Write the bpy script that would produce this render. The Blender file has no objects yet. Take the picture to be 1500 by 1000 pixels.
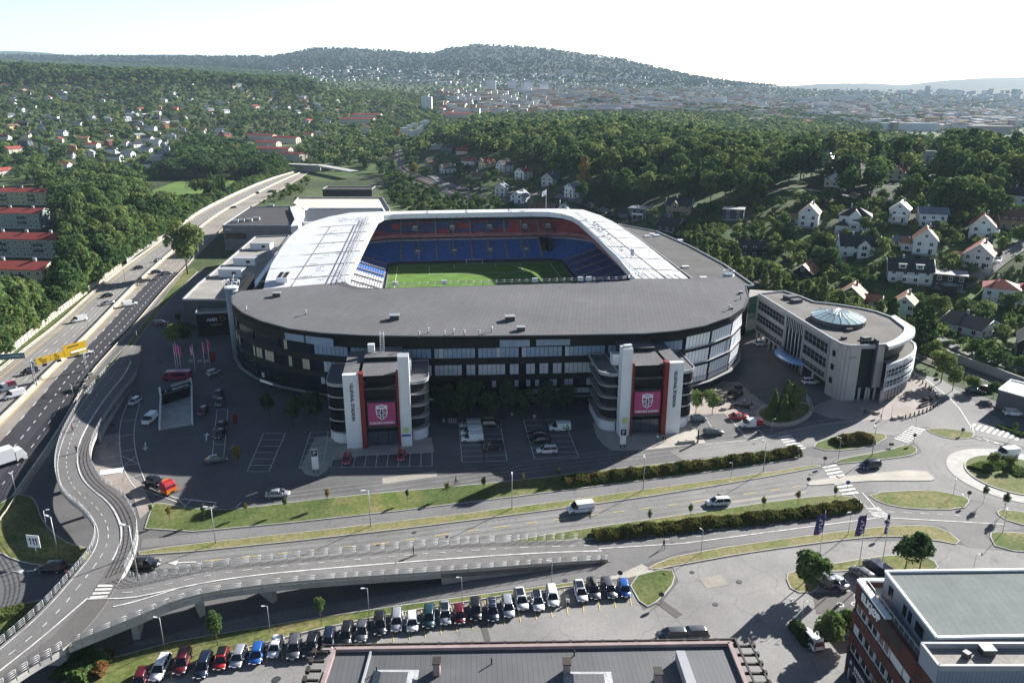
SKY,SUN,HAZE,EXPO=.064,5,4.6e-5,1.55
import bpy, math, random
import numpy as np
from mathutils import Vector
from mathutils.geometry import tessellate_polygon
R=math.radians
rnd=random.Random(7)
SC=bpy.context.scene; COL=SC.collection
# ------------------------------------------------------------------ survey: camera station used to turn sight lines into ground points
F=1141.0; H=76.0; PIT=math.atan(375/F); SP,CP=math.sin(PIT),math.cos(PIT)
def W(px,py,z=0.0):
    a=(px-750)/F; b=(py-500)/F; t=(H-z)/(SP+b*CP)
    return (a*t, t*(CP-b*SP))
def Ppx(x,y,z=0.0):
    d=y*CP+(H-z)*SP
    if d<1: return (-9999,-9999)
    return (750+F*x/d, 500+F*(-y*SP+(H-z)*CP)/d)
def hgt(py,x,y):
    b=(py-500)/F
    return H-(y*SP+b*y*CP)/(CP-b*SP)
PHI=R(6.2); OX,OY=-11.0,288.0; CU,SU=math.cos(PHI),math.sin(PHI)
def XY(u,v): return (OX+u*CU-v*SU, OY+u*SU+v*CU)
# ------------------------------------------------------------------ terrain heights: rows = distance north, columns = bearing
TC=[-900,-300,0,200,430,540,640,740,900,1000,1100,1200,1350,1500,1800,2600]
TR=[(265,[0]*16),
 (320,[0,0,0,0,0,0,0,0,0,0,1,6,12,14,14,14]),
 (370,[0,0,0,0,0,0,0,0,0,1,9,16,20,20,20,20]),
 (430,[0,0,0,0,0,0,0,0,3,11,17,22,25,25,24,22]),
 (520,[0,0,0,0,0,0,0,7,18,20,23,26,27,27,25,22]),
 (640,[3,2,0,0,0,0,7,17,23,22,20,18,16,15,14,13]),
 (800,[12,8,6,3,0,2,15,23,26,22,14,8,4,2,1,0]),
 (1000,[25,18,16,12,6,5,9,15,17,11,3,-3,-7,-8,-9,-9]),
 (1300,[50,45,42,34,22,12,10,10,9,5,-3,-9,-12,-14,-14,-14]),
 (1750,[108,106,104,92,72,42,26,20,14,8,0,-8,-12,-14,-14,-14]),
 (2300,[112,108,106,100,82,56,50,48,40,30,12,0,-8,-12,-14,-14]),
 (3200,[115,110,106,100,95,90,85,85,72,52,28,5,-8,-12,-14,-14]),
 (4000,[150,140,130,125,120,120,125,125,100,75,45,18,0,-8,-10,-10])]
RIDGE=[(-900,84),(0,82),(400,84),(430,80),(455,73),(500,72),(560,75),(600,78),(638,80),(655,73),(690,67),(740,68),(800,73),(860,81),(910,88),(960,100),(1010,111),(1070,120),(1120,125),(1200,131),(2600,134)]
RIDGE2=[(-900,78),(0,73),(60,74),(120,80),(190,79),(270,78),(350,84),(430,86),(900,100),(1150,124),(1200,120),(1260,119),(1330,122),(1360,117),(1430,112),(1500,110),(2600,104)]
def lin(tab,x):
    if x<=tab[0][0]: return tab[0][1]
    for (a,p),(b,q) in zip(tab,tab[1:]):
        if x<=b: return p+(q-p)*(x-a)/(b-a)
    return tab[-1][1]
def rowz(row,c):
    for i in range(len(TC)-1):
        if c<=TC[i+1]:
            f=max(0,(c-TC[i])/(TC[i+1]-TC[i])); f=f*f*(3-2*f)
            return row[i]+(row[i+1]-row[i])*f
    return row[-1]
def ridge_h(tab,c,D):
    py=lin(tab,c); return H-(SP+(py-500)/F*CP)*D*CP
def terrain(x,y):
    if y<=265: return 0.0
    c=750+1201*x/y
    if y>=4000: z=rowz(TR[-1][1],c)
    else:
        for (ya,ra),(yb,rb) in zip(TR,TR[1:]):
            if y<=yb:
                f=(y-ya)/(yb-ya); f=f*f*(3-2*f)
                z=rowz(ra,c); z+= (rowz(rb,c)-z)*f; break
    if y>3000:
        if y<5000: s=(y-3000)/2000; s=s**1.7
        else: s=max(0,1-((y-5000)/1500)**2)
        h=ridge_h(RIDGE,c,5000); z=z+(h-z)*s if y<5000 else h*s-30*(1-s)
    if y>6000:
        s=max(0,1-abs(y-8500)/2500); h=ridge_h(RIDGE2,c,8500)
        z=max(z, h*s*s*(3-2*s)-20)
    return z
def at(px,py):
    """ground point seen along one sight line of the survey"""
    a=(px-750)/F; b=(py-500)/F; s=SP+b*CP
    dx,dy,dz=a,CP-b*SP,-s
    x0,y0=W(px,py) if s>0.03 else (1e9,1e9)
    if y0<265: return (x0,y0,0.0)
    t=250.0
    while t<9000:
        x,y,z=dx*t,dy*t,H+dz*t
        if z<=terrain(x,y):
            lo,hi=t-(4+t*.006),t
            for _ in range(14):
                m=(lo+hi)/2
                if H+dz*m<=terrain(dx*m,dy*m): hi=m
                else: lo=m
            return (dx*hi,dy*hi,terrain(dx*hi,dy*hi))
        t+=4+t*.006
    return (dx*t,dy*t,0)
def inpoly(x,y,poly):
    c=False; n=len(poly); j=n-1
    for i in range(n):
        xi,yi=poly[i]; xj,yj=poly[j]
        if (yi>y)!=(yj>y) and x<(xj-xi)*(y-yi)/(yj-yi)+xi: c=not c
        j=i
    return c
# ------------------------------------------------------------------ materials
MATS={}
def mat(name,col,rough=.8,var=.25,scale=.5,metal=0.0,spec=.3,detail=6,fine=0.0,fscale=8.0,rand=0.0,alpha=None,hue=0.0,coat=0.0):
    if name in MATS: return MATS[name]
    m=bpy.data.materials.new(name); m.use_nodes=True; nt=m.node_tree; N=nt.nodes; L=nt.links
    b=N['Principled BSDF']; b.inputs['Roughness'].default_value=rough; b.inputs['Metallic'].default_value=metal
    b.inputs['Specular IOR Level'].default_value=spec
    if coat: b.inputs['Coat Weight'].default_value=coat; b.inputs['Coat Roughness'].default_value=.08
    c=tuple(col)+(1,)
    tc=N.new('ShaderNodeTexCoord'); src=None
    if var>0:
        n=N.new('ShaderNodeTexNoise'); n.inputs['Scale'].default_value=scale; n.inputs['Detail'].default_value=detail; n.inputs['Roughness'].default_value=.62
        L.new(tc.outputs['Object'],n.inputs['Vector'])
        r=N.new('ShaderNodeMapRange'); r.inputs['From Min'].default_value=.3; r.inputs['From Max'].default_value=.7
        r.inputs['To Min'].default_value=1-var; r.inputs['To Max'].default_value=1+var
        L.new(n.outputs['Fac'],r.inputs['Value']); src=r.outputs['Result']
    if fine>0:
        n=N.new('ShaderNodeTexNoise'); n.inputs['Scale'].default_value=fscale; n.inputs['Detail'].default_value=3
        L.new(tc.outputs['Object'],n.inputs['Vector'])
        r=N.new('ShaderNodeMapRange'); r.inputs['From Min'].default_value=.3; r.inputs['From Max'].default_value=.7
        r.inputs['To Min'].default_value=1-fine; r.inputs['To Max'].default_value=1+fine
        L.new(n.outputs['Fac'],r.inputs['Value'])
        if src is None: src=r.outputs['Result']
        else:
            k=N.new('ShaderNodeMath'); k.operation='MULTIPLY'; L.new(src,k.inputs[0]); L.new(r.outputs['Result'],k.inputs[1]); src=k.outputs[0]
    if rand>0:
        oi=N.new('ShaderNodeObjectInfo'); r=N.new('ShaderNodeMapRange'); r.inputs['To Min'].default_value=1-rand; r.inputs['To Max'].default_value=1+rand
        L.new(oi.outputs['Random'],r.inputs['Value'])
        if src is None: src=r.outputs['Result']
        else:
            k=N.new('ShaderNodeMath'); k.operation='MULTIPLY'; L.new(src,k.inputs[0]); L.new(r.outputs['Result'],k.inputs[1]); src=k.outputs[0]
    if src is None: b.inputs['Base Color'].default_value=c
    else:
        v=N.new('ShaderNodeVectorMath'); v.operation='SCALE'; v.inputs[0].default_value=col; L.new(src,v.inputs['Scale'])
        L.new(v.outputs['Vector'],b.inputs['Base Color'])
    MATS[name]=m; m['bc']=0; return m
def seams(m,sx,sy,col=(.02,.02,.02),width=.02,mix=.6,rot=0.0,proj='XY',off=.5):
    """thin joints of sheets, boards or panels drawn by a brick texture over the base colour"""
    nt=m.node_tree; N=nt.nodes; L=nt.links; b=N['Principled BSDF']
    tc=N.new('ShaderNodeTexCoord'); mp=N.new('ShaderNodeMapping'); L.new(tc.outputs['Object'],mp.inputs['Vector'])
    mp.inputs['Rotation'].default_value=rot if isinstance(rot,tuple) else (0,0,rot)
    br=N.new('ShaderNodeTexBrick'); br.inputs['Scale'].default_value=1; br.inputs['Brick Width'].default_value=sx; br.inputs['Row Height'].default_value=sy
    br.inputs['Mortar Size'].default_value=width; br.inputs['Color1'].default_value=(1,1,1,1); br.inputs['Color2'].default_value=(.86,.86,.86,1); br.inputs['Mortar'].default_value=(0,0,0,1)
    br.offset=off; L.new(mp.outputs['Vector'],br.inputs['Vector'])
    mx=N.new('ShaderNodeMix'); mx.data_type='RGBA'; mx.blend_type='MULTIPLY'; mx.inputs[0].default_value=mix
    if b.inputs['Base Color'].is_linked:
        s=b.inputs['Base Color'].links[0].from_socket; L.new(s,mx.inputs[6])
    else: mx.inputs[6].default_value=b.inputs['Base Color'].default_value
    L.new(br.outputs['Color'],mx.inputs[7]); L.new(mx.outputs[2],b.inputs['Base Color'])
    return m
def glassmat(name,col,rough=.08,spec=.8,var=.0,rand=0):
    return mat(name,col,rough,var,.6,0,spec,rand=rand)
def leafmat(name,c0,c1,c2,trans=.35,attr=False):
    """foliage: tint runs c0-c1-c2 with the tree and with clumps of leaves"""
    m=bpy.data.materials.new(name); m.use_nodes=True; nt=m.node_tree; N=nt.nodes; L=nt.links
    N.remove(N['Principled BSDF']); out=N['Material Output']
    rp=N.new('ShaderNodeValToRGB'); e=rp.color_ramp.elements
    e[0].color=c0+(1,); e[1].color=c2+(1,); x=e.new(.5); x.color=c1+(1,)
    if attr:
        a=N.new('ShaderNodeAttribute'); a.attribute_name='tint'; base=a.outputs['Fac']
    else:
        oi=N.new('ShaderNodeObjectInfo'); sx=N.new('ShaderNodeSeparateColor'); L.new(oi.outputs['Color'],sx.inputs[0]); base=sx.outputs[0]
    g=N.new('ShaderNodeNewGeometry'); n=N.new('ShaderNodeTexNoise'); n.inputs['Scale'].default_value=.45; n.inputs['Detail'].default_value=2
    L.new(g.outputs['Position'],n.inputs['Vector'])
    k=N.new('ShaderNodeMath'); k.operation='MULTIPLY_ADD'; k.inputs[1].default_value=.9; k.inputs[2].default_value=-.45; L.new(n.outputs['Fac'],k.inputs[0])
    k2=N.new('ShaderNodeMath'); k2.operation='MULTIPLY_ADD'; k2.inputs[1].default_value=.3; k2.inputs[2].default_value=-.15
    L.new(g.outputs['Random Per Island'],k2.inputs[0])
    s=N.new('ShaderNodeMath'); L.new(k.outputs[0],s.inputs[0]); L.new(k2.outputs[0],s.inputs[1])
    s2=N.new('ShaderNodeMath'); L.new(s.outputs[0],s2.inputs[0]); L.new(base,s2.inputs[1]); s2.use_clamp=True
    L.new(s2.outputs[0],rp.inputs['Fac'])
    d=N.new('ShaderNodeBsdfDiffuse'); t=N.new('ShaderNodeBsdfTranslucent'); mx=N.new('ShaderNodeMixShader'); mx.inputs['Fac'].default_value=trans
    L.new(rp.outputs['Color'],d.inputs['Color'])
    h=N.new('ShaderNodeHueSaturation'); h.inputs['Value'].default_value=1.25; h.inputs['Hue'].default_value=.485; L.new(rp.outputs['Color'],h.inputs['Color']); L.new(h.outputs['Color'],t.inputs['Color'])
    L.new(d.outputs[0],mx.inputs[1]); L.new(t.outputs[0],mx.inputs[2]); L.new(mx.outputs[0],out.inputs['Surface'])
    MATS[name]=m; return m
# ------------------------------------------------------------------ mesh building
class MB:
    def __init__(s): s.v=[]; s.f=[]; s.m=[]; s.sm=[]
    def poly(s,pts,m=0,smooth=False):
        i=len(s.v); s.v+= [tuple(p) for p in pts]; s.f.append(tuple(range(i,i+len(pts)))); s.m.append(m); s.sm.append(smooth)
    def box(s,c,size,rz=0.0,m=0,top=None):
        cx,cy,z0=c; sx,sy,sz=size[0]/2,size[1]/2,size[2]; ca,sa=math.cos(rz),math.sin(rz)
        def q(x,y,z): return (cx+x*ca-y*sa, cy+x*sa+y*ca, z0+z)
        a=[q(-sx,-sy,0),q(sx,-sy,0),q(sx,sy,0),q(-sx,sy,0)]; b=[q(-sx,-sy,sz),q(sx,-sy,sz),q(sx,sy,sz),q(-sx,sy,sz)]
        s.poly(a[::-1],m); s.poly(b,m if top is None else top)
        for i in range(4):
            j=(i+1)%4; s.poly([a[i],a[j],b[j],b[i]],m)
    def prism(s,pts,z0,z1,m=0,mt=None,bottom=True,top=True,holes=None):
        pts=[tuple(p) for p in pts]
        area=sum(pts[i][0]*pts[(i+1)%len(pts)][1]-pts[(i+1)%len(pts)][0]*pts[i][1] for i in range(len(pts)))
        if area<0: pts=pts[::-1]
        if top: s.sheet(pts,z1,m if mt is None else mt,holes)
        if bottom: s.sheet(pts,z0,m,holes,down=True)
        loops=[pts]+[list(h) for h in (holes or [])]
        for k,lp in enumerate(loops):
            if k:
                a=sum(lp[i][0]*lp[(i+1)%len(lp)][1]-lp[(i+1)%len(lp)][0]*lp[i][1] for i in range(len(lp)))
                if a>0: lp=lp[::-1]
            for i in range(len(lp)):
                a,b=lp[i],lp[(i+1)%len(lp)]
                s.poly([(a[0],a[1],z0),(b[0],b[1],z0),(b[0],b[1],z1),(a[0],a[1],z1)],m)
    def sheet(s,pts,z,m=0,holes=None,down=False):
        loops=[[Vector((p[0],p[1],0)) for p in pts]]+[[Vector((p[0],p[1],0)) for p in h] for h in (holes or [])]
        flat=[p for l in loops for p in l]; zz=z if callable(z) else (lambda x,y:z)
        i0=len(s.v); s.v+= [(p.x,p.y,zz(p.x,p.y)) for p in flat]
        for t in tessellate_polygon(loops):
            a,b,c=[flat[i] for i in t]
            up=((b.x-a.x)*(c.y-a.y)-(b.y-a.y)*(c.x-a.x))>0
            if up==down: t=t[::-1]
            s.f.append(tuple(i0+i for i in t)); s.m.append(m); s.sm.append(False)
    def tube(s,p,q,r,n=6,m=0,r2=None,cap=True,smooth=True):
        p,q=Vector(p),Vector(q); d=(q-p)
        if d.length<1e-6: return
        d.normalize(); a=d.orthogonal().normalized(); b=d.cross(a); r2=r if r2 is None else r2
        i=len(s.v)
        for k in range(n):
            t=2*math.pi*k/n; o=a*math.cos(t)+b*math.sin(t); s.v.append(tuple(p+o*r)); s.v.append(tuple(q+o*r2))
        for k in range(n):
            j=(k+1)%n; s.f.append((i+2*k,i+2*j,i+2*j+1,i+2*k+1)); s.m.append(m); s.sm.append(smooth)
        if cap:
            s.f.append(tuple(i+2*k for k in range(n))[::-1]); s.m.append(m); s.sm.append(False)
            s.f.append(tuple(i+2*k+1 for k in range(n))); s.m.append(m); s.sm.append(False)
    def path(s,pts,r,n=5,m=0):
        for a,b in zip(pts,pts[1:]): s.tube(a,b,r,n,m)
    def loft(s,rings,m=0,smooth=True,cap=True,closed=True,mats=None):
        i0=len(s.v); n=len(rings[0])
        for r in rings: s.v+= [tuple(p) for p in r]
        for a in range(len(rings)-1):
            for k in range(n if closed else n-1):
                j=(k+1)%n; s.f.append((i0+a*n+k,i0+a*n+j,i0+(a+1)*n+j,i0+(a+1)*n+k)); s.m.append(mats[k] if mats else m); s.sm.append(smooth)
        if cap:
            s.f.append(tuple(i0+k for k in range(n))[::-1]); s.m.append(m); s.sm.append(False)
            e=i0+(len(rings)-1)*n; s.f.append(tuple(e+k for k in range(n))); s.m.append(m); s.sm.append(False)
    def ribbon(s,left,right,z,m=0,thick=0):
        """strip between two polylines of (x,y) or (x,y,z)"""
        g=lambda p:(p[0],p[1],(p[2] if len(p)>2 else 0)+z)
        for i in range(len(left)-1):
            s.poly([g(left[i]),g(left[i+1]),g(right[i+1]),g(right[i])][::-1],m)
    def wall(s,pts,z0,z1,t=.2,m=0):
        """vertical wall of thickness t along a polyline; z from point if given"""
        for a,b in zip(pts,pts[1:]):
            za=a[2] if len(a)>2 else 0; zb=b[2] if len(b)>2 else 0
            dx,dy=b[0]-a[0],b[1]-a[1]; l=math.hypot(dx,dy) or 1; nx,ny=-dy/l*t/2,dx/l*t/2
            c=[(a[0]+nx,a[1]+ny),(b[0]+nx,b[1]+ny),(b[0]-nx,b[1]-ny),(a[0]-nx,a[1]-ny)]; zs=[za,zb,zb,za]
            lo=[(p[0],p[1],z+z0) for p,z in zip(c,zs)]; hi=[(p[0],p[1],z+z1) for p,z in zip(c,zs)]
            s.poly(lo,m); s.poly(hi[::-1],m)
            for i in range(4):
                j=(i+1)%4; s.poly([lo[j],lo[i],hi[i],hi[j]],m)
    def build(s,name,mats,parent=None,world=True,me=None):
        if not isinstance(mats,(list,tuple)): mats=[mats]
        o=np.zeros(3)
        if parent is not None and world: o=np.array(wloc(parent))
        me=bpy.data.meshes.new(name); me.from_pydata([(a-o[0],b-o[1],c-o[2]) for a,b,c in s.v],[],s.f)
        for x in mats: me.materials.append(x)
        if len(mats)>1: me.polygons.foreach_set('material_index',s.m)
        if any(s.sm): me.polygons.foreach_set('use_smooth',s.sm)
        me.update()
        ob=bpy.data.objects.new(name,me); COL.objects.link(ob)
        if parent is not None: ob.parent=parent
        return ob
def wloc(o):
    l=[0,0,0]
    while o is not None:
        l=[l[i]+o.location[i] for i in range(3)]; o=o.parent
    return l
def tag(o,label=None,cat=None,group=None,kind=None):
    if label: o['label']=label
    if cat: o['category']=cat
    if group: o['group']=group
    if kind: o['kind']=kind
    return o
def thing(name,label,cat,loc=(0,0,0),rz=0.0,group=None):
    o=bpy.data.objects.new(name,None); COL.objects.link(o); o.location=loc; o.rotation_euler=(0,0,rz); o.empty_display_size=.5
    return tag(o,label,cat,group)
def struct(mb,name,mats): return tag(mb.build(name,mats),kind='structure')
KIDS={}
def kids(o):
    return KIDS.get(o.name) or [c for c in o.children]
def dup(root,loc,rz=None,scale=None,label=None,group=None,swap=None):
    """copy a thing with its parts and sub-parts; swap = {material: other} gives the copy its own paint"""
    def cp(o,par):
        c=o.copy()
        if swap and o.data is not None:
            if any(x in swap for x in o.data.materials):
                key=(o.data.name,tuple(sorted((a.name,b.name) for a,b in swap.items() if a in list(o.data.materials))))
                if key not in SWAP:
                    d=o.data.copy()
                    for i,x in enumerate(d.materials):
                        if x in swap: d.materials[i]=swap[x]
                    SWAP[key]=d
                c.data=SWAP[key]
        COL.objects.link(c)
        if par is not None: c.parent=par
        for ch in KID2.get(o,[]): cp(ch,c)
        return c
    r=cp(root,None); r.location=loc
    if rz is not None: r.rotation_euler=(0,0,rz)
    if scale is not None: r.scale=(scale,)*3 if not isinstance(scale,tuple) else scale
    if label: r['label']=label
    if group: r['group']=group
    return r
SWAP={}; KID2={}
def index_kids(root):
    for o in [root]+list(root.children_recursive): KID2[o]=list(o.children)
def text_mesh(body,size,extrude=.03,align='CENTER',bold=False):
    cu=bpy.data.curves.new('lettering','FONT'); cu.body=body; cu.size=size; cu.extrude=extrude; cu.align_x=align; cu.align_y='CENTER'; cu.resolution_u=2
    if bold: cu.offset=size*.032
    o=bpy.data.objects.new('lettering',cu); COL.objects.link(o)
    dg=bpy.context.evaluated_depsgraph_get(); dg.update()
    me=bpy.data.meshes.new_from_object(o.evaluated_get(dg)); bpy.data.objects.remove(o); bpy.data.curves.remove(cu)
    return me
def lettering(body,size,m,parent,loc,xdir,updir,name='lettering',bold=True,align='CENTER'):
    """raised letters; xdir = reading direction, updir = letter up, both world vectors"""
    me=text_mesh(body,size,.04,align,bold); x=Vector(xdir).normalized(); u=Vector(updir).normalized(); n=x.cross(u)
    o=Vector(loc)-Vector(wloc(parent)) if parent else Vector(loc)
    for v in me.vertices:
        c=v.co.copy(); v.co=o+x*c.x+u*c.y+n*c.z
    me.materials.clear(); me.materials.append(m)
    ob=bpy.data.objects.new(name,me); COL.objects.link(ob); ob.parent=parent
    return ob
def resample(pts,step):
    out=[tuple(pts[0])]; 
    for a,b in zip(pts,pts[1:]):
        d=math.dist(a[:2],b[:2]); n=max(1,int(round(d/step)))
        for i in range(1,n+1):
            f=i/n; out.append(tuple(p+(q-p)*f for p,q in zip(a,b)))
    return out
def smooth(pts,it=2,closed=False):
    for _ in range(it):
        o=[] if closed else [pts[0]]
        n=len(pts)
        for i in range(n if closed else n-1):
            a,b=pts[i],pts[(i+1)%n]
            o.append(tuple(p*.75+q*.25 for p,q in zip(a,b))); o.append(tuple(p*.25+q*.75 for p,q in zip(a,b)))
        if not closed: o.append(pts[-1])
        pts=o
    return pts
def offset(pts,d,closed=False):
    o=[]; n=len(pts)
    for i in range(n):
        a=pts[(i-1)%n] if (closed or i>0) else pts[i]; b=pts[(i+1)%n] if (closed or i<n-1) else pts[i]
        dx,dy=b[0]-a[0],b[1]-a[1]; l=math.hypot(dx,dy) or 1
        o.append((pts[i][0]-dy/l*d,pts[i][1]+dx/l*d)+tuple(pts[i][2:]))
    return o
def ccw(p):
    a=sum(p[i][0]*p[(i+1)%len(p)][1]-p[(i+1)%len(p)][0]*p[i][1] for i in range(len(p)))
    return p if a>0 else p[::-1]
def G(l,z=0): return [W(a,b,z) for a,b in l]
# ================================================================== GROUND, ROADS, VERGES
def mix2(name,ca,cb,scale,lo=.42,hi=.6,rough=.95,fine=.25,fs=3.0,cc=None,s2=.05):
    m=bpy.data.materials.new(name); m.use_nodes=True; nt=m.node_tree; N=nt.nodes; L=nt.links; b=N['Principled BSDF']
    b.inputs['Roughness'].default_value=rough; b.inputs['Specular IOR Level'].default_value=.15
    tc=N.new('ShaderNodeTexCoord')
    n=N.new('ShaderNodeTexNoise'); n.inputs['Scale'].default_value=scale; n.inputs['Detail'].default_value=8; n.inputs['Roughness'].default_value=.65; L.new(tc.outputs['Object'],n.inputs['Vector'])
    r=N.new('ShaderNodeMapRange'); r.inputs['From Min'].default_value=lo; r.inputs['From Max'].default_value=hi; L.new(n.outputs['Fac'],r.inputs['Value'])
    mx=N.new('ShaderNodeMix'); mx.data_type='RGBA'; L.new(r.outputs['Result'],mx.inputs[0]); mx.inputs[6].default_value=ca+(1,); mx.inputs[7].default_value=cb+(1,)
    res=mx.outputs[2]
    if cc:
        n3=N.new('ShaderNodeTexNoise'); n3.inputs['Scale'].default_value=s2; n3.inputs['Detail'].default_value=5; L.new(tc.outputs['Object'],n3.inputs['Vector'])
        r3=N.new('ShaderNodeMapRange'); r3.inputs['From Min'].default_value=.45; r3.inputs['From Max'].default_value=.6; L.new(n3.outputs['Fac'],r3.inputs['Value'])
        m3=N.new('ShaderNodeMix'); m3.data_type='RGBA'; L.new(r3.outputs['Result'],m3.inputs[0]); L.new(res,m3.inputs[6]); m3.inputs[7].default_value=cc+(1,); res=m3.outputs[2]
    n2=N.new('ShaderNodeTexNoise'); n2.inputs['Scale'].default_value=fs; n2.inputs['Detail'].default_value=4; L.new(tc.outputs['Object'],n2.inputs['Vector'])
    r2=N.new('ShaderNodeMapRange'); r2.inputs['From Min'].default_value=.3; r2.inputs['From Max'].default_value=.7; r2.inputs['To Min'].default_value=1-fine; r2.inputs['To Max'].default_value=1+fine; L.new(n2.outputs['Fac'],r2.inputs['Value'])
    v=N.new('ShaderNodeVectorMath'); v.operation='SCALE'; L.new(res,v.inputs[0]); L.new(r2.outputs['Result'],v.inputs['Scale']); L.new(v.outputs['Vector'],b.inputs['Base Color'])
    MATS[name]=m; return m
def asphalt(name,col,crack=.16,patch=.22):
    """worn asphalt: broad blotches, fine grain, tar-filled cracks and a few repair patches"""
    m=mat(name,col,.9,patch,.06,0,.25,8,.10,2.2); nt=m.node_tree; N=nt.nodes; L=nt.links; b=N['Principled BSDF']
    s=b.inputs['Base Color'].links[0].from_socket
    tc=N.new('ShaderNodeTexCoord'); nz=N.new('ShaderNodeTexNoise'); nz.inputs['Scale'].default_value=.25; nz.inputs['Detail'].default_value=4; L.new(tc.outputs['Object'],nz.inputs['Vector'])
    ad=N.new('ShaderNodeMix'); ad.data_type='VECTOR'; ad.inputs[0].default_value=.06
    sc=N.new('ShaderNodeVectorMath'); sc.operation='SCALE'; sc.inputs['Scale'].default_value=60; L.new(nz.outputs['Color'],sc.inputs[0])
    L.new(tc.outputs['Object'],ad.inputs[4]); L.new(sc.outputs[0],ad.inputs[5])
    vo=N.new('ShaderNodeTexVoronoi'); vo.feature='DISTANCE_TO_EDGE'; vo.inputs['Scale'].default_value=.09; L.new(ad.outputs[1],vo.inputs['Vector'])
    r=N.new('ShaderNodeMapRange'); r.inputs['From Min'].default_value=.002; r.inputs['From Max'].default_value=.012; r.inputs['To Min'].default_value=1-crack; L.new(vo.outputs['Distance'],r.inputs['Value'])
    v=N.new('ShaderNodeVectorMath'); v.operation='SCALE'; L.new(s,v.inputs[0]); L.new(r.outputs['Result'],v.inputs['Scale']); L.new(v.outputs['Vector'],b.inputs['Base Color'])
    return m
M_GROUND=mix2('meadow and scrub ground',(.050,.090,.026),(.095,.115,.046),.02,fine=.3,fs=.4,cc=(.035,.045,.022),s2=.006)
M_FOREST=mix2('far forested hill',(.012,.023,.014),(.026,.038,.021),.012,fine=.55,fs=.05,cc=(.016,.030,.020),s2=.003)
M_GRASS=mix2('verge grass',(.075,.115,.025),(.19,.17,.075),.16,.36,.62,fine=.35,fs=1.6,cc=(.068,.098,.028),s2=.05)
M_DRY=mix2('dry verge grass',(.20,.18,.085),(.12,.145,.04),.12,.45,.65,fine=.28,fs=1.8)
M_ASPH=asphalt('forecourt asphalt',(.116,.114,.116))
M_ROAD=asphalt('main road asphalt',(.195,.193,.190))
M_PATHA=asphalt('footpath asphalt',(.158,.155,.154))
M_LOT=asphalt('car park asphalt',(.225,.220,.212),.2,.26)
M_BIKE=asphalt('cycle deck asphalt',(.140,.137,.136))
M_BIKE2=asphalt('foot lane asphalt',(.115,.108,.106))
M_HWYG=asphalt('worn motorway asphalt',(.235,.225,.215))
M_HWYD=asphalt('new motorway asphalt',(.040,.040,.048))
M_HWYB=asphalt('motorway shoulder',(.24,.215,.19))
M_KERB=mat('granite kerb',(.36,.35,.33),.85,.2,.5)
M_PALE=mat('pale paving',(.37,.345,.30),.85,.15,.3,fine=.08,fscale=3); seams(M_PALE,1.2,.6,mix=.2,width=.03)
M_PLAZA=mat('brick paving',(.29,.25,.23),.9,.2,.12,fine=.12,fscale=2); seams(M_PLAZA,.6,.3,mix=.2,width=.02)
M_LINE=mat('road paint',(.60,.59,.57),.7,.4,.7,fine=.2,fscale=4)
M_YELLOW=mat('yellow road paint',(.70,.52,.12),.7,.2,.9)
M_CONC=mat('grey concrete',(.36,.35,.33),.85,.2,.35,fine=.1,fscale=3)
M_CONCD=mat('stained concrete',(.25,.245,.235),.85,.25,.3)
M_BARR=mat('cream barrier concrete',(.40,.36,.29),.85,.15,.5)
M_STEEL=mat('galvanised steel',(.38,.39,.40),.5,.1,.5,.6)
M_DARKM=mat('dark metal',(.06,.065,.07),.5,.1,.5,.3)
M_BALL=mat('track ballast',(.16,.14,.12),.95,.3,.6,fine=.25,fscale=3)
# ---- terrain: one sheet from below the camera to behind the last ridge
RAMP_HOLE=[W(236,583),W(281,569),W(282,622),W(234,630)]
RAMP_HOLE=ccw([RAMP_HOLE[0],RAMP_HOLE[3],RAMP_HOLE[2],RAMP_HOLE[1]])
g=MB()
cols=[-1000+14*i for i in range(265)]
X0=(cols[0]-750)/1201*265; X1=(cols[-1]-750)/1201*265
g.sheet([(X0,-300),(X1,-300),(X1,265),(X0,265)],0.0,0,[RAMP_HOLE])
rows=[265]; 
while rows[-1]<11000: rows.append(rows[-1]*1.018+1.5)
nrg=random.Random(3)
i0=len(g.v)
for y in rows:
    for c in cols:
        x=(c-750)/1201*y; z=terrain(x,y)
        if y>3600: z+=nrg.uniform(-1,1)*(4 if y<6800 else 3)
        g.v.append((x,y,z))
n=len(cols)
for a in range(len(rows)-1):
    for b in range(n-1):
        k=i0+a*n+b; g.f.append((k,k+1,k+n+1,k+n)); g.m.append(1 if rows[a]>3000 else 0); g.sm.append(True)
struct(g,'ground',[M_GROUND,M_FOREST])
# ---- forecourt and road surfaces
def sheet(name,px,z,m,holes=None,world=None,it=0):
    p=world or G(px)
    if it: p=smooth(p,it,True)
    b=MB(); b.sheet(ccw(p),z,0,holes); return struct(b,name,m)
sheet('forecourt',[(-500,1150),(-260,760),(-60,640),(200,470),(262,404),(300,395),(330,400),(470,330),(900,330),(1090,420),(1110,440),(1330,545),(1350,547),(1500,603),(1760,660),(2050,1150)],.02,M_ASPH,[RAMP_HOLE])
HY=[800,760,700,650,590,548,515,476,430,396,353,317,293,267,253]
HL=[-350,-290,-200,-130,-52,0,40,90,139,180,240,287,333,390,433]
HM=[-205,-158,-90,-35,28,69,104,143,186,221,270,313,357,408,441]
HR=[-40,-4,36,72,108,130,160,196,234,266,306,346,385,430,452]
def hl(px): return smooth([W(a,b) for a,b in zip(px,HY)],2)
PL,PM,PR=hl(HL),hl(HM),hl(HR)
def lane(f):
    if f<0: return [tuple(m+(l-m)*-f for l,m in zip(a,b)) for a,b in zip(PL,PM)]
    return [tuple(m+(r-m)*f for r,m in zip(a,b)) for a,b in zip(PR,PM)]
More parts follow.
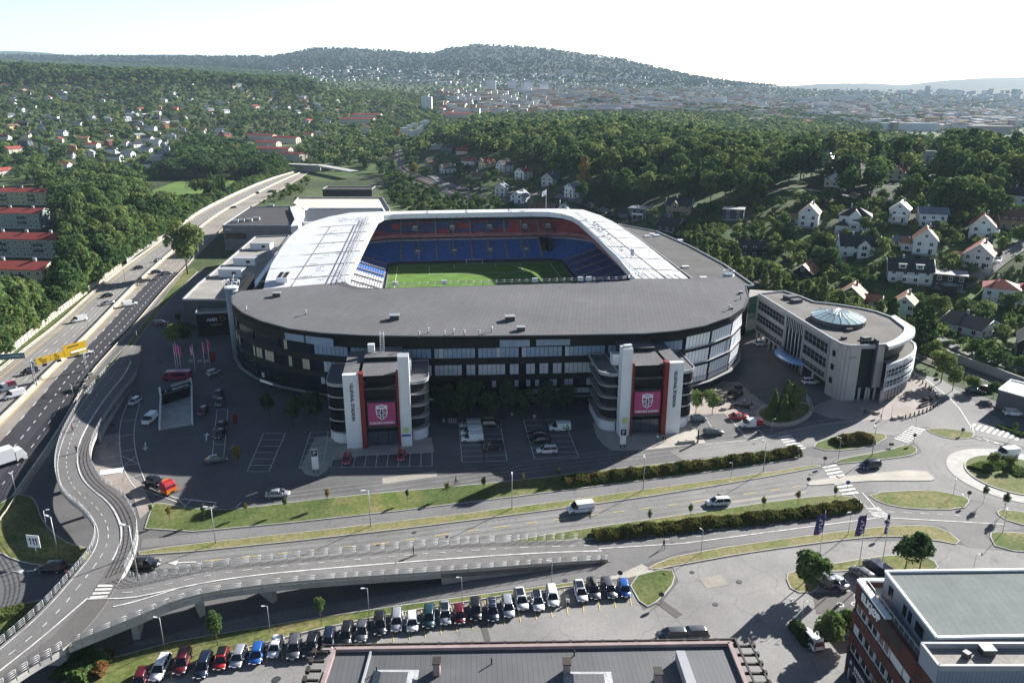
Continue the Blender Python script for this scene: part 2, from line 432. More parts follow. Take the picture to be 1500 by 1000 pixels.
b=MB(); b.ribbon(lane(-1.12),lane(-.0),.03,0); struct(b,'motorway',M_HWYG)
b=MB(); b.ribbon(lane(0),lane(1.1),.03,0); struct(b,'motorway_carriageway',M_HWYB)
dl=resample(lane(.30),6); dr=resample(lane(.98),6)
b=MB()
nn=sum(1 for p in PM if p[1]<330)
b.ribbon(lane(.31)[:nn],lane(.99)[:nn],.055,0); struct(b,'new_asphalt_lanes',M_HWYD)
b=MB(); b.ribbon(lane(-1.0),lane(-.88),.05,0); struct(b,'motorway_shoulder',M_HWYB)
def dashes(b,pts,on,off,w,z,m=0,skip=0):
    pts=resample(pts,.5 if on<2 else 1.0); d=0.0; st=None; acc=[]
    for p,q in zip(pts,pts[1:]):
        l=math.dist(p[:2],q[:2]); ph=(d%(on+off))
        if ph<on: acc.append(p)
        elif acc:
            acc.append(p); b.ribbon(offset(acc,w/2),offset(acc,-w/2),z,m); acc=[]
        d+=l
    if len(acc)>1: b.ribbon(offset(acc,w/2),offset(acc,-w/2),z,m)
def line(b,pts,w,z,m=0):
    pts=resample(pts,4); b.ribbon(offset(pts,w/2),offset(pts,-w/2),z,m)
b=MB()
dashes(b,lane(.31),3,6,.22,.08); dashes(b,lane(.56),1.8,2.6,.20,.08); dashes(b,lane(.80),1.8,2.6,.20,.08)
dashes(b,lane(-.33),3,5,.16,.08); dashes(b,lane(-.60),3,5,.18,.08)
line(b,lane(1.0),.25,.08); line(b,lane(.09),.15,.08,1); line(b,lane(-.9),.15,.08,1); line(b,lane(-.13),.15,.08)
struct(b,'motorway_markings',[M_LINE,M_YELLOW])
# cross-road over the motorway far off
b=MB(); b.wall([W(425,250)+(0,),W(470,252)+(0,),W(520,262)+(0,)],5.2,6.4,9,0); b.wall([W(425,250)+(0,),W(470,252)+(0,)],0,5.2,1.2,0)
br=b.build('overpass_bridge',[M_CONC]); tag(br,'concrete overpass carrying a road across the far end of the motorway','bridge')
# ---- shallow grass verges with granite kerbs
def verge(px,m=None,name='grass_verge',it=1,kerb=.2,h=.13):
    p=ccw(G(px)); p=smooth(p,it,True) if it else p
    inn=offset(p,kerb,True)
    b=MB(); b.prism(p,0,h+.02,1,1,bottom=False,holes=[inn]); b.sheet(inn,h,0)
    return struct(b,name,[m or M_GRASS,M_KERB])
verge([(208,786),(222,742),(228,735),(283,745),(333,747),(400,739),(500,727),(660,713),(800,699),(830,694),(1000,676),(1100,664),(1165,657),(1177,664),(1172,670),(1136,678),(1000,697),(800,722),(500,759)],name='grass_bank')
verge([(204,806),(350,789),(500,773),(747,744),(1000,709),(1119,693),(1188,681),(1203,682),(1200,685),(1000,720),(827,745),(500,786),(203,816)],M_DRY)
verge([(723,797),(833,777),(1000,754),(1160,730),(1245,723),(1263,744),(1213,756),(1000,782),(867,790)])
verge([(945,832),(1000,810),(1233,777),(1333,768),(1383,773),(1414,800),(1360,790),(1300,785),(1233,791),(1100,809),(1000,827),(960,835)],M_DRY)
verge([(1267,722),(1360,717),(1400,724),(1423,732),(1410,747),(1333,746),(1290,738)])
verge([(1457,752),(1470,744),(1560,764),(1560,780),(1480,766)])
verge([(1447,781),(1462,778),(1560,786),(1560,812),(1460,806)])
verge([(1198,829),(1283,815),(1333,812),(1367,818),(1378,836),(1333,838),(1260,836),(1200,838)])
verge([(1149,842),(1165,836),(1198,840),(1200,868),(1160,868)],M_DRY)
verge([(917,847),(983,830),(991,850),(967,880),(942,892)])
verge([(60,1020),(167,954),(500,898),(783,860),(880,847),(882,853),(700,878),(500,913),(350,952),(240,985),(170,1030)])
verge([(0,738),(22,724),(45,726),(54,736),(61,760),(81,783),(101,796),(140,806),(126,827),(59,829),(18,820),(0,809),(-70,800),(-70,770)])
verge([(-60,910),(0,892),(80,874),(135,860),(120,900),(40,960),(-60,1010)])
verge([(1183,653),(1233,635),(1267,632),(1306,638),(1277,655),(1217,662)])
verge([(1218,680),(1230,672),(1300,660),(1332,649),(1347,661),(1330,669),(1260,677)])
verge([(1353,630),(1370,627),(1400,629),(1429,634),(1424,643),(1390,644)])
verge([(283,393),(267,400),(187,503),(140,554),(108,600),(115,603),(152,560),(195,506),(240,450),(262,425),(290,398)],M_GRASS,it=0)
RC=W(1485,696); 
def circ(c,r,n=48): return [(c[0]+r*math.cos(2*math.pi*i/n),c[1]+r*math.sin(2*math.pi*i/n)) for i in range(n)]
b=MB(); b.prism(circ(RC,12.3),0,.10,0,bottom=False,holes=[circ(RC,9.0)]); b.prism(circ(RC,9.0),0,.24,0,bottom=False,holes=[circ(RC,8.7)]); b.sheet(circ(RC,8.7),.22,1); struct(b,'roundabout_island',[M_KERB,M_GRASS])
verge([(1180,708),(1192,703),(1267,694),(1353,687),(1372,702),(1360,705),(1283,704),(1230,708),(1187,712)],M_PALE,name='traffic_island')
# main road and roundabout a shade lighter than the forecourt
MRT=[(205,818),(500,788),(827,747),(1000,722),(1200,686),(1260,677),(1330,671),(1400,640),(1440,600)]
sheet('main_road',[(200,835),(205,818),(500,788),(827,747),(1000,722),(1200,686),(1260,678),(1335,670),(1350,662),(1345,652),(1310,640),(1350,626),(1430,645),(1500,661),(1600,690),(1600,790),(1470,745),(1425,732),(1360,717),(1267,722),(1200,728),(1000,755),(720,797),(660,800),(500,812),(300,830)],.04,M_ROAD)
sheet('side_street',[(980,660),(1034,649),(1140,637),(1250,612),(1315,612),(1370,598),(1376,585),(1360,565),(1340,548),(1380,556),(1500,640),(1500,655),(1440,640),(1350,625),(1310,638),(1260,632),(1185,655),(1165,655),(1000,674)],.045,M_ROAD)
sheet('footpath',[(206,803),(208,790),(500,760),(800,723),(1000,698),(1140,679),(1180,668),(1215,672),(1300,657),(1312,640),(1345,648),(1290,661),(1215,680),(1188,680),(1119,692),(1000,708),(747,743),(500,772)],.05,M_PATHA)
sheet('cycle_path',[(720,798),(867,791),(1000,783),(1213,757),(1268,745),(1250,722),(1275,722),(1292,738),(1335,747),(1412,748),(1425,733),(1470,744),(1455,752),(1500,775),(1440,780),(1460,806),(1415,801),(1383,772),(1333,767),(1233,776),(1000,808),(940,828),(860,838),(860,828)],.045,M_PATHA)
sheet('lower_path',[(120,975),(200,940),(350,905),(600,866),(850,828),(925,828),(945,838),(880,846),(783,858),(500,896),(167,952),(100,985)],.05,M_PATHA)
sheet('pale_path_corner',[(905,842),(940,826),(958,836),(918,847),(880,850),(880,846)],.07,M_PALE)
sheet('car_park',[(150,1100),(160,1025),(350,955),(500,915),(700,882),(880,856),(915,848),(942,894),(968,884),(994,852),(985,829),(1000,829),(1100,811),(1233,793),(1360,792),(1480,808),(1600,820),(1600,1100)],.035,M_LOT)
sheet('office_plaza',[(1180,600),(1216,612),(1250,615),(1312,615),(1366,600),(1376,590),(1372,575),(1352,556),(1335,540),(1290,560),(1240,575)],.06,M_PLAZA)
sheet('tower_apron',[(478,690),(466,698),(447,695),(440,684),(462,640),(484,640),(632,641),(636,662),(585,665),(530,668),(488,674)],.07,M_PALE)
sheet('tower_apron',[(868,618),(874,640),(884,652),(897,660),(926,660),(975,656),(1034,649),(1026,636),(1012,620)],.07,M_PALE)
sheet('outdoor_terrace',[(1008,596),(1030,575),(1060,558),(1082,560),(1150,615),(1120,613),(1060,606),(1010,608)],.06,M_PLAZA)
sheet('bay_paving',[(140,640),(176,634),(180,690),(205,705),(225,742),(205,760),(196,730),(150,706),(136,680)],.06,M_PLAZA)
# railway cutting beyond the office and along the far side of the stadium
RW=[W(1560,605),(131,190),(120,218),(108,255),(97,300),(82,352),(58,410),(25,466),(-23,523),(-62,600),(-96,690),(-118,809),(-125,900)]
RW=resample(smooth(RW,2),8)
def drape(pts,l,r,z):
    a=offset(pts,l); c=offset(pts,-r); return [(p[0],p[1],terrain(*p[:2])+z) for p in a],[(p[0],p[1],terrain(*p[:2])+z) for p in c]
b=MB(); l,r=drape(RW,4.2,4.2,.35); b.ribbon(l,r,0,0); struct(b,'railway_bed',M_BALL)
b=MB()
for o in (-3,-1.5,1.5,3):
    q=[(p[0],p[1],terrain(*p[:2])+.45) for p in offset(RW,o)]; b.wall(q,0,.16,.14,0)
tag(b.build('railway_rails',M_DARKM),'two pairs of dark steel rails on the ballast behind the stadium','railway track')
q=[(p[0],p[1],terrain(*p[:2])) for p in offset(RW,-5.2)]
b=MB(); b.wall(q[:12],0,2.6,.4,0); tag(b.build('retaining_wall',M_CONC),'long grey concrete retaining wall beside the railway below the hillside houses','wall')
RD=[W(560,270),W(600,255),W(640,278),W(720,305)]
RD=resample(smooth([(-70,640),(-52,585),(-8,535),(35,478),(70,430),(84,405)],2),8)
b=MB(); l,r=drape([(p[0]+7,p[1]) for p in RD],0,6,.5); b.ribbon(l,r,0,0); struct(b,'rail_side_road',M_PATHA)
HR_=[at(x,y) for x,y in [(1455,420),(1440,402),(1460,385),(1500,362),(1540,345)]]
def hillroad(px,w,m,name):
    q=[at(x,y)[:2] for x,y in px]; q=resample(smooth(q,2),4); l,r=drape(q,w/2,w/2,.35); b=MB(); b.ribbon(l,r,0,0); struct(b,name,m)
hillroad([(1395,425),(1440,402),(1462,384),(1500,360),(1560,330)],5,M_LOT,'hill_road')
hillroad([(1120,282),(1150,276),(1200,281),(1260,292)],4,M_PALE,'hill_path')
hillroad([(1290,303),(1318,290),(1340,278)],4,M_PALE,'hill_path')
hillroad([(1500,545),(1420,520),(1380,500),(1340,470)],4,M_PATHA,'hill_road')
# sports field and other open grass far off
M_FIELD=mat('sports field grass',(.085,.150,.022),.95,.2,.03,fine=.1,fscale=.6)
def field(px,m=M_FIELD):
    q=[at(x,y) for x,y in px]; p=ccw([a[:2] for a in q]); b=MB()
    b.sheet(p,lambda x,y:terrain(x,y)+.9,0); struct(b,'sports_field',m)
field([(212,285),(262,266),(345,265),(335,280),(232,294)])
field([(1325,200),(1380,202),(1385,210),(1330,207)]); field([(1400,208),(1540,216),(1540,226),(1420,216)])
field([(1145,283),(1160,277),(1196,284),(1185,291)])
LAWNS=[[(1225,397),(1262,389),(1268,403),(1232,410)],[(1395,434),(1432,419),(1446,430),(1410,446)],[(1288,347),(1312,340),(1322,350),(1298,357)],[(1375,374),(1400,361),(1414,373),(1388,386)],[(1140,397),(1165,391),(1174,403),(1148,410)],[(1300,425),(1318,430),(1300,442),(1284,434)],[(1160,345),(1200,346),(1205,354),(1165,355)]]
for q in LAWNS:
    p=ccw([at(*a)[:2] for a in q]); b=MB(); b.sheet(p,lambda x,y:terrain(x,y)+.5,0); struct(b,'garden_lawn',MATS.get('sports field grass'))
# ---- painted markings
b=MB()
def pxl(pts,w=.16,z=.1,m=0,it=0):
    p=G(pts); p=smooth(p,it) if it else p; line(b,p,w,z,m)
def zebra(p0,p1,q0,q1,n,z=.1,zz=0):
    A,B,C_,D=[Vector(W(*p,zz)) for p in (p0,p1,q0,q1)]
    for i in range(n):
        f,g_=(i+.25)/n,(i+.75)/n
        b.poly([tuple(A.lerp(B,f))+(zz+z,),tuple(A.lerp(B,g_))+(zz+z,),tuple(C_.lerp(D,g_))+(zz+z,),tuple(C_.lerp(D,f))+(zz+z,)],0)
zebra((1203,683),(1235,727),(1224,679),(1259,724),9); zebra((1139,639),(1160,662),(1157,636),(1182,658),6)
zebra((1309,643),(1336,624),(1330,650),(1356,629),8); zebra((1418,627),(1492,646),(1424,620),(1502,637),9)
zebra((1267,744),(1281,758),(1287,743),(1304,757),7)
def rowbays(a,bb,c,d,n):
    """two long lines a-bb and c-d with n cross lines"""
    pxl([a,bb],.14); pxl([c,d],.14)
    for i in range(n+1):
        f=i/n; pxl([(a[0]+(bb[0]-a[0])*f,a[1]+(bb[1]-a[1])*f),(c[0]+(d[0]-c[0])*f,c[1]+(d[1]-c[1])*f)],.14)
rowbays((672,620),(677,677),(703,620),(710,676),7); rowbays((703,620),(710,676),(732,619),(743,675),7)
rowbays((767,616),(783,672),(797,615),(815,671),7); rowbays((797,615),(815,671),(826,615),(848,670),7)
rowbays((455,633),(438,686),(481,632),(474,678),6); rowbays((386,635),(362,691),(418,635),(394,691),6)
rowbays((318,600),(311,668),(334,600),(328,668),4)
rowbays((484,685),(633,683),(489,668),(633,663),9)
for p in [[(136,675),(178,667)],[(139,685),(180,678)],[(142,693),(162,690)],[(136,656),(178,648)]]: pxl(p,.16)
pxl([(193,580),(178,610),(174,640),(178,680),(190,705),(200,716)],.16,it=2); pxl([(205,590),(196,625),(197,655),(203,680),(213,706)],.16,it=2)
for p in [[(178,617),(198,615)],[(175,640),(196,636)],[(176,662),(198,658)],[(179,683),(203,679)],[(178,668),(203,679)],[(179,683),(200,668)],[(184,702),(209,695)],[(206,716),(261,736)],[(261,736),(272,730)],[(310,746),(317,736)],[(346,744),(353,736)],[(272,731),(317,736)],[(261,732),(271,741)],[(280,733),(270,742)]]: pxl(p,.16)
pxl([(215,708),(250,728),(275,732),(318,737)],.16,it=1)
pxl([(1034,651),(1100,645),(1200,622),(1300,612)],.15); pxl([(1355,555),(1400,590),(1424,628),(1427,634)],.22,it=1); pxl([(1500,661),(1440,642)],.2)
pxl([(1018,640),(1045,638)],.15); pxl([(1036,616),(1052,641)],.15); pxl([(1062,605),(1093,641),(1120,640),(1091,604),(1062,605)],.15)
pxl([(1077,621),(1107,619)],.15)
# arrows
def arrow(p,q,w=.3):
    a,c=Vector(W(*p)),Vector(W(*q)); d=(c-a).normalized(); n_=Vector((-d.y,d.x)); h=c-d*1.6
    for poly in ([a+n_*w/2,a-n_*w/2,h-n_*w/2,h+n_*w/2],[h+n_*.7,h-n_*.7,c]): b.poly([(v.x,v.y,.1) for v in poly],0)
arrow((302,646),(303,634)); arrow((213,648),(213,660)); arrow((287,823),(245,825)); arrow((55,836),(20,837))
def on_line(px,on,off,w,m=0): dashes(b,G(px),on,off,w,.1,m)
on_line([(300,822),(570,795),(700,776),(1000,738),(1180,711)],2.5,3,.14,1)
on_line([(870,797),(1000,789),(1270,748),(1440,757)],1.4,1.6,.12); pxl([(870,804),(1000,796),(1290,758),(1400,764),(1470,768)],.2)
pxl([(1263,722),(1300,764)],.2); pxl([(1249,724),(1283,757)],.12); on_line([(1420,733),(1405,720)],.8,.8,.3); on_line([(1430,642),(1500,660)],.8,.8,.3)
# parking stripes of the long lower row
for i in range(30):
    f=i/29; x=232+(905-232)*f; y=985-f*108+14*math.sin(f*math.pi)*-.2
    if i%1==0: pxl([(x+14,y-30+2*f),(x+20,y+10)],.1,m=1)
for c in [(1231,886),(1252,885)]:
    p=circ(W(*c),.55,14); p2=circ(W(*c),.38,14); b.sheet(p,.1,0,[p2])
struct(b,'road_markings',[M_LINE,M_YELLOW])
M_WEAR=mat('tyre darkened asphalt',(.160,.158,.156),.85,.25,.12,fine=.15,fscale=1.5); M_WEAR2=mat('tyre darkened motorway',(.185,.178,.17),.85,.2,.1,fine=.15,fscale=1.5)
b=MB(); ml=smooth(G([(240,829),(570,795),(700,776),(1000,738),(1180,711)]),1)
for o_ in (-2.6,-.95,.95,2.6): line(b,offset(ml,o_),.55,.055)
ml=smooth(G([(420,745),(600,722),(800,692),(1000,668),(1130,650),(1250,628)]),1)
for o_ in (1.2,2.8,4.6,6.2): line(b,offset(ml,o_),.5,.052)
for r_ in (14.2,15.8): 
    q=circ(RC,r_,60); line(b,q+[q[0]],.6,.056)
struct(b,'tyre_tracks',M_WEAR)
b=MB()
for f in (-.15,-.27,-.40,-.53,-.66,-.79): line(b,lane(f),.5,.06)
struct(b,'tyre_tracks',M_WEAR2)
b=MB()
for c,r_ in [((1083,852),.5),((1048,885),.45),((663,759),.4),((828,850),.45),((780,800),.4),((607,780),.4),((240,680),.4),((555,798),.4),((1014,838),.4),((985,795),.35),((405,995),.6)]: b.sheet(circ(W(*c),r_,12),.09,0)
struct(b,'manhole_covers',M_DARKM)
# repair patches in the asphalt
M_PATCH=asphalt('asphalt repair',(.11,.105,.10)); M_PATCHL=asphalt('pale asphalt repair',(.29,.265,.235))
for k,(px,m) in enumerate([([(703,915),(712,912),(719,938),(711,941)],M_PATCH),([(1025,848),(1055,841),(1068,856),(1035,862)],M_PATCHL),([(1190,868),(1250,866),(1252,906),(1196,898)],M_PATCH),([(560,700),(640,690),(640,698),(560,709)],M_PATCHL),([(880,700),(960,688),(960,691),(880,703)],M_PATCH),([(1060,735),(1180,719),(1180,722),(1060,739)],M_PATCHL),([(905,842),(990,905),(1000,900),(915,838)],M_PATCH)]):
    sheet('asphalt_patch',px,.062,m)
# ================================================================== STADIUM
M_ROOFD=mat('dark felt roof',(.135,.134,.142),.95,.14,.045,0,.08,9,.06,.7); seams(M_ROOFD,18,1.05,mix=.34,width=.035,rot=PHI+R(90),off=.37)
M_ROOFW=mat('white membrane roof',(.56,.57,.60),.6,.07,.05,0,.4,6,.04,.8); seams(M_ROOFW,30,2.2,mix=.10,width=.03,rot=PHI)
M_ROOFG2=mat('dark grey felt roof',(.105,.102,.100),.95,.22,.12,0,.1,6,.12,2.0)
M_ROOFG=mat('grey gravel roof',(.27,.255,.235),.95,.22,.12,fine=.15,fscale=2.5)
M_FASC=mat('white metal fascia',(.72,.73,.75),.4,.06,.4,.1)
M_BLACK=mat('black facade panel',(.010,.010,.013),.7,.2,.3,0,.1)
M_BLACK2=mat('dark brown louvre panel',(.012,.012,.014),.8,.2,.4)
M_SLAB=mat('pale slab edge',(.31,.32,.34),.6,.12,.5)
M_GL=glassmat('dark office glass',(.010,.014,.020),.12,.35)
M_GLB=glassmat('glass with painted sky blue',(.22,.31,.44),.15,.7,.15)  # blue of the mirrored sky is put into the base colour
M_BLIND=mat('window with pale blinds',(.42,.45,.52),.35,.12,.7)
M_BLINDW=mat('white sun screen',(.74,.76,.80),.4,.06,.7)
M_BLINDY=mat('window with cream blinds',(.40,.37,.28),.4,.2,.7)
M_WHITE=mat('white render',(.70,.71,.73),.75,.06,.3)
M_REDP=mat('red painted steel',(.19,.020,.020),.5,.12,.5)
M_SBLUE=mat('blue plastic seats',(.045,.135,.42),.5,.25,.6,fine=.3,fscale=2.2); M_SRED=mat('red plastic seats',(.46,.018,.024),.5,.3,.5,fine=.25,fscale=2.2)
M_SWHITE=mat('white plastic seats',(.62,.63,.64),.5,.12,.6); M_SNAVY=mat('navy plastic seats',(.03,.06,.22),.5,.25,.6,fine=.25,fscale=2.2)
M_STEP=mat('stand concrete',(.23,.23,.24),.85,.2,.4)
M_LETD=mat('dark blue lettering',(.012,.018,.04),.5,0)
M_LETW=mat('white lettering',(.85,.85,.85),.5,0)
M_PINK=mat('pink banner cloth',(.40,.06,.16),.7,.12,.5)
M_TURR=mat('pale blue grey panel',(.20,.24,.29),.5,.1,.4)
M_TERR=mat('beige balcony floor',(.50,.46,.37),.8,.12,.5)
stad=thing('stadium','large football stadium with black near roof, white side roofs and red and blue seats','stadium',XY(0,0)+(0,))
def U(l,z=None): return [XY(*p[:2])+((p[2],) if len(p)>2 else ()) for p in l]
OUT_N=[(-67.5,-66.5),(-73,-68),(-74.5,-73),(-72.5,-81),(-68,-89.5),(-62,-97),(-54,-104),(-46,-108),(-36,-110.8),(-24,-112.6),(-9,-114),(12,-115.5),(30,-116.3),(38,-115),(46,-112),(55,-105.5),(62,-97.5),(67,-88.5),(70,-79),(71.5,-66)]
INN=[(58.3,-67.3),(41,-65.5),(38.5,-67.8),(35,-68.6),(10,-69),(-12,-69),(-36,-69),(-40,-67.5),(-43,-64.5),(-44.7,-60.3)]
def rz(x,y):  # roof falls slightly to its outer edge
    v=-(x-OX)*SU+(y-OY)*CU; return 20.2+.9*max(0,min(1,(v+114)/45)) if v<0 else 21.0
b=MB(); p=ccw(U(OUT_N+INN)); b.sheet(p,rz,0); b.sheet(p,19.2,1,down=True)
for i in range(len(p)):
    a,c=p[i],p[(i+1)%len(p)]; b.poly([a+(19.2,),c+(19.2,),c+(rz(*c),),a+(rz(*a),)],1)
near=b.build('near_roof',[M_ROOFD,M_BLACK],stad)
b=MB(); e=[q+(rz(*q),) for q in resample(U(OUT_N[2:-1]),3)]; b.wall(e,-.1,.14,.3,0); b.build('roof_edge_trim',[M_DARKM],stad)
WO=[(-67.5,-66.8),(-70,-48),(-72,-28),(-73.5,0),(-74,23),(-73,44),(-70,57),(-64,68),(-55,76),(-40,80.5),(-20,82),(4,83),(28,82),(42,78.5),(52,71.5),(57.5,60),(60,42),(60.5,2),(59.5,-34),(58.3,-67)]
WI=[(41,-65.2),(42.8,-40),(44,0),(44.2,40),(43,52),(40,59.5),(35,64),(28,65.6),(4,66),(-28,66),(-35,65.2),(-39.5,61.5),(-41.5,54),(-42.6,20),(-43.8,-30),(-44.7,-60)]
def wz(x,y):
    u=(x-OX)*CU+(y-OY)*SU; v=-(x-OX)*SU+(y-OY)*CU
    d=max((abs(u+ (8 if u<0 else 0))-36)/24 if abs(v)<70 else 0,(v-64)/20); return 21.2-1.4*max(0,min(1,d))**1.6
b=MB(); p=ccw(U(WO+WI)); b.sheet(p,wz,0); b.sheet(p,19.0,1,down=True)
for i in range(len(p)):
    a,c=p[i],p[(i+1)%len(p)]; b.poly([a+(19.,),c+(19.,),c+(wz(*c),),a+(wz(*a),)],1)
b.build('white_roof',[M_ROOFW,M_FASC],stad)
M_SEAMS=mat('roof joint strip',(.22,.22,.23),.7,.1,.5)
def seam(q,w_,h_=.14): b=MB(); b.wall([a+(wz(*a),) for a in q],0,h_,w_,0); b.build('roof_seam',[M_SEAMS],stad)
for v in (-52,-35,-16,3,22,40):
    for u0,u1 in ((-71,-44),(44,60)): seam([XY(u0+(u1-u0)*k/6,v) for k in range(7)],.28)
for u in (-60,-50,51): seam([XY(u,-64+k*8) for k in range(14)],.2)
for u in (-20,-2,18): seam([XY(u,67+k*3) for k in range(6)],.22)
for u in (43.5,46,48.5,51.6,53.5,56): seam([XY(u,-66),XY(u-.5,-58)],.12)
# gutters, service gantry and walkway clutter along the inner edge of the long roofs
b=MB()
for s,uu in ((-1,-45.6),(1,45.3)):
    for du in (0,1.3):
        q=[XY(uu+s*du,-62+k*4) for k in range(30)]; b.path([a+(22.1,) for a in q],.10,4,0)
    for k in range(60):
        x=XY(uu,-62+k*2); y_=XY(uu+s*1.3,-62+k*2); b.tube(x+(21,),x+(22.1,),.07,4,0); b.tube(y_+(21,),y_+(22.1,),.07,4,0); b.tube(x+(22.1,),y_+(22.1,),.05,4,0)
rg=random.Random(5)
for k in range(46):
    v=rg.uniform(-58,58); u=-46.5-rg.random()**2*11; x,y=XY(u,v); z=wz(x,y); L_=rg.uniform(.8,3.2)
    b.tube((x,y,z+.35),(x-L_*CU,y-L_*SU,z+.35),.09,4,0); b.tube((x,y,z),(x,y,z+.6),.09,4,0)
for k in range(16):
    x,y=XY(47+rg.random()*4,rg.uniform(-50,50)); z=wz(x,y); b.box((x,y,z),(.9,.5,.4),PHI,0)
b.build('service_gantry',[M_STEEL],stad)
b=MB()
for px,py in [(440,412)]:
    x,y=XY(-63.5,-54); z=wz(x,y)
    b.box((x,y,z+.5),(3.2,7.5,1.5),PHI,0)
    for i in range(2):
        for j in range(4): 
            c=XY(-63.5-.8+1.6*i,-54-2.7+1.8*j); b.tube(c+(z+2.0,),c+(z+2.12,),.7,12,1)
hv=b.build('cooling_unit',[M_FASC,M_BLACK],stad)
# lower flat roof on the outer side of the right stand
b=MB(); p=ccw(G([(905,329),(936,350),(1018,413),(1095,420),(1104,419),(1060,388),(1010,361),(962,340)],16.5)); b.prism(p,15.6,16.5,1,0); b.wall([q+(16.5,) for q in p]+[p[0]+(16.5,)],0,.5,.35,2)
b.prism(offset(p,1.2,True),0.0,15.6,1,top=False,bottom=False)
b.build('outer_flat_roof',[M_ROOFG2,M_BLACK,M_SLAB],stad)
b=MB()
for px,py in [(1004,392),(996,353),(948,347),(955,344),(962,346),(1030,408)]:
    x,y=W(px,py,16.5); b.box((x,y,16.5),(2.2,1.6,.6),PHI,0); b.build('roof_light',[M_FASC],stad); b=MB()
# small things on the near roof
b=MB()
for px,py,s in [(578,467,1.9),(747,468,1.9),(763,482,1.5),(406,436,1.7),(1085,431,.8),(1072,452,.5)]:
    x,y=W(px,py,20.6); b.box((x,y,rz(x,y)),(s*1.2,s,.2+s*.5),PHI,0)
    b.box((x,y,rz(x,y)+.2+s*.5),(s*1.35,s*1.15,.08),PHI,1); b.build('roof_vent',[M_DARKM,M_STEEL],stad); b=MB()
b=MB()
for px,py in [(448,463),(627,488),(664,489),(720,486),(361,458),(614,493),(651,492),(680,491),(702,491),(1068,455),(1085,440)]:
    x,y=W(px,py,20.3); z=rz(x,y); b.tube((x,y,z),(x,y,z+1.1),.16,6,0); b.tube((x,y,z+1.1),(x,y,z+1.35),.34,6,0); b.build('vent_pipe',[M_STEEL],stad); b=MB()
# railing and camera boxes above the pitch
b=MB(); e=resample(U([(44.3,-61),(41,-64.6),(38,-66.8),(35,-67.6),(-36,-68),(-40,-66.5),(-43.6,-63.5),(-45,-60)]),2.2)
for h in (.55,1.1): b.path([q+(rz(*q)+h,) for q in e],.07,4,0)
for q in e: b.tube(q+(rz(*q)-.2,),q+(rz(*q)+1.1,),.06,4,0)
b.build('inner_railing',[M_STEEL],stad)
b=MB()
for u in (-30,-16,10.5,24,26.5): 
    q=XY(u,-67.4); b.box(q+(rz(*q)+.2,),(1.6,.5,1.2),PHI,0); b.build('camera_box',[M_FASC],stad); b=MB()
# ---- seating bowl: rounded rectangles stepping outwards
def rr(d,n=10,skew=.75):
    hx,hy=39.2+d,58+d; r=7+d*.9; o=[]
    for cx,cy,a0 in ((hx-r,-(hy-r),-90),(hx-r,hy-r,0),(-(hx-r),hy-r,90),(-(hx-r),-(hy-r),180)):
        for k in range(n+1):
            a=R(a0+90*k/n); o.append((cx+r*math.cos(a)+skew,cy+r*math.sin(a)))
    # straight runs are subdivided so that the colour can change along them
    out=[]
    for i in range(len(o)):
        a,c=o[i],o[(i+1)%len(o)]; L_=math.dist(a,c); k=8 if L_>20 else 1
        for j in range(k): out.append((a[0]+(c[0]-a[0])*j/k,a[1]+(c[1]-a[1])*j/k))
    return out
def tier(name,d0,d1,z0,z1,n,pick,mats):
    b=MB(); dd=(d1-d0)/n; dz=(z1-z0)/n
    for i in range(n):
        A=rr(d0+i*dd); Bm=rr(d0+(i+.45)*dd); Bb=rr(d0+(i+.5)*dd); C_=rr(d0+(i+1)*dd); z=z0+i*dz; m=len(A)
        for k in range(m):
            j=(k+1)%m; mid=((A[k][0]+A[j][0])/2,(A[k][1]+A[j][1])/2); s=pick(*mid,i)
            Q=lambda P_,zz:[XY(*P_[k])+(zz,),XY(*P_[j])+(zz,)]
            for (P1,za),(P2,zb),mm in (((A,z),(Bm,z+.02),0),((Bm,z+.02),(Bm,z+.38),s),((Bm,z+.38),(C_,z+.50),s),((C_,z+.50),(C_,z+dz),0)):
                a=Q(P1,za); c=Q(P2,zb); b.poly([a[0],a[1],c[1],c[0]],mm)
    return b.build(name,mats,stad)
def low(u,v,i):
    if v>50: return 1
    if u<-20 and v<24: return 2 if v>-70 else 1
    if u>20: return 3
    return 1
tier('lower_tier',0,17,1.1,6.9,17,low,[M_STEP,M_SBLUE,M_SWHITE,M_SNAVY])
def upp(u,v,i): 
    return 2 if v>50 and u<20 and (int((u+200)/9)*5+i//4)%3!=1 and i>1 else 1
tier('upper_tier',13.2,20,10.2,15.6,9,upp,[M_STEP,M_SRED,M_SNAVY])
def ringwall(name,d,z0,z1,t,m):
    b=MB(); q=U(rr(d)); b.wall(q+[q[0]],z0,z1,t,0); return b.build(name,m,stad)
ringwall('pitch_wall',-.3,0,1.1,.25,M_BLACK); ringwall('upper_tier_front',13.0,9.3,10.9,.3,mat('red and pale balcony band',(.40,.16,.17),.6,.3,.35))
ringwall('lower_tier_rim',17.1,6.9,7.9,.25,mat('pale rim band',(.42,.43,.47),.6,.3,1.4)); ringwall('concourse_back',19.5,6.5,10.2,.3,M_BLACK)
b=MB(); a=U(rr(13.1)); c=U(rr(20)); 
for k in range(len(a)): j=(k+1)%len(a); b.poly([a[k]+(9.4,),a[j]+(9.4,),c[j]+(9.4,),c[k]+(9.4,)],0)
a=U(rr(17)); c=U(rr(20))
for k in range(len(a)): j=(k+1)%len(a); b.poly([a[k]+(6.8,),a[j]+(6.8,),c[j]+(6.8,),c[k]+(6.8,)],0)
b.build('concourse_floor',[M_STEP],stad)
b=MB(); q=U(rr(20.2)); b.wall(q+[q[0]],9.4,19.0,.3,0); b.build('stand_back_wall',[M_BLACK2],stad)
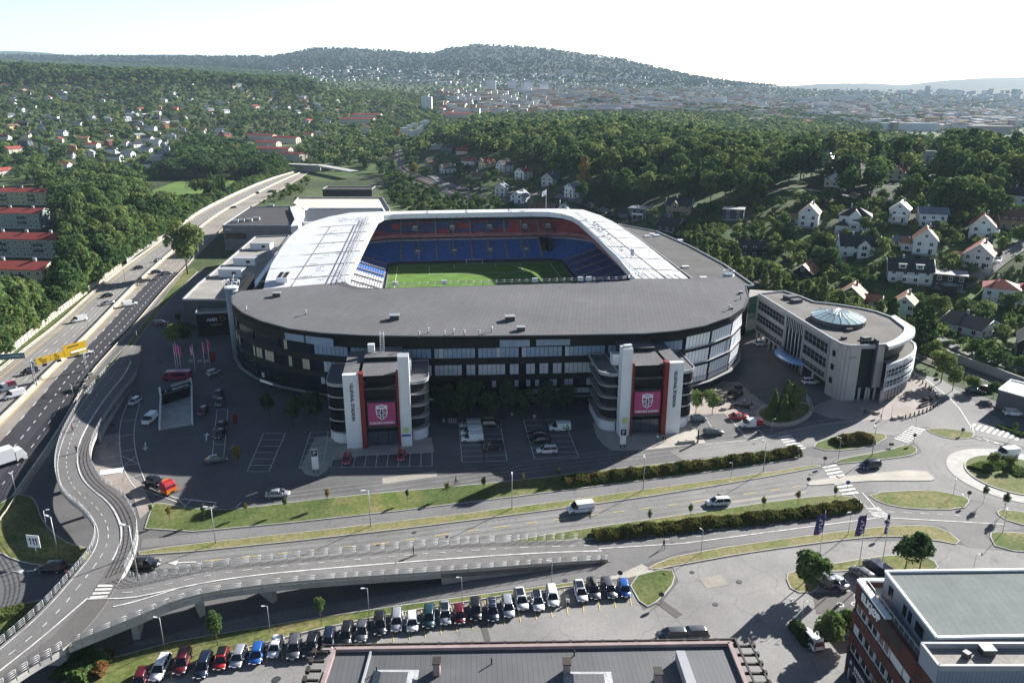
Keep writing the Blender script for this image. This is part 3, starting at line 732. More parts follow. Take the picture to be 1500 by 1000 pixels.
M_NUM=mat('pale gate number plate',(.6,.62,.66),.6,0)
for zt,d0,us in ((3.6,66,(-25,-8.5,8,24.5)),(13.2,74.5,(-26,-9,8.5,25,36))):
    for u in us:
        b=MB(); x,y=XY(u,d0); b.box((x,y,zt-1.0),(2.6,3.2,2.3),PHI,0); x2,y2=XY(u,d0-1.65); b.box((x2,y2,zt+.7),(1.7,.08,.5),PHI,1)
        for s in (-1.8,1.8):
            b.wall([XY(u+s,d0-6)+(zt-3.0,),XY(u+s,d0+6.5)+(zt+2.6,)],0,.8,.3,0)
        b.build('stand_gate',[M_STEP,M_NUM],stad)
b=MB()
for u in (33,35.5): b.box(XY(u,70)+(1,),(2.2,12,6.6),PHI,0)
b.build('corner_gap_dark',[M_BLACK],stad)  # black blocks paint the dark of the open corner
for u in range(-33,36,8):
    b=MB(); q=[XY(u+.4,58.3+k*1.0) for k in range(17)]; b.wall([p+(1.2+5.8*k/17,) for k,p in enumerate(q)],.3,.75,.8,0); b.build('stand_aisle',[M_STEP],stad)
    b=MB(); q=[XY(u+.4,71.4+k*.75) for k in range(9)]; b.wall([p+(10.3+5.4*k/9,) for k,p in enumerate(q)],.3,.8,.9,0); b.build('stand_aisle',[M_STEP],stad)
for v in range(-48,53,11):
    for s in (1,-1):
        b=MB(); q=[XY(.75+s*(39.5+k),v) for k in range(17)]; b.wall([p+(1.2+5.8*k/17,) for k,p in enumerate(q)],.3,.75,.8,0); b.build('stand_aisle',[M_STEP],stad)
# roof trusses seen under the white roof
b=MB()
for v in range(-60,61,6):
    b.tube(XY(44.5,v)+(20.6,),XY(56,v)+(17.5,),.12,4,0); b.tube(XY(-44.5,v)+(20.6,),XY(-56,v)+(17.5,),.12,4,0)
for u in range(-36,40,6): b.tube(XY(u,66.3)+(20.6,),XY(u,80)+(17.8,),.12,4,0)
b.build('roof_truss',[M_STEEL],stad)
b=MB()
for k in range(30):
    x,y=XY(44.6-.2*0,-58+k*3.9); b.box((x,y,19.0),(.5,.4,.5),PHI,0)
for k in range(24):
    x,y=XY(-34+k*3,66.2); b.box((x,y,19.0),(.5,.4,.5),PHI,0)
b.build('floodlight',[M_STEEL],stad)
# ---- pitch
m=mat('mown pitch grass',(.075,.165,.012),.9,.10,.4,fine=.12,fscale=5); 
nt=m.node_tree; N=nt.nodes; L=nt.links; bs=N['Principled BSDF']; s0=bs.inputs['Base Color'].links[0].from_socket
tc=N.new('ShaderNodeTexCoord'); mp=N.new('ShaderNodeMapping'); mp.inputs['Rotation'].default_value=(0,0,-PHI); L.new(tc.outputs['Object'],mp.inputs['Vector'])
ck=N.new('ShaderNodeTexChecker'); ck.inputs['Scale'].default_value=.17; ck.inputs['Color1'].default_value=(1.18,1.15,1.1,1); ck.inputs['Color2'].default_value=(.86,.88,.85,1); L.new(mp.outputs['Vector'],ck.inputs['Vector'])
mx=N.new('ShaderNodeMix'); mx.data_type='RGBA'; mx.blend_type='MULTIPLY'; mx.inputs[0].default_value=.75; L.new(s0,mx.inputs[6]); L.new(ck.outputs['Color'],mx.inputs[7]); L.new(mx.outputs[2],bs.inputs['Base Color'])
b=MB(); b.sheet(ccw(U(rr(-1.2))),.10,0); struct(b,'football_pitch',m)
b=MB(); b.sheet(ccw(U(rr(-.2))),.06,0); struct(b,'pitch_surround',M_CONCD)
b=MB()
def pl(pts,w=.22): b.ribbon([XY(*p) for p in offset(pts,w/2)],[XY(*p) for p in offset(pts,-w/2)],.14,0)
pl([(-34,-52.5),(-34,52.5)]); pl([(34,-52.5),(34,52.5)]); pl([(-34,52.5),(34,52.5)]); pl([(-34,-52.5),(34,-52.5)]); pl([(-34,0),(34,0)])
for s in (1,-1):
    pl([(-20.15,52.5*s),(-20.15,36*s)]); pl([(20.15,52.5*s),(20.15,36*s)]); pl([(-20.15,36*s),(20.15,36*s)]); pl([(-9.15,52.5*s),(-9.15,47*s)]); pl([(9.15,52.5*s),(9.15,47*s)]); pl([(-9.15,47*s),(9.15,47*s)])
c=circ((0,0),9.15,40); pl(c+[c[0]])
struct(b,'pitch_markings',M_LINE)
for s in (1,-1):
    b=MB(); v=52.5*s; A=XY(-3.66,v); B_=XY(3.66,v); A2=XY(-3.66,v+2*s); B2=XY(3.66,v+2*s)
    b.tube(A+(.1,),A+(2.5,),.09,6,0); b.tube(B_+(.1,),B_+(2.5,),.09,6,0); b.tube(A+(2.5,),B_+(2.5,),.09,6,0); b.tube(A2+(.1,),A+(2.5,),.05,4,0); b.tube(B2+(.1,),B_+(2.5,),.05,4,0); b.tube(A2+(.1,),B2+(.1,),.05,4,0)
    tag(b.build('football_goal',M_LETW),'white football goal at the far end of the pitch before blue seats' if s>0 else 'white football goal at the near end of the pitch under the black roof','goal')
b=MB()
q=U(rr(-.8)); b.wall(q+[q[0]],.1,.95,.12,0)
tag(b.build('advertising_boards',[mat('dark advertising board',(.03,.035,.06),.4,.5,.25)]),'ring of low dark advertising boards around the pitch','advertising board')
# ---- street facade
FAC=[(-77,-36),(-76.8,-50),(-76.4,-62),(-74.5,-73),(-71,-82),(-65.5,-90.5),(-58,-97.5),(-49,-103),(-40,-106.5),(-30,-108.8),(-20,-109.8),(-9.5,-110.4),(1,-110.9),(11.5,-111.3),(22,-111.7),(32,-111.7),(42,-109.5),(50,-105.5),(58,-99),(64,-90.5),(67.8,-81),(69.5,-71),(70,-60)]
FW=U(FAC)
b=MB(); b.wall([q for q in offset(FW,.6)],3.4,19.2,.5,0); b.build('facade_wall',[M_BLACK],stad)
b=MB(); b.wall([q for q in offset(FW,2.6)],0,3.6,.3,0); b.build('shopfront',[glassmat('dark shop window',(.025,.024,.028),.1,.8,.4)],stad)
b=MB()
for i in range(len(FW)-1):
    a,c=FW[i],FW[i+1]
    for z0,z1,mm in ((3.4,3.9,0),(5.4,5.9,0),(7.7,9.2,1),(11.9,13.6,1),(16.1,19.2,1)):
        right=FAC[i][0]>40
        b.wall([a,c],z0,z1,.3 if mm else .7,mm)
        if right and mm: b.wall([a,c],z1-.12,z1,1.5,2)
b.build('spandrel',[M_BLACK,M_BLACK2,M_SLAB],stad)
b=MB(); b.wall(offset(FW,-.9)[2:-2],3.40,3.58,.9,0); b.build('canopy',[M_CONCD],stad)
fr=random.Random(11)
MW=[M_GL,M_GLB,M_BLIND,M_BLINDW,M_BLINDY,M_BLACK]
for i in range(len(FW)-1):
    a,c=Vector(FW[i]),Vector(FW[i+1]); d=(c-a); Ln=d.length; d.normalize(); nrm=Vector((d.y,-d.x))
    u=(FAC[i][0]+FAC[i+1][0])/2
    for lv,(z0,z1) in enumerate(((3.95,5.35),(5.95,7.65) if u<43 else (5.3,8.4),(9.25,11.85) if u<43 else (9.1,12.7),(13.65,16.05) if u<43 else (13.3,16.9))):
        b=MB(); n=max(3,int(Ln/1.15)); side=-.02
        out=.55 if u>40 else .0
        for k in range(n):
            s0,s1=.35+(Ln-.7)*k/n+.05,.35+(Ln-.7)*(k+1)/n-.05
            if u>43: m_=3 if (lv>0 and fr.random()<.96) else 2
            elif u<-52: m_=(4 if fr.random()<.55 else 0) if lv==2 else (0 if fr.random()<.92 else 4)
            elif lv==3: m_=1 if fr.random()<.9 else 2
            elif lv==2: m_=2 if fr.random()<.85 else (3 if u>36 else 0)
            elif lv==1: m_=0 if fr.random()<.75 else 2
            else: m_=2 if (-4<u<18 and fr.random()<.8) or (-56<u<-46) else 0
            if u<-60 and lv>=1 and fr.random()<.4: m_=0
            p=a+d*s0-nrm*(-.06-.0); q=a+d*s1+nrm*.06
            p=a+d*s0+nrm*(.10+out*.5); q=a+d*s1+nrm*(.10+out*.5); pt=a+d*s0+nrm*(.10+out); qt=a+d*s1+nrm*(.10+out)
            b.poly([(p.x,p.y,z0),(q.x,q.y,z0),(qt.x,qt.y,z1),(pt.x,pt.y,z1)],m_)
        b.build('window_band',MW,stad)
for u0,u1 in ((-56,-51),(-50.5,-43.5),(-4,3.2),(4.8,13)):
    b=MB(); a,c=XY(u0,-111.5 if u0>-30 else -101-.0),XY(u1,-111.7 if u0>-30 else -105.6)
    if u0<-30: a,c=XY(u0,-98.6-(u0+56)*.62-1.2),XY(u1,-98.6-(u1+56)*.62-1.0)
    n=5
    b.wall([a,c],16.5,18.6,.25,0); b.build('upper_window',[M_GLB],stad)
# pale stair turret and glass link at the two ends of the curved facade
b=MB(); c=XY(-77.5,-60); b.loft([[ (x,y,z) for x,y in circ(c,1.8,20)] for z in (0,20.4)],0); b.loft([[ (x,y,z) for x,y in circ(c,2.0,20)] for z in (20.0,20.5)],1)
for k in range(12):
    x,y=circ(c,2.4,12)[k]; b.tube((x,y,21),(x,y,22.2),.07,4,1)
q=circ(c,2.4,12); b.path([p+(22.2,) for p in q+[q[0]]],.07,4,1); b.tube(c+(21,),(c[0]+1,c[1]+.5,24),.1,5,1)
b.build('stair_turret',[M_TURR,M_FASC],stad)
b=MB(); c=XY(70.5,-64); b.loft([[ (x,y,z) for x,y in circ(c,1.7,18)] for z in (0,21.5)],0)
q=circ(c,1.7,10); b.path([p+(22.5,) for p in q+[q[0]]],.07,4,1)
for p in q: b.tube(p+(21.5,),p+(22.5,),.06,4,1)
b.build('stair_turret',[M_TURR,M_FASC],stad)
# signs on the shop canopy
b=MB(); fr2=random.Random(3)
for u,v,w_ in [(-62.5,-96,5),(-21,-112,2.2)]:
    x,y=XY(u,v); b.box((x,y,3.7),(w_,.12,.55),PHI+ (R(-42) if u<-50 else 0),0); b.build('shop_sign',[M_LETW],stad); b=MB()
b=MB()
for u in (6,23.5): 
    x,y=XY(u,-113.1); b.tube((x,y,4.3),(x,y-.12,4.3),.55,14,0); b.build('round_sign',[M_LETW],stad); b=MB()
# ---- the two entrance towers
M_EMB=mat('emblem white',(.72,.70,.75),.7,0); M_EMBN=mat('emblem navy',(.03,.035,.12),.7,0); M_EMBR=mat('emblem wine red',(.30,.05,.12),.7,0)
M_DOOR=glassmat('entrance glass',(.05,.065,.085),.12,.7,.15)
M_REDF=mat('dark interior',(.018,.017,.018),.8,.2,.5)
def tower(ux,s,label):
    t=thing('entrance_tower',label,'tower',XY(ux+s*8,-128)+(0,))
    def Q(du,v): return XY(ux+s*du,v)
    def blk(name,d0,d1,v0,v1,z0,z1,m,top=None,par=None):
        b=MB(); b.prism([Q(d0,v0),Q(d1,v0),Q(d1,v1),Q(d0,v1)],z0,z1,0,1 if top else None); return b.build(name,[m,top] if top else [m],par or t)
    wall=blk('white_wall',0,3.4,-129,-127.8,0,17.3,M_WHITE)
    xd=(CU,SU,0); ur=(ux+s*1.9,-129.06)
    o=Vector(XY(ux+s*1.75,-129.05)+(11.0,))
    lettering('ULLEVAAL STADION',.95,M_LETD,wall,o,(0,0,-1),xd)
    blk('red_fin',3.4,4.4,-129.35,-127.6,0,17.6,M_REDP); blk('red_fin',11.3,11.8,-129.35,-127.6,0,17.6,M_REDP)
    py=blk('white_pylon',11.8,14.2,-129.15,-126.4,0,21.0,M_WHITE,M_SLAB)

    b=MB(); x,y=Q(13.0,-129.22)
    for k in range(7):
        a=2*math.pi*k/7; b.tube((x+.5*math.cos(a)*CU,y+.5*math.cos(a)*SU,4.0+.5*math.sin(a)),(x+.75*math.cos(a)*CU,y+.75*math.cos(a)*SU,4.0+.75*math.sin(a)),.14,5,0)
    b.tube((x,y+.03,4.0),(x,y-.05,4.0),.42,12,0)
    if s>0: b.box((x,y,2.5),(2.0,.06,.45),PHI,1)
    b.build('sun_emblem',[mat('yellow green paint',(.55,.62,.14),.6,0),mat('blue sign paint',(.03,.07,.35),.6,0)],py)
    blk('tower_body',4.4,11.3,-126.5,-111.6,0,16.4,M_REDF)
    blk('tower_roof',3.2,11.9,-128.9,-119.5,16.4,16.9,M_BLACK,M_ROOFD); blk('upper_roof',4.0,12.4,-119.5,-112.2,17.2,17.8,M_BLACK,M_ROOFD)
    blk('roof_side_wall',-.1,3.9,-127.6,-112,14.5,16.9,M_SLAB,M_ROOFD); blk('lift_house',12.6,14.4,-121,-118.5,14.0,16.9,M_WHITE,M_SLAB); blk('side_wall',11.9,14.4,-126.3,-112,0,14.2,M_BLACK,M_ROOFD)
    for z in (4.6,7.6,10.6,13.6):
        blk('floor_edge',4.4,11.3,-128.2,-126.5,z-.25,z+.25,M_DARKM)
    for k in range(3): blk('entrance_door',4.5+2.27*k,4.5+2.27*k+2.15,-127.9,-127.7,.1,3.4,M_DOOR)
    # banner
    bn=blk('banner',4.9,10.9,-128.9,-128.75,5.3,10.6,M_PINK)
    b=MB(); 
    def S(a,z): 
        q=Q(7.9,-128.93); return (q[0]+a*CU,q[1]+a*SU,z)
    sh=[(-1.25,9.9),(0,10.15),(1.25,9.9),(1.25,8.2),(1.0,7.3),(0,6.5),(-1.0,7.3),(-1.25,8.2)]
    def flat(pts,off,m):
        p=[S(a,z) for a,z in pts]; p=[(x-off*-SU*-1,y-off,z) for x,y,z in p]
        if sum((pts[i][0]*pts[(i+1)%len(pts)][1]-pts[(i+1)%len(pts)][0]*pts[i][1]) for i in range(len(pts)))<0: p=p[::-1]
        b.poly(p,m)
    flat(sh,.0,0)
    for a0,a1,z0,z1 in ((-1.05,-.35,8.55,9.1),(.35,1.05,8.55,9.1)): flat([(a0,z0),(a1,z0),(a1,z1),(a0,z1)],.03,2)
    flat([(-1.05,7.95),(-.35,7.95),(-.35,7.05),(-.85,7.45),(-1.03,7.9)],.03,2); flat([(.35,7.95),(1.05,7.95),(1.03,7.9),(.85,7.45),(.35,7.05)],.03,2)
    flat([(-.14,6.75),(.14,6.75),(.14,9.1),(-.14,9.1)],.03,1); flat([(-1.05,8.15),(1.05,8.15),(1.05,8.38),(-1.05,8.38)],.045,1); flat([(-.5,9.55),(.5,9.55),(.5,9.75),(-.5,9.75)],.03,1)
    b.build('emblem',[M_EMB,M_EMBN,M_EMBR],bn)
    o=Vector(S(0,5.85)); o.y-=.02
    lettering('STERKERE SAMMEN',.62,M_EMB,bn,o,xd,(0,0,1))
    # rounded stair balconies on both ends
    for d0,sg,lit in ((14.2,1,True),(0,-1,False)):
        def shape(e,front):
            w=4.0+e; o=[(d0,front-e)]
            for k in range(9):
                a=R(-90+90*k/8); o.append((d0+sg*(w-3+3*math.cos(a)),front-e+3+3*math.sin(a)))
            o+= [(d0+sg*w,-113),(d0,-113)]
            return [Q(*p) for p in o]
        fv=-126.6
        b=MB(); p=shape(-1.1,fv); b.prism(p,0,13.6,0); b.build('stair_core',[M_REDF],t)
        for k,z in enumerate((2.9,5.7,8.5,11.3)):
            b=MB(); p=ccw(shape(0,fv)); b.prism(p,z-.22,z,0,2); 
            fp=shape(-.05,fv)[:-1]
            b.wall(fp,z-.2,z+.08,.14,0)
            if not lit: b.wall(fp,z+.12,z+1.9,.1,1)
            b.build('balcony',[M_SLAB,M_BLACK,M_TERR],t)
            if lit:
                b=MB(); fr_=resample(fp,.9)
                for q in fr_: b.tube(q+(z,),q+(z+1.1,),.035,4,0)
                for h in (.6,1.1): b.path([q+(z+h,) for q in fr_],.035,4,0)
                b.build('balcony_rail',[M_DARKM],t)
        b=MB(); p=shape(.1,fv); b.prism(p,13.7,14.3,0,1); b.wall(ccw(p)+[ccw(p)[0]],14.2,14.5,.22,0); b.build('stair_roof',[M_SLAB,M_ROOFD],t)
        b=MB(); p=shape(-.4,fv); b.prism(p,0,2.4,0,top=False); b.build('stair_base',[M_WHITE],t)
        if not lit:
            b=MB(); b.prism([Q(d0+sg*3.6,-123.5),Q(d0+sg*4.05,-123.5),Q(d0+sg*4.05,-113),Q(d0+sg*3.6,-113)],0,13.9,0); b.build('white_end_wall',[M_WHITE],t)
    return t
tower(-39.4,1,'white and red entrance tower with pink banner, blue writing on the white pylon foot')
tower(35.7,-1,'white and red entrance tower with pink banner, beside the two small lit trees')
for t_,px in ((stad,559),):
    b=MB(); x,y=XY(-31.5,-116.2)
    for s in (-.45,.45): b.tube((x+s*CU,y+s*SU,17.6),(x+s*CU*.9,y+s*SU+.6,22.6),.07,4,0)
    for k in range(12): 
        f=k/12; b.tube((x-.45*CU,y-.45*SU+.6*f,17.8+4.8*f),(x+.45*CU,y+.45*SU+.6*f,17.8+4.8*f),.045,4,0)
    b.build('roof_ladder',[M_FASC],stad)
b=MB(); x,y=XY(-34,-115.5); b.box((x,y,17.8),(1.5,1.2,1.9),PHI,0); b.build('air_unit',[M_FASC],stad)
b=MB(); x,y=XY(23,-127.6); b.box((x,y,21),(1.8,.8,.5),PHI+.2,0); b.build('roof_spotlight',[M_FASC],stad)
# ================================================================== OTHER LARGE BUILDINGS
def flatroof(px,z): return ccw(G(px,z))
M_STONE=mat('pale pinkish stone cladding',(.40,.375,.37),.7,.08,.3); seams(M_STONE,1.2,.9,mix=.18,width=.02,rot=(R(90),0,0))
M_GLD=glassmat('deep tinted glass',(.010,.016,.018),.3,.12); M_BAND=mat('grey band with shade put in',(.26,.275,.285),.6,.08,.3); M_ROOFM=mat('grey brown felt roof',(.165,.155,.145),.95,.2,.1,0,.1,6,.12,1.5); seams(M_ROOFM,20,1.0,mix=.25,width=.03,rot=R(70))  # M_BAND: shade of the long facade is put into its grey
M_ALU=mat('light aluminium cladding',(.55,.58,.62),.4,.08,.4,.2)
M_CONE=mat('pale green skylight glass',(.40,.52,.53),.12,.12,.5,0,.7)
M_SKY=mat('blue curved canopy glass',(.16,.30,.55),.15,.1,.5,0,.7)
# ---- office block with rounded end
OZ=14.6
off_=thing('office_building','pale stone office building with a rounded banded end and glass cone on its roof','office',W(1238,582)+(0,))
A=W(1112,431,OZ); B_=W(1219,497,OZ); C0=W(1238,507,OZ); C1=W(1262,506.5,OZ); D0=W(1283,506,OZ); D1=W(1297,505,OZ)
back=G([(1325,481),(1305,465),(1283,457),(1260,452),(1225,446.5),(1192,443),(1170,434),(1148,427)],OZ)
arc=smooth([D1]+G([(1312,499),(1325,489),(1326,481)],OZ),2)
foot=ccw([A,B_]+smooth([B_,C0,C1],1)[1:]+[D0]+arc+back[1:])
ctr=(sum(p[0] for p in foot)/len(foot),sum(p[1] for p in foot)/len(foot))
b=MB(); b.prism(offset(foot,.5,True),3.2,OZ-.6,0,top=False); b.sheet(foot,OZ-.1,1); b.build('inner_wall',[M_GLD,M_ROOFM],off_)
b=MB(); b.wall(foot+[foot[0]],OZ-.7,OZ+.35,.45,0); b.build('roof_parapet',[M_SLAB],off_)
def lerp(a,c,f): return tuple(p+(q-p)*f for p,q in zip(a,c))
# long facade A-B: stone bands and ribbon windows
b=MB()
for z0,z1 in ((12.9,14.0),(8.9,10.2),(5.0,6.4),(3.0,3.6)):
    b.wall([A,lerp(A,B_,.43)],z0,z1,.35,0); b.wall([lerp(A,B_,.68),B_],z0,z1,.35,0)
b.wall([lerp(A,B_,.43),lerp(A,B_,.68)],13.6,14.0,.35,0)
for f in (.0,.43,.68,.985): p=lerp(A,B_,f); b.box(p+(3,),(.9,.6,11),math.atan2(B_[1]-A[1],B_[0]-A[0]),0)
b.build('stone_band',[M_BAND],off_)
for f0,f1 in ((.01,.42),(.69,.98)):
    for z0,z1 in ((10.2,12.9),(6.4,8.9),(3.6,5.0)):
        b=MB(); n=9 if f0<.1 else 6
        b.wall([lerp(A,B_,f0),lerp(A,B_,f1)],z0,z1,.1,0)
        for k in range(n+1): p=lerp(A,B_,f0+(f1-f0)*k/n); b.box(p+(z0,),(.07,.13,z1-z0),math.atan2(B_[1]-A[1],B_[0]-A[0]),1)
        for h in (.5,): b.wall([lerp(A,B_,f0),lerp(A,B_,f1)],z0+(z1-z0)*h,z0+(z1-z0)*h+.06,.13,1)
        b.build('window_ribbon',[M_GLD,M_ALU],off_)
b=MB(); p,q=lerp(A,B_,.44),lerp(A,B_,.67); b.wall([p,q],10.6,13.5,.12,0); b.wall([(p[0]+3,p[1]+1.5),(q[0]+3,q[1]+1.5)],0,10.6,.12,0)
for k in range(11):
    r=lerp(p,q,k/10); b.box(r+(10.6,),(.14,.3,2.9),0,1)
    if k%2==0: b.tube(r+(0,),r+(13.5,),.14,6,1)
b.build('glass_atrium',[M_GLD,M_ALU],off_)
b=MB()
nrm=Vector((-(A[1]-B_[1]),A[0]-B_[0])).normalized()
if nrm.x>0: nrm=-nrm
mid=Vector(lerp(A,B_,.56)); dv=(Vector(B_)-Vector(A)).normalized()
rows_=[]
for k in range(9):
    a=R(180*k/8); c=mid+dv*(-7.5*math.cos(a))+nrm*(4.2*math.sin(a)); c2=mid+dv*(-5.5*math.cos(a))+nrm*(1.6*math.sin(a)); rows_.append([(c2.x,c2.y,4.4),(c.x,c.y,3.2),(c.x,c.y,2.9),(c2.x,c2.y,4.1)])
b.loft(rows_,0,cap=False); b.build('curved_canopy',[M_SKY],off_)
b=MB()
for k in range(7): p=lerp(A,B_,.03+.4*k/6); b.tube(p+(0,),p+(3.2,),.3,8,0)
for f in (.7,.84): p=lerp(A,B_,f); b.tube(p+(0,),p+(3.2,),.35,8,0)
b.build('column',[M_STONE],off_)
# stone end walls and the dark glazed slot with the entrance
b=MB(); e=[lerp(A,B_,.93),B_]+smooth([B_,C0,C1],2)[1:]; b.wall(e[1:],0,OZ+.1,.5,0); b.wall([D0,D1],3.4,OZ+.1,.5,0); q=(D1[0]+.3,D1[1]+1.5); b.wall([D1,q],3.4,OZ,.4,0)
ew=b.build('end_wall',[M_STONE],off_)
b=MB(); a_,c_=B_,C0
for z in (3.6,7.2,10.8):
    for f in (.35,): 
        p=lerp(a_,c_,f); b.box((p[0]-.28,p[1]-.05,z),(.1,1.3,1.5),math.atan2(c_[1]-a_[1],c_[0]-a_[0])-R(90),0)
b.build('end_window',[M_GL],off_)
b=MB(); p,q=(C1[0]+.1,C1[1]+1.1),(D0[0]-.1,D0[1]+1.1); b.wall([p,q],0,OZ+1.0,.3,0)
for k in range(4): r=lerp(p,q,k/3); b.box((r[0],r[1]-.25,3),(.16,.3,OZ-2.4),0,1)
for z in (3,4.6,7,9.4,11.8,14.2): b.wall([(p[0],p[1]-.25),(q[0],q[1]-.25)],z,z+.16,.25,1)
b.box((D0[0]+.1,D0[1]+.3,3.2),(.35,2.2,OZ-1.6),0,1); b.build('entrance_glazing',[M_GLD,M_DARKM],off_)
b=MB()
for p in (lerp(C1,D0,.3),lerp(C1,D0,.8),D0,lerp(D0,D1,.6)): b.tube(p+(0,),p+(3.5,),.32,8,0)
b.build('column',[M_STONE],off_)
# rounded end: white canopy, ribbon windows, bands of louvres, columns
def arcz(e): return [ (p[0]+e*(p[0]-ctr[0])/math.dist(p,ctr),p[1]+e*(p[1]-ctr[1])/math.dist(p,ctr)) for p in arc+[back[1]]]
b=MB(); b.ribbon(arcz(2.4),arcz(-.3),OZ+.3,0); b.ribbon(arcz(-.3),arcz(2.4),OZ-.5,0); b.wall(arcz(2.4),OZ-.5,OZ+.3,.15,0); b.build('white_roof_rim',[M_FASC],off_)
b=MB(); b.wall(arcz(.4),10.8,14.1,.12,0); b.build('rounded_window',[M_GLD],off_)
for z0,z1 in ((7.0,8.9),(4.3,5.9)):
    b=MB(); b.wall(arcz(2.9),z0,z1,.12,0)
    for p in resample(arcz(3.0),1.6): b.box(p+(z0,),(.12,.12,z1-z0),0,1)
    b.build('rounded_window',[M_GLD,M_ALU],off_)
b=MB()
for z0,z1 in ((8.9,10.6),(5.9,7.0),(3.4,4.3)): b.wall(arcz(3.0),z0,z1,.3,0)
b.ribbon(arcz(3.1),arcz(.3),10.4,1)
for z in (5.1,8.0,9.2,9.8,10.4,6.2,6.8): b.wall(arcz(3.35),z,z+.13,.2,0)
b.ribbon(arcz(.3),arcz(3.1),3.4,0)
b.build('aluminium_band',[M_ALU,M_ROOFM],off_)
b=MB()
for p in resample(arcz(2.2),5.0): b.tube(p+(0,),p+(3.5,),.35,8,0)
b.build('column',[M_STONE],off_)
b=MB(); b.wall(arcz(-2.2),0,3.4,.2,0); b.prism(offset(foot,3.2,True),0,3.3,0,top=False,bottom=False); b.build('ground_floor_glazing',[M_GLD],off_)
# glass cone
cx,cy=W(1227,470,OZ); b=MB(); rr1=6.6
for i in range(20):
    a0,a1=2*math.pi*i/20,2*math.pi*(i+1)/20; P0=(cx+rr1*math.cos(a0)*1.05,cy+rr1*math.sin(a0)*1.2); P1=(cx+rr1*math.cos(a1)*1.05,cy+rr1*math.sin(a1)*1.2)
    b.poly([P0+(OZ+1.3,),P1+(OZ+1.3,),(cx,cy,OZ+3.6)],0); b.poly([P0+(OZ,),P1+(OZ,),P1+(OZ+1.3,),P0+(OZ+1.3,)],1); b.tube(P0+(OZ+1.32,),(cx,cy,OZ+3.63),.06,4,2)
for f in (.45,):
    q=[(cx+rr1*f*math.cos(2*math.pi*i/20)*1.05,cy+rr1*f*math.sin(2*math.pi*i/20)*1.2,OZ+1.33+2.3*(1-f)) for i in range(21)]; b.path(q,.05,4,2)
b.build('glass_cone',[M_CONE,M_DARKM,M_ALU],off_)
b=MB()
for px,py,s in [(1208,455,1.6),(1243,484,1.3),(1158,437,2.6),(1166,442,2.2),(1236,496,.9),(1268,497,1.6)]:
    x,y=W(px,py,OZ); b.box((x,y,OZ-.1),(s*1.4,s,.5+.2*s),R(20),0)
b.build('roof_hatch',[M_DARKM],off_)
o=Vector(W(1250,525,OZ-2.5)); 
b=MB(); c=Vector(lerp(C0,C1,.55)); c.y-=.32; b.box((c.x,c.y,OZ-3.0),(2.2,.06,.28),0,0); b.box((c.x-.6,c.y,OZ-3.5),(1.0,.06,.25),0,0); b.build('name_sign',[M_CONCD],ew)
# green glass link
gl=MB(); q=ccw(G([(1097,436),(1113,431),(1148,427),(1098,424)],13)); gl.prism(q,0,13,0,1); tag(gl.build('glass_link',[mat('green glass',(.03,.10,.075),.1,.2,.4,0,.7),M_ROOFG]),'dark green glass link between the curved stadium facade and the office','link building')
# ---- shopping centre wing west of the stadium
AZ=10.0
am=thing('shopping_centre','long low shopping centre with a gravel roof carrying three white cabins','shop',W(285,480)+(0,))
pf=ccw(G([(268,440),(291,417),(320,394),(374,348),(424,346),(390,392),(358,434),(340,440)],AZ))
b=MB(); b.prism(pf,0,AZ,1,0); b.build('main_block',[M_ROOFG,mat('dark grey shop wall',(.06,.06,.07),.6,.15,.3)],am)
b=MB(); b.wall(pf+[pf[0]],AZ,AZ+.6,.4,0); b.build('roof_edge',[M_SLAB],am)
sp=ccw(G([(287,460),(293,443),(330,440),(333,458)],7.5)); b=MB(); b.prism(sp,0,7.5,1,0); b.wall(sp+[sp[0]],7.5,8.0,.3,2); fb=b.build('front_block',[M_ROOFG,M_BLACK,M_SLAB],am)
x,y=W(314,484,4.6)
p0,p1=W(287,460,7.5),W(333,458,7.5); d=Vector((p1[0]-p0[0],p1[1]-p0[1],0)).normalized(); n_=Vector((d.y,-d.x,0))
c=Vector(p0+(5.4,))+d*4.6+n_*.12
M_GREYL=mat('grey sign letters',(.55,.57,.58),.5,0)
lettering('AMFI',1.5,M_GREYL,fb,c,d,(0,0,1)); lettering('ULLEVAAL',.8,mat('dim sign letters',(.25,.28,.30),.5,0),fb,c+Vector((0,0,-1.6))+d*1.2,d,(0,0,1))
b=MB(); c2=c+d*3.3
for k in range(9):
    a=R(-150+40*k); b.box((c2.x+d.x*.75*math.cos(a),c2.y+d.y*.75*math.cos(a)-.05,c2.z+.2+.75*math.sin(a)),(.28,.1,.28),math.atan2(d.y,d.x),0)
b.build('sign_emblem',[mat('orange sign dots',(.45,.20,.08),.5,0)],fb)
b=MB(); q=G([(424,346),(403,372),(379,402),(359,433)],AZ); q2=G([(432,348),(415,368),(388,403),(367,433)],AZ+3)
b.ribbon([p+(AZ+.4,) for p in q],[p+(AZ+3.4,) for p in q2],0,0); b.build('roof_glazing',[glassmat('dark roof glazing',(.05,.06,.075),.2)],am)
b=MB(); b.wall([p+(AZ+3.2,) for p in q2],0,1.2,1.6,0); b.build('white_gutter',[M_FASC],am)
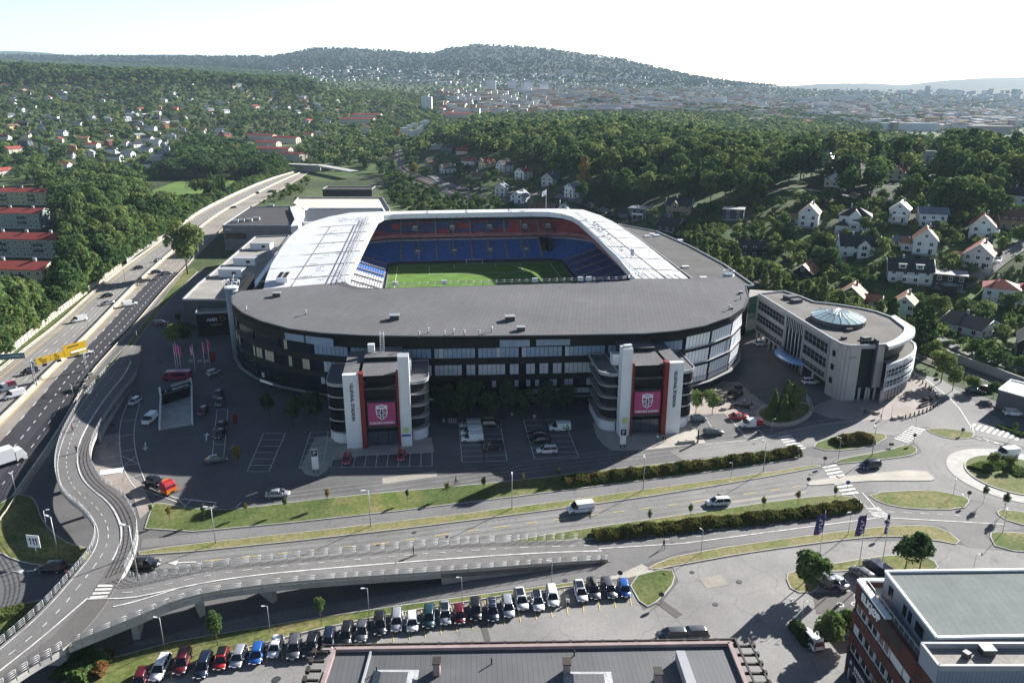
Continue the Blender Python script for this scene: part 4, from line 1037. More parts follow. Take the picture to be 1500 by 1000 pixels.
for (pxs,zt,lab) in (((345,392),2.7,'white flat roofed cabin nearest the front edge of the gravel roof'),((366,375),2.7,'white flat roofed cabin in the middle of the gravel roof'),((389,352),2.7,'white flat roofed cabin at the back of the gravel roof')):
    x,y=W(pxs[0]-8,pxs[1]+14,AZ); k=1.0
    t=thing('roof_cabin',lab,'cabin',(x,y,AZ),R(-4),'white cabins on the shopping centre roof')
    b=MB(); b.box((0,2.2,0),(8.6,4.2,2.6),0,0); b.build('cabin_wall',[M_WHITE],t,False)
    b=MB(); b.box((0,2.2,2.6),(9.0,4.6,.18),0,0); b.build('cabin_roof',[M_SLAB],t,False)
    b=MB(); b.box((1.5,.08,.9),(1.5,.08,1.1),0,0); b.build('cabin_window',[M_GL],t,False)
# ---- grey block with dark roof and the pale parking deck behind
LZ=12.0
b=MB(); p=ccw(G([(326,331),(366,304),(425,303),(432,321),(426,331)],LZ)); t=thing('grey_block','grey building with a black flat roof beside the motorway','building',p[0]+(0,))
b.prism(p,0,LZ,1,0); b.build('wall',[mat('black felt roof',(.045,.042,.047),.9,.15,.2),mat('grey panel wall',(.20,.20,.205),.7,.1,.3)],t)
b=MB(); b.wall(p+[p[0]],LZ,LZ+.5,.35,0); b.build('roof_edge',[M_SLAB],t)
a_,c_=W(326,331,LZ),W(426,331,LZ); b=MB(); b.wall([lerp(a_,c_,.03),lerp(a_,c_,.33)],6.0,8.6,.7,0); b.build('window_strip',[M_GL],t)
dd=Vector((c_[0]-a_[0],c_[1]-a_[1],0)).normalized(); o=Vector(lerp(a_,c_,.08)+(10.2,)); o.y-=.3; lettering('AMFI',1.3,M_GREYL,t,o,dd,(0,0,1))
b=MB()
for px,py in [(345,326),(354,325),(365,324),(397,303),(376,322)]: x,y=W(px,py,LZ); b.box((x,y,LZ),(3.2,1.8,1.3),0,0); b.build('roof_unit',[M_STEEL],t); b=MB()
b=MB(); p=ccw(G([(426,331),(432,321),(425,304),(437,300),(446,309),(437,330)],LZ+1.5)); b.prism(p,0,LZ+1.5,0); tag(b.build('white_stair_block',[M_WHITE]),'bright white stair block at the end of the black roofed building','building')
PZ=9.0
t=thing('parking_deck','large pale roof parking deck behind the far white roof','car park',W(480,320)+(0,))
b=MB(); p=ccw(G([(437,330),(446,309),(430,300),(437,291),(560,291),(571,309),(566,340)],PZ)); b.prism(p,0,PZ,1,0); b.build('deck',[mat('pale sandy deck',(.58,.53,.44),.9,.12,.06,fine=.06,fscale=2),M_CONC],t)
b=MB(); b.wall(p+[p[0]],PZ,PZ+1.1,.3,0); b.build('deck_parapet',[M_CONC],t)
t=thing('white_block','white building with small square windows behind the end of the white roof','building',W(500,325)+(0,))
b=MB(); p=ccw(G([(440,310),(452,306),(560,306),(566,316),(566,330),(440,326)],11)); b.prism(p,0,11,1,0); b.build('wall',[M_DARKM,M_WHITE],t)
b=MB(); b.wall(p+[p[0]],11,11.6,.3,0); b.build('roof_edge',[M_FASC],t)
a_,c_=W(440,326,11),W(566,330,11)
for k in range(6):
    q=lerp(a_,c_,.08+.075*k); b=MB(); b.box((q[0],q[1]-.1,7.0),(1.6,.3,2.4),0,0); b.build('window',[M_GL],t)
t=thing('dark_pavilion','long low black building at the back edge of the pale parking deck','building',W(510,290)+(0,))
b=MB(); p=ccw(G([(473,278),(545,277),(545,291),(473,291)],11)); p=ccw([W(473,288,9),W(545,288,9),(W(545,288,9)[0],W(545,288,9)[1]+14),(W(473,288,9)[0],W(473,288,9)[1]+14)]); b.prism(p,9,13.5,0); b.build('wall',[M_BLACK2],t)
b=MB(); b.wall(p+[p[0]],13.5,13.9,.3,0); b.build('roof_edge',[M_CONC],t)
# ---- building with pergola roof edge at the bottom
BZ=9.0
bt=thing('flat_roofed_building','low building with a dark seamed roof and a pinkish pergola edge along the car park','building',W(780,1000)+(0,))
M_SEAM=mat('dark seamed metal roof',(.115,.118,.125),.6,.12,.2,.2); seams(M_SEAM,30,.62,mix=.38,width=.03,rot=R(87))
M_PINKW=mat('weathered pink boards',(.30,.23,.225),.85,.2,.5); M_BROWN=mat('dark brown beams',(.035,.028,.025),.7,.2,.5); M_SLATE=mat('speckled slate',(.22,.23,.25),.9,.45,2.0)
x0,y0=W(490,953,BZ); x1,y1=W(1068,944,BZ)
fp=[(x0,y0),(x1,y1),(x1+.6,y1-40),(x0-.6,y0-40)]
b=MB(); b.prism(ccw(fp),0,BZ,1,0); b.build('main_block',[M_SEAM,M_BROWN],bt)
b=MB(); b.wall([fp[0],fp[1]],BZ,BZ+.45,.5,0); b.wall([fp[0],fp[3]],BZ,BZ+.45,.5,0); b.wall([fp[1],fp[2]],BZ,BZ+.45,.5,0); b.build('roof_edge',[M_PINKW],bt)
ex0,ey0=W(474,944,BZ); ex1,ey1=W(1074,935,BZ)
b=MB(); b.wall([(ex0,ey0),(ex1,ey1)],BZ-.2,BZ+.05,.18,0)
for k in range(26):
    f=k/25; q=lerp((ex0,ey0),(ex1,ey1),f); b.box((q[0],q[1]-.5,BZ-.35),(.42,1.5,.35),0,0)
b.wall([(ex0,ey0-.75),(ex1,ey1-.75)],BZ-.05,BZ+.02,.35,1)
for k in range(16):
    y=ey1-1.2-k*1.6; b.box((ex1+1.0,y,BZ-.3),(2.4,.25,.3),0,0); b.box((ex1+2.2,y,BZ-.3),(.5,.5,.5),0,0)
    y=ey0-1.2-k*1.6; b.box((ex0-.1,y,BZ-.3),(1.6,.25,.3),0,0); b.box((ex0-.9,y,BZ-.3),(.45,.9,.5),0,0)
b.wall([(ex1+.2,ey1),(ex1+.9,ey1-30)],BZ,BZ+.2,.25,0); b.wall([(ex1+1.9,ey1),(ex1+2.6,ey1-30)],BZ,BZ+.2,.2,0)
b.build('pergola',[M_BROWN,M_PINKW],bt)
b=MB(); b.prism([(x0-1.0,y0-2.5),(x0-.1,y0-2.5),(x0-.1,y0-20),(x0-2.2,y0-20)],BZ-3,BZ-1.0,0); b.build('side_deck',[mat('beige roof deck',(.40,.34,.27),.9,.2,.6)],bt)
b=MB(); b.wall([(x0+4.6,y0-.3),(x0+4.4,y0-12)],BZ,BZ+.3,.25,0); b.build('roof_upstand',[M_SLAB],bt)
for px,py,mm in [(640,985,0),(830,986,0),(963,1000,0)]:
    x,y=W(px,py,BZ); b=MB(); b.box((x,y,BZ),(.8,1.1,1.7),0,0); b.box((x,y,BZ+1.7),(1.0,1.3,.15),0,1); b.build('chimney',[M_PINKW,M_BROWN],bt)
for px,py,w_ in [(578,997,2.7),(862,1000,2.9)]:
    x,y=W(px,py,BZ); b=MB(); h=1.0; q=[(x-w_,y+1.9),(x+w_,y+1.9),(x+w_,y-6),(x-w_,y-6)]; r=[(x-w_+1.1,y+.4),(x+w_-1.1,y+.4),(x+w_-1.1,y-6),(x-w_+1.1,y-6)]
    for i in range(4): j=(i+1)%4; b.poly([q[i]+(BZ,),q[j]+(BZ,),r[j]+(BZ+h,),r[i]+(BZ+h,)][::-1],0)
    b.poly([p+(BZ+h,) for p in r][::-1],1); b.build('roof_lantern',[M_SLATE,M_SEAM],bt)
for px,py in [(1008,990)]:
    x,y=W(px,py,BZ); b=MB(); b.prism([(x-1.0,y+2.8),(x+.1,y+2.8),(x+.5,y-8),(x-.7,y-8)],BZ,BZ+1.4,0); b.build('roof_duct',[M_SLAB],bt)
b=MB()
for px,py in [(720,972),(841,960),(552,985)]: x,y=W(px,py,BZ); b.tube((x,y,BZ),(x,y,BZ+.9),.1,6,0)
b.build('vent_pipe',[M_BROWN],bt)
# ---- brick block with ribbon windows and metal penthouse, lower right
EZ=14.7
M_BRICK=mat('dark red brick',(.105,.036,.028),.85,.15,.4); seams(M_BRICK,.5,.16,mix=.3,width=.02,rot=(R(90),0,R(90)))
M_RIB=mat('ribbed blue grey metal cladding',(.27,.32,.40),.45,.06,.3,.3); seams(M_RIB,.42,40,mix=.45,width=.03,rot=(R(90),0,0))
M_RIB2=mat('ribbed grey metal cladding',(.24,.28,.33),.45,.06,.3,.3); seams(M_RIB2,.42,40,mix=.40,width=.03,rot=(R(90),0,R(90)))
M_PENT=mat('pale folded roof sheet',(.19,.21,.205),.95,.12,.3,0,.05,6,.05,2); seams(M_PENT,.9,60,mix=.25,width=.03,rot=R(3))
ek=thing('brick_office','dark red brick building with a pale metal roof at the lower right corner','building',(46,86,0))
xa,ya=45.3,86.7; xb=46.2; yb=48.0
def fx(y): return xa+(ya-y)/(ya-yb)*(xb-xa)
b=MB()
for z0,z1 in ((12.0,EZ),(8.9,10.5),(5.8,7.3),(3.6,4.4)): b.wall([(xa,ya),(xb,yb)],z0,z1,.6,0)
b.wall([(xa,ya),(66,ya)],0,EZ,.5,0); bw=b.build('brick_wall',[M_BRICK],ek)
b=MB(); b.prism([(xa+.35,ya-.3),(66,ya-.3),(66,yb),(xb+.35,yb)],3.8,EZ-.8,0,1); b.build('core_wall',[M_GL,M_ROOFG],ek)
b=MB(); b.wall([(xa,ya-.0),(fx(79),79)],EZ,EZ+.3,.8,0); b.wall([(xa,ya),(66,ya)],EZ,EZ+.25,.6,0); b.build('roof_coping',[M_FASC],ek)
er=random.Random(4)
for z0,z1 in ((10.5,12.0),(7.3,8.9),(4.4,5.8)):
    for k in range(12):
        y=ya-.7-k*3.0; b=MB(); b.box((fx(y)+.05,y-1.3,z0),(.3,2.8,z1-z0),0,1)
        for j in range(2):
            if er.random()<.7: b.box((fx(y)-.06,y-.6-j*1.35,z0+.3),(.14,1.05,z1-z0-.55),0,0)
        b.build('window_panel',[M_GL,M_ALU],ek)
b=MB(); b.wall([(fx(85)-.3,85.5),(fx(75)-.3,75)],13.0,14.5,.12,1); sgn=b.build('sign_board',[M_LETW,M_BROWN],ek)
dirE=Vector((xb-xa,yb-ya,0)).normalized()
lettering('ELKJØP',1.5,M_LETW,sgn,(fx(82.2)-.45,82.4,13.75),dirE,(0,0,1))
b=MB(); b.wall([(xa-.45,ya-.8),(fx(60)-.45,60)],2.6,4.3,.25,0); s2=b.build('fascia_sign',[mat('navy sign band',(.015,.022,.05),.5,0)],ek)
b=MB(); y=ya-2.0
for w_,n_ in ((.6,1),(3.0,6),(3.6,7),(.5,1)):
    for k in range(n_):
        b.box((fx(y)-.65,y-w_/n_*.5,3.5-(.0 if n_==1 else 0)),(.05,w_/n_*.62,.5),0,0)
        if n_>2: b.box((fx(y)-.65,y-w_/n_*.5,2.85),(.05,w_/n_*.5,.3),0,0)
        y-=w_/n_
    y-=.6
b.build('sign_letters',[M_LETW],s2)
b=MB(); b.wall([(xa+.2,ya-.4),(fx(62)+.2,62)],0,2.6,.15,0)
for k in range(9): b.box((fx(ya-1-2.4*k),ya-1-2.4*k,0),(.2,.15,2.6),0,1)
b.build('shop_glazing',[M_GL,M_ALU],ek)
PZ2=17.2
pp=[W(1297,838,PZ2),W(1640,834,PZ2),W(1640,930,PZ2),W(1372,935,PZ2)]
b=MB(); b.prism(ccw(pp),EZ-.8,PZ2,1,0); pe=b.build('penthouse',[M_PENT,M_RIB2],ek)
b=MB(); q=ccw(pp); b.wall(q+[q[0]],PZ2,PZ2+.3,.3,0); b.build('roof_trim',[M_FASC],ek)
for f0,f1 in ((.12,.2),(.42,.48),(.52,.58),(.66,.8)):
    b=MB(); a_,c_=pp[0],pp[3]; b.wall([lerp(a_,c_,f0),lerp(a_,c_,f1)],EZ+.3,EZ+1.7,.16,0); b.build('penthouse_window',[M_GL],ek)
b=MB()
for k in range(14):
    y=85.5-k*1.2; b.tube((fx(y)+.3,y,EZ),(fx(y)+.3,y,EZ+1),.05,4,0)
b.path([(fx(85.5)+.3,85.5,EZ+1),(fx(70)+.3,70,EZ+1)],.06,4,0); b.build('terrace_rail',[M_STEEL],ek)
xl,yt=W(1388,932,PZ2); xr,_=W(1640,930,PZ2)
yt=W(1372,937,PZ2)[1]
xq,yq=W(1414,975,PZ2); xq2,_=W(1380,940,PZ2)
q=[(fx(71.9)-.1,yt-.2),(xl+.4,yt-.2),(xl+.4,yt-1.4),(xq2+.6,yt-1.6),(xq,yq),(66,yq),(66,yt-.2)]
bx=[(fx(yt)-.2,yt-.6),(xr,yt-.6),(xr,yq),(fx(yq)-.2,yq)]
b=MB(); b.prism(ccw(bx),0,PZ2-.5,1,0); b.build('metal_block',[M_ROOFG,M_RIB],ek)
b=MB(); lo=ccw(bx); b.wall(lo+[lo[0]],PZ2-.5,PZ2+.15,.3,0); b.build('parapet',[M_SLAB],ek)
x,y=W(1445,957,PZ2-.5); b=MB(); b.box((x,y,PZ2-.5),(1.4,1.0,.8),0,0); b.box((x,y,PZ2+.3),(1.5,1.1,.06),0,1); b.build('skylight',[M_DARKM,M_SLAB],ek)
x,y=W(1415,962,PZ2-.5); b=MB(); b.box((x,y,PZ2-.5),(.7,.7,.7),.5,0); b.build('roof_vent',[M_DARKM],ek)
# ---- grey hut at the right edge
t=thing('grey_hut','grey flat roofed hut at the right edge beside the railway','hut',W(1470,600)+(0,))
HZ=5.0; p=[W(1458,562,HZ),W(1478,557,HZ),W(1600,585,HZ),W(1600,604,HZ),W(1463,569,HZ)]; p=ccw([W(1463,571,HZ),W(1481,557,HZ),W(1610,590,HZ),W(1600,610,HZ)])
b=MB(); b.prism(p,0,HZ,1,0); b.build('wall',[M_ALU,mat('dark slate wall',(.09,.095,.105),.7,.1,.5)],t)
b=MB(); b.wall(p+[p[0]],HZ,HZ+.3,.3,0); b.build('roof_edge',[M_FASC],t)
# ---- garage ramp down from the forecourt
t=thing('garage_entrance','ramp down to an underground garage between two white walls with a sign beam','garage entrance',W(258,620)+(0,))
h=RAMP_HOLE; A0,A1,A2,A3=W(236,583),W(281,569),W(282,622),W(234,630)
b=MB(); b.poly([A3+(-.02,),A2+(-.02,),A1+(-1.9,),A0+(-1.9,)],0); b.build('ramp_floor',[mat('ramp concrete',(.42,.40,.37),.85,.2,.3)],t)
b=MB()
for p,q in ((A0,A3),(A1,A2)):
    pass
    b.poly([p+(-4.4,),q+(-.3,),q+(.02,),p+(.02,)],0); b.wall([p,q],0,.95,.4,0)
b.build('side_wall',[M_WHITE],t)
b=MB(); b.poly([A0+(-4.4,),A1+(-4.4,),A1+(.02,),A0+(.02,)],0); b.wall([A0,A1],0,.6,.3,0); b.build('portal',[M_BLACK],t)  # black sheet paints the dark of the garage mouth
b=MB(); b.wall([A0,A1],1.0,2.0,.3,0)
for p in (A0,A1): b.box(p+(0,),(.4,.4,3.0),0,2)
m1,m2=lerp(A0,A1,.35),A1; b.wall([m1,m2],2.1,2.8,.3,1); hb=b.build('sign_beam',[M_LETD,M_SLAB,M_WHITE],t)
dd=Vector((A1[0]-A0[0],A1[1]-A0[1],0)).normalized(); o=Vector(lerp(A0,A1,.66)+(1.5,)); o.y-=.22
lettering('Ullevaal Stadion P-hus',.52,M_LETW,hb,o,dd,(0,0,1)); o=Vector(lerp(A0,A1,.18)+(1.5,)); o.y-=.22; lettering('P',.7,M_LETW,hb,o,dd,(0,0,1))
# ================================================================== HOUSES AND THE TOWN
def wallm(n,c): return mat(n,c,.75,.07,.5,0,.2,rand=.06)
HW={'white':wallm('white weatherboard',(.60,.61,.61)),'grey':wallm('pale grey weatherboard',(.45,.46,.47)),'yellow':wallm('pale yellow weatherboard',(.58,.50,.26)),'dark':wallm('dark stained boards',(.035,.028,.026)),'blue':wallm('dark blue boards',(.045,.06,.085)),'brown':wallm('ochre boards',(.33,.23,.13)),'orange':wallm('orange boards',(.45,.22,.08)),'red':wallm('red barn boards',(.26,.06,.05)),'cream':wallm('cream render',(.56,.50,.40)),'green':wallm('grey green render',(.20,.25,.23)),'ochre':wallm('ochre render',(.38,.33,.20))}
def roofm(n,c,r=.75,mt=0): 
    m=mat(n,c,r,.16,.5,mt,.3,rand=.12,fine=.1,fscale=3); return m
HR={'red':roofm('red clay tiles',(.27,.052,.040)),'brick':roofm('orange brown tiles',(.36,.16,.09)),'black':roofm('black concrete tiles',(.030,.031,.035)),'grey':roofm('grey roof sheet',(.24,.26,.28)),'pale':roofm('pale metal roof',(.56,.57,.58),.35,.3),'brown':roofm('brown tiles',(.14,.075,.055)),'slate':roofm('blue grey slate',(.14,.16,.19),.5),'felt':roofm('grey felt roof',(.34,.33,.32),.9)}
M_FOUND=mat('foundation plaster',(.30,.30,.31),.85,.15,.5); M_TRIM=mat('white painted trim',(.74,.74,.73),.6,.05,.5)
def winmesh(w,h):
    b=MB(); b.box((0,0,0),(w+.24,.10,h+.24),0,0); b.box((0,-.06,.12),(w,.06,h),0,1); b.box((0,-.1,.12),(.07,.05,h),0,0)
    return b
WM={}
def window(par,w,h,loc,rz):
    if (w,h) not in WM: o=winmesh(w,h).build('window',[M_TRIM,M_GL]); WM[(w,h)]=o.data; bpy.data.objects.remove(o)
    o=bpy.data.objects.new('window',WM[(w,h)]); COL.objects.link(o); o.parent=par; o.location=loc; o.rotation_euler=(0,0,rz); return o
def gable_walls(b,w,l,h,rh,m=0,z0=-3):
    q=[(-w/2,z0),(w/2,z0),(w/2,h),(0,h+rh),(-w/2,h)]
    b.loft([[(x,-l/2,z) for x,z in q],[(x,l/2,z) for x,z in q]],m,smooth=False)
def gable_roof(b,w,l,h,rh,ov=.5,t=.22,m=0):
    k=rh/(w/2)
    for s in (-1,1):
        a=(s*(w/2+ov),h-ov*k); c=(0,h+rh); 
        pts=[(a[0],a[1]),(c[0],c[1]),(c[0],c[1]+t),(a[0],a[1]+t)]
        b.loft([[(x,-l/2-ov,z) for x,z in pts],[(x,l/2+ov,z) for x,z in pts]],m,smooth=False)
def hip_roof(b,w,l,h,rh,ov=.6,m=0):
    W_,L_=w/2+ov,l/2+ov; r=max(0,L_-W_); q=[(-W_,-L_),(W_,-L_),(W_,L_),(-W_,L_)]; z=h-.05
    A,B2=(0,-r,h+rh),(0,r,h+rh); p=[x+(z,) for x in q]
    b.poly([p[0],p[1],A],m); b.poly([p[1],p[2],B2,A],m); b.poly([p[2],p[3],B2],m); b.poly([p[3],p[0],A,B2],m); b.poly(p[::-1],m)
VIS=[]
def house(px,py,w,l,h,rh,yaw,wall,roof,kind='gable',label=None,detail=2,extra=(),group=None,back=.5,name='house',cat='house',chim=1):
    x,y,z=at(px,py); d=math.hypot(x,y); ext=max(w,l)*back*.6; x+=x/d*ext; y+=y/d*ext; z=min(z,terrain(x,y)) if detail<2 else z
    VIS.append((px,max(w,l)*.42*F/d,Ppx(x,y,z+h+rh*.8)[1],Ppx(x,y,z)[1],y)) if detail or 'block' in name or 'terrace' in name else 0
    t=thing(name,label,cat,(x,y,z),R(yaw),group)
    b=MB()
    if kind=='gable': gable_walls(b,w,l,h,rh)
    else: b.box((0,0,-3),(w,l,h+3),0,0)
    b.build('wall',[HW[wall]],t,False)
    if detail==2: b=MB(); b.box((0,0,-3),(w+.12,l+.12,3.5),0,0); b.build('foundation',[M_FOUND],t,False)
    b=MB()
    if kind=='gable': gable_roof(b,w,l,h,rh)
    elif kind=='hip': hip_roof(b,w,l,h,rh)
    else: b.box((0,0,h),(w+.7,l+.7,.35),0,0)
    ro=b.build('roof',[HR[roof]],t,False)
    if detail==2 and kind=='gable':
        b=MB(); k=rh/(w/2)
        for s in (-1,1):
            for e in (-1,1): b.tube((s*(w/2+.5),e*(l/2+.52),h-.5*k+.1),(0,e*(l/2+.52),h+rh+.1),.13,4,0)
        b.build('barge_board',[M_TRIM],t,False)
    if chim:
        b=MB(); b.box((w*.12,l*.15,h+rh*.4 if kind!='flat' else h),(.7,.7,rh*.6+1.3 if kind!='flat' else 1.2),0,0); b.build('chimney',[M_FOUND if wall!='dark' else HR['brown']],ro,False)
    rows=[.9] if h<4 else ([.9,3.6] if h<7 else [.9,3.6,6.3])
    if detail==2:
        for zz in rows:
            n=max(2,int(w/3.2))
            for i in range(n): window(t,1.3,1.35,((i+.5)/n*w-w/2,-l/2-.03,zz),0)
            n=max(2,int(l/3.4))
            for i in range(n):
                yy=(i+.5)/n*l-l/2
                window(t,1.2,1.3,(-w/2-.03,yy,zz),R(-90)); 
                if px<900 or yaw>30: window(t,1.2,1.3,(w/2+.03,yy,zz),R(90))
        if kind=='gable' and rh>2.2: window(t,1.1,1.0,(0,-l/2-.03,h+rh*.22),0)
        b=MB(); b.box((w*.22,-l/2-.06,.3),(1.0,.1,2.1),0,0); b.box((w*.22,-l/2-.5,0),(1.6,1.0,.3),0,1); b.build('door',[HW['dark'],M_FOUND],t,False)
    elif detail==1:
        for zz in rows[:2]:
            for i in range(2): window(t,1.4,1.4,((i+.5)/2*w-w/2,-l/2-.03,zz),0)
            for i in range(2): window(t,1.4,1.4,(-w/2-.03 if px>750 else w/2+.03,(i+.5)/2*l-l/2,zz),R(-90 if px>750 else 90))
    for e in extra: EX[e[0]](t,w,l,h,rh,wall,roof,*e[1:])
    return t
def ex_balcony(t,w,l,h,rh,wall,roof,side,z,wd=5,dp=1.8):
    b=MB(); sx={'f':(0,-l/2-dp/2),'l':(-w/2-dp/2,0),'r':(w/2+dp/2,0)}[side]; r=0 if side=='f' else R(90)
    b.box((sx[0],sx[1],z),(wd,dp,.18),r,0); ca=R(0) if side=='f' else r
    for o in (-1,1):
        b.box((sx[0]+math.cos(ca)*o*(wd/2-.05),sx[1]+math.sin(ca)*o*(wd/2-.05),z),(.1,dp,1.0),r,0)
        b.box((sx[0]+math.cos(ca)*o*(wd/2-.2),sx[1]+math.sin(ca)*o*(wd/2-.2),-2),(.18,.18,z+2),r,0)
    f={'f':(0,-l/2-dp+.05),'l':(-w/2-dp+.05,0),'r':(w/2+dp-.05,0)}[side]; b.box((f[0],f[1],z+.1),(wd,.1,.9),r,0)
    b.build('balcony',[M_TRIM],t,False)
def ex_dormer(t,w,l,h,rh,wall,roof,side,yy,wd=2.6,up=.25,m=None):
    s=-1 if side=='l' else 1; b=MB(); x0=s*w/2*.86; x1=s*w*.12; z0=h+rh*.12; z1=z0+1.9
    b.box(((x0+x1)/2,yy,z0-.3),(abs(x0-x1),wd,z1-z0+.3),0,0); b.box(((x0+x1)/2+s*.15,yy,z1),(abs(x0-x1)+.6,wd+.5,.16),0,1)
    d=b.build('dormer',[HW[wall],HR[m or 'felt']],t,False); window(d,wd*.55,1.0,(x0+s*.03,yy,z0+.5),R(-90 if s<0 else 90))
def ex_wing(t,w,l,h,rh,wall,roof,side,ww,wl,wh,wr,yy=0):
    s=-1 if side=='l' else 1; b=MB(); x=s*(w/2+ww/2); b.box((x,yy,-3),(ww,wl,wh+3),0,0); wo=b.build('side_wing',[HW[wall]],t,False)
    b=MB(); q=[(yy-wl/2-.4,wh-.1),(yy,wh+wr),(yy+wl/2+.4,wh-.1)]
    b.loft([[(x-s*ww/2,y,z) for y,z in q],[(x+s*(ww/2+.4),y,z) for y,z in q]],0,smooth=False); b.build('wing_roof',[HR[roof]],wo,False)
    window(wo,1.3,1.2,(x,yy-wl/2-.03,.9),0)
def ex_gablet(t,w,l,h,rh,wall,roof,side,yy,gw=4,gd=1.0,gh=2.6):
    s=-1 if side=='l' else 1; b=MB(); x0=s*(w/2+gd); q=[(yy-gw/2,-3),(yy+gw/2,-3),(yy+gw/2,h+.3),(yy,h+gh),(yy-gw/2,h+.3)]
    b.loft([[(s*1.0,y,z) for y,z in q],[(x0,y,z) for y,z in q]],0,smooth=False); d=b.build('front_gable',[HW[wall]],t,False)
    b=MB(); 
    for k in (-1,1):
        q=[(yy+k*(gw/2+.4),h-.05),(yy,h+gh+.05),(yy,h+gh+.25),(yy+k*(gw/2+.4),h+.15)]; b.loft([[(s*.4,y,z) for y,z in q],[(x0+s*.35,y,z) for y,z in q]],0,smooth=False)
    b.build('gable_roof',[HR[roof]],d,False)
    for zz in (.9,3.6): window(d,1.8,1.4,(x0+s*.03,yy,zz),R(-90 if s<0 else 90))
EX={'balcony':ex_balcony,'dormer':ex_dormer,'wing':ex_wing,'gablet':ex_gablet}
# --- villas on the slope right of the stadium (yaw: 0 = gable towards the viewer)
house(1184,332,8.5,11,6.2,4.2,-26,'white','brick',label='white gabled house with an orange brown roof and a low side wing',extra=[('wing','l',5,6,2.8,2.0,2)])
house(1250,337,10,13,6.4,3.2,66,'white','black','hip',label='large white villa with a black hipped roof and a central front gable',extra=[('gablet','l',0,4.4,1.2,2.6),('balcony','l',3.4,5),('wing','l',4.5,5,2.6,1.6,5)])
house(1316,326,8,9,6,3.2,-30,'white','pale',label='white house with a bright pale metal roof at the foot of the big trees',extra=[('balcony','f',3.2,5)])
house(1362,333,9,11,6.2,2.2,72,'white','slate',label='white house with a blue grey roof between two pale gables',extra=[('balcony','l',3.3,6),('wing','r',5,5,4.5,2.0)])
house(1352,372,8.6,10,6.0,4.4,-25,'white','brick',label='white gabled house with brown tiles standing above the double dormer house',extra=[('wing','l',4,6,3.5,2.0,2)])
house(1318,362,4.6,5.2,2.8,1.4,60,'white','slate',label='small white garage with a grey roof below the pale roofed house',chim=0,cat='garage',name='garage')
house(1436,350,9.4,11,5.6,4.6,-30,'white','red',label='white gabled house with a bright red roof in front of the tall round trees',extra=[('balcony','r',2.6,5)])
house(1432,392,10,13,5.4,4.2,-36,'grey','red',label='broad grey house with a dark red roof and layered white terraces',extra=[('balcony','r',2.6,8,2.4),('wing','l',5,7,3.2,1.5,1)])
house(1488,306,10,12,6.4,3.4,40,'white','black','hip',label='white villa with a black pyramid roof at the right edge of the photo',extra=[('wing','r',5,6,3,1)])
house(1484,336,9,14,4.2,3.4,75,'brown','brown',label='low house with a long dark red roof below the black roofed villa')
house(1255,378,8.4,15.5,5.0,3.4,80,'white','black',label='long white house with a black roof and a white middle gable',extra=[('gablet','l',-1,4.6,1.4,2.6)])
house(1328,416,8.6,15.5,5.0,3.8,74,'white','black',label='white twin house with a black roof carrying two pale dormers',extra=[('dormer','l',-3.0),('dormer','l',3.0),('balcony','l',2.7,6),('gablet','l',0,.4,.2,.1)][:3])
house(1388,424,9,11,5.6,.2,64,'dark','felt','flat',label='modern black box house with a white framed flat roof',extra=[('wing','l',4,5,2.8,.3)])
house(1462,446,10,11,6.2,2.4,60,'white','red','hip',label='white house with a low red hipped roof and a curved balcony near the right edge',extra=[('balcony','l',3.0,6)])
house(1503,446,8,9,5.5,2.2,60,'grey','red','hip',label='pale house cut by the right edge beside the red hipped roof')
house(1102,378,7,13,4.0,2.6,84,'dark','black',label='low black house with a grey flat part behind the poplars',extra=[('wing','r',5,12,5.2,.3)])
house(1178,412,8,10,3.6,3.2,-34,'dark','brick',label='dark house with an orange roof half hidden by the shrubs behind the office')
house(1246,447,8.6,9.5,3.6,3.6,-30,'dark','brick',label='dark brown cottage with an orange roof and white window frames behind the office')
house(1276,450,5,6,2.6,1.6,60,'cream','brick',label='small cream outbuilding with an orange roof beside the brown cottage',chim=0,name='outbuilding',cat='outbuilding')
house(1322,467,7.6,9,5.0,3.4,-30,'white','brick',label='white house with an orange roof behind the dark poplars')
house(1418,490,11,13,3.0,2.4,32,'white','black',label='low white bungalow with a wide black roof beside the railway wall')
house(1512,524,9,11,5.0,4,-30,'dark','black',label='black gabled house with a white base at the right edge')
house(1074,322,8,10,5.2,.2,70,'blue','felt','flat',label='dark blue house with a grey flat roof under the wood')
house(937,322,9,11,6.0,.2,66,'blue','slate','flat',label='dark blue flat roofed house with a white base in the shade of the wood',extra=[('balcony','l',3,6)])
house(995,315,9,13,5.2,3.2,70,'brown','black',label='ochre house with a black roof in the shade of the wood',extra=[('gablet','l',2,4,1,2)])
house(982,340,8,12,3.4,3.2,50,'blue','black',label='dark house with a steep black roof behind the outer stadium roof')
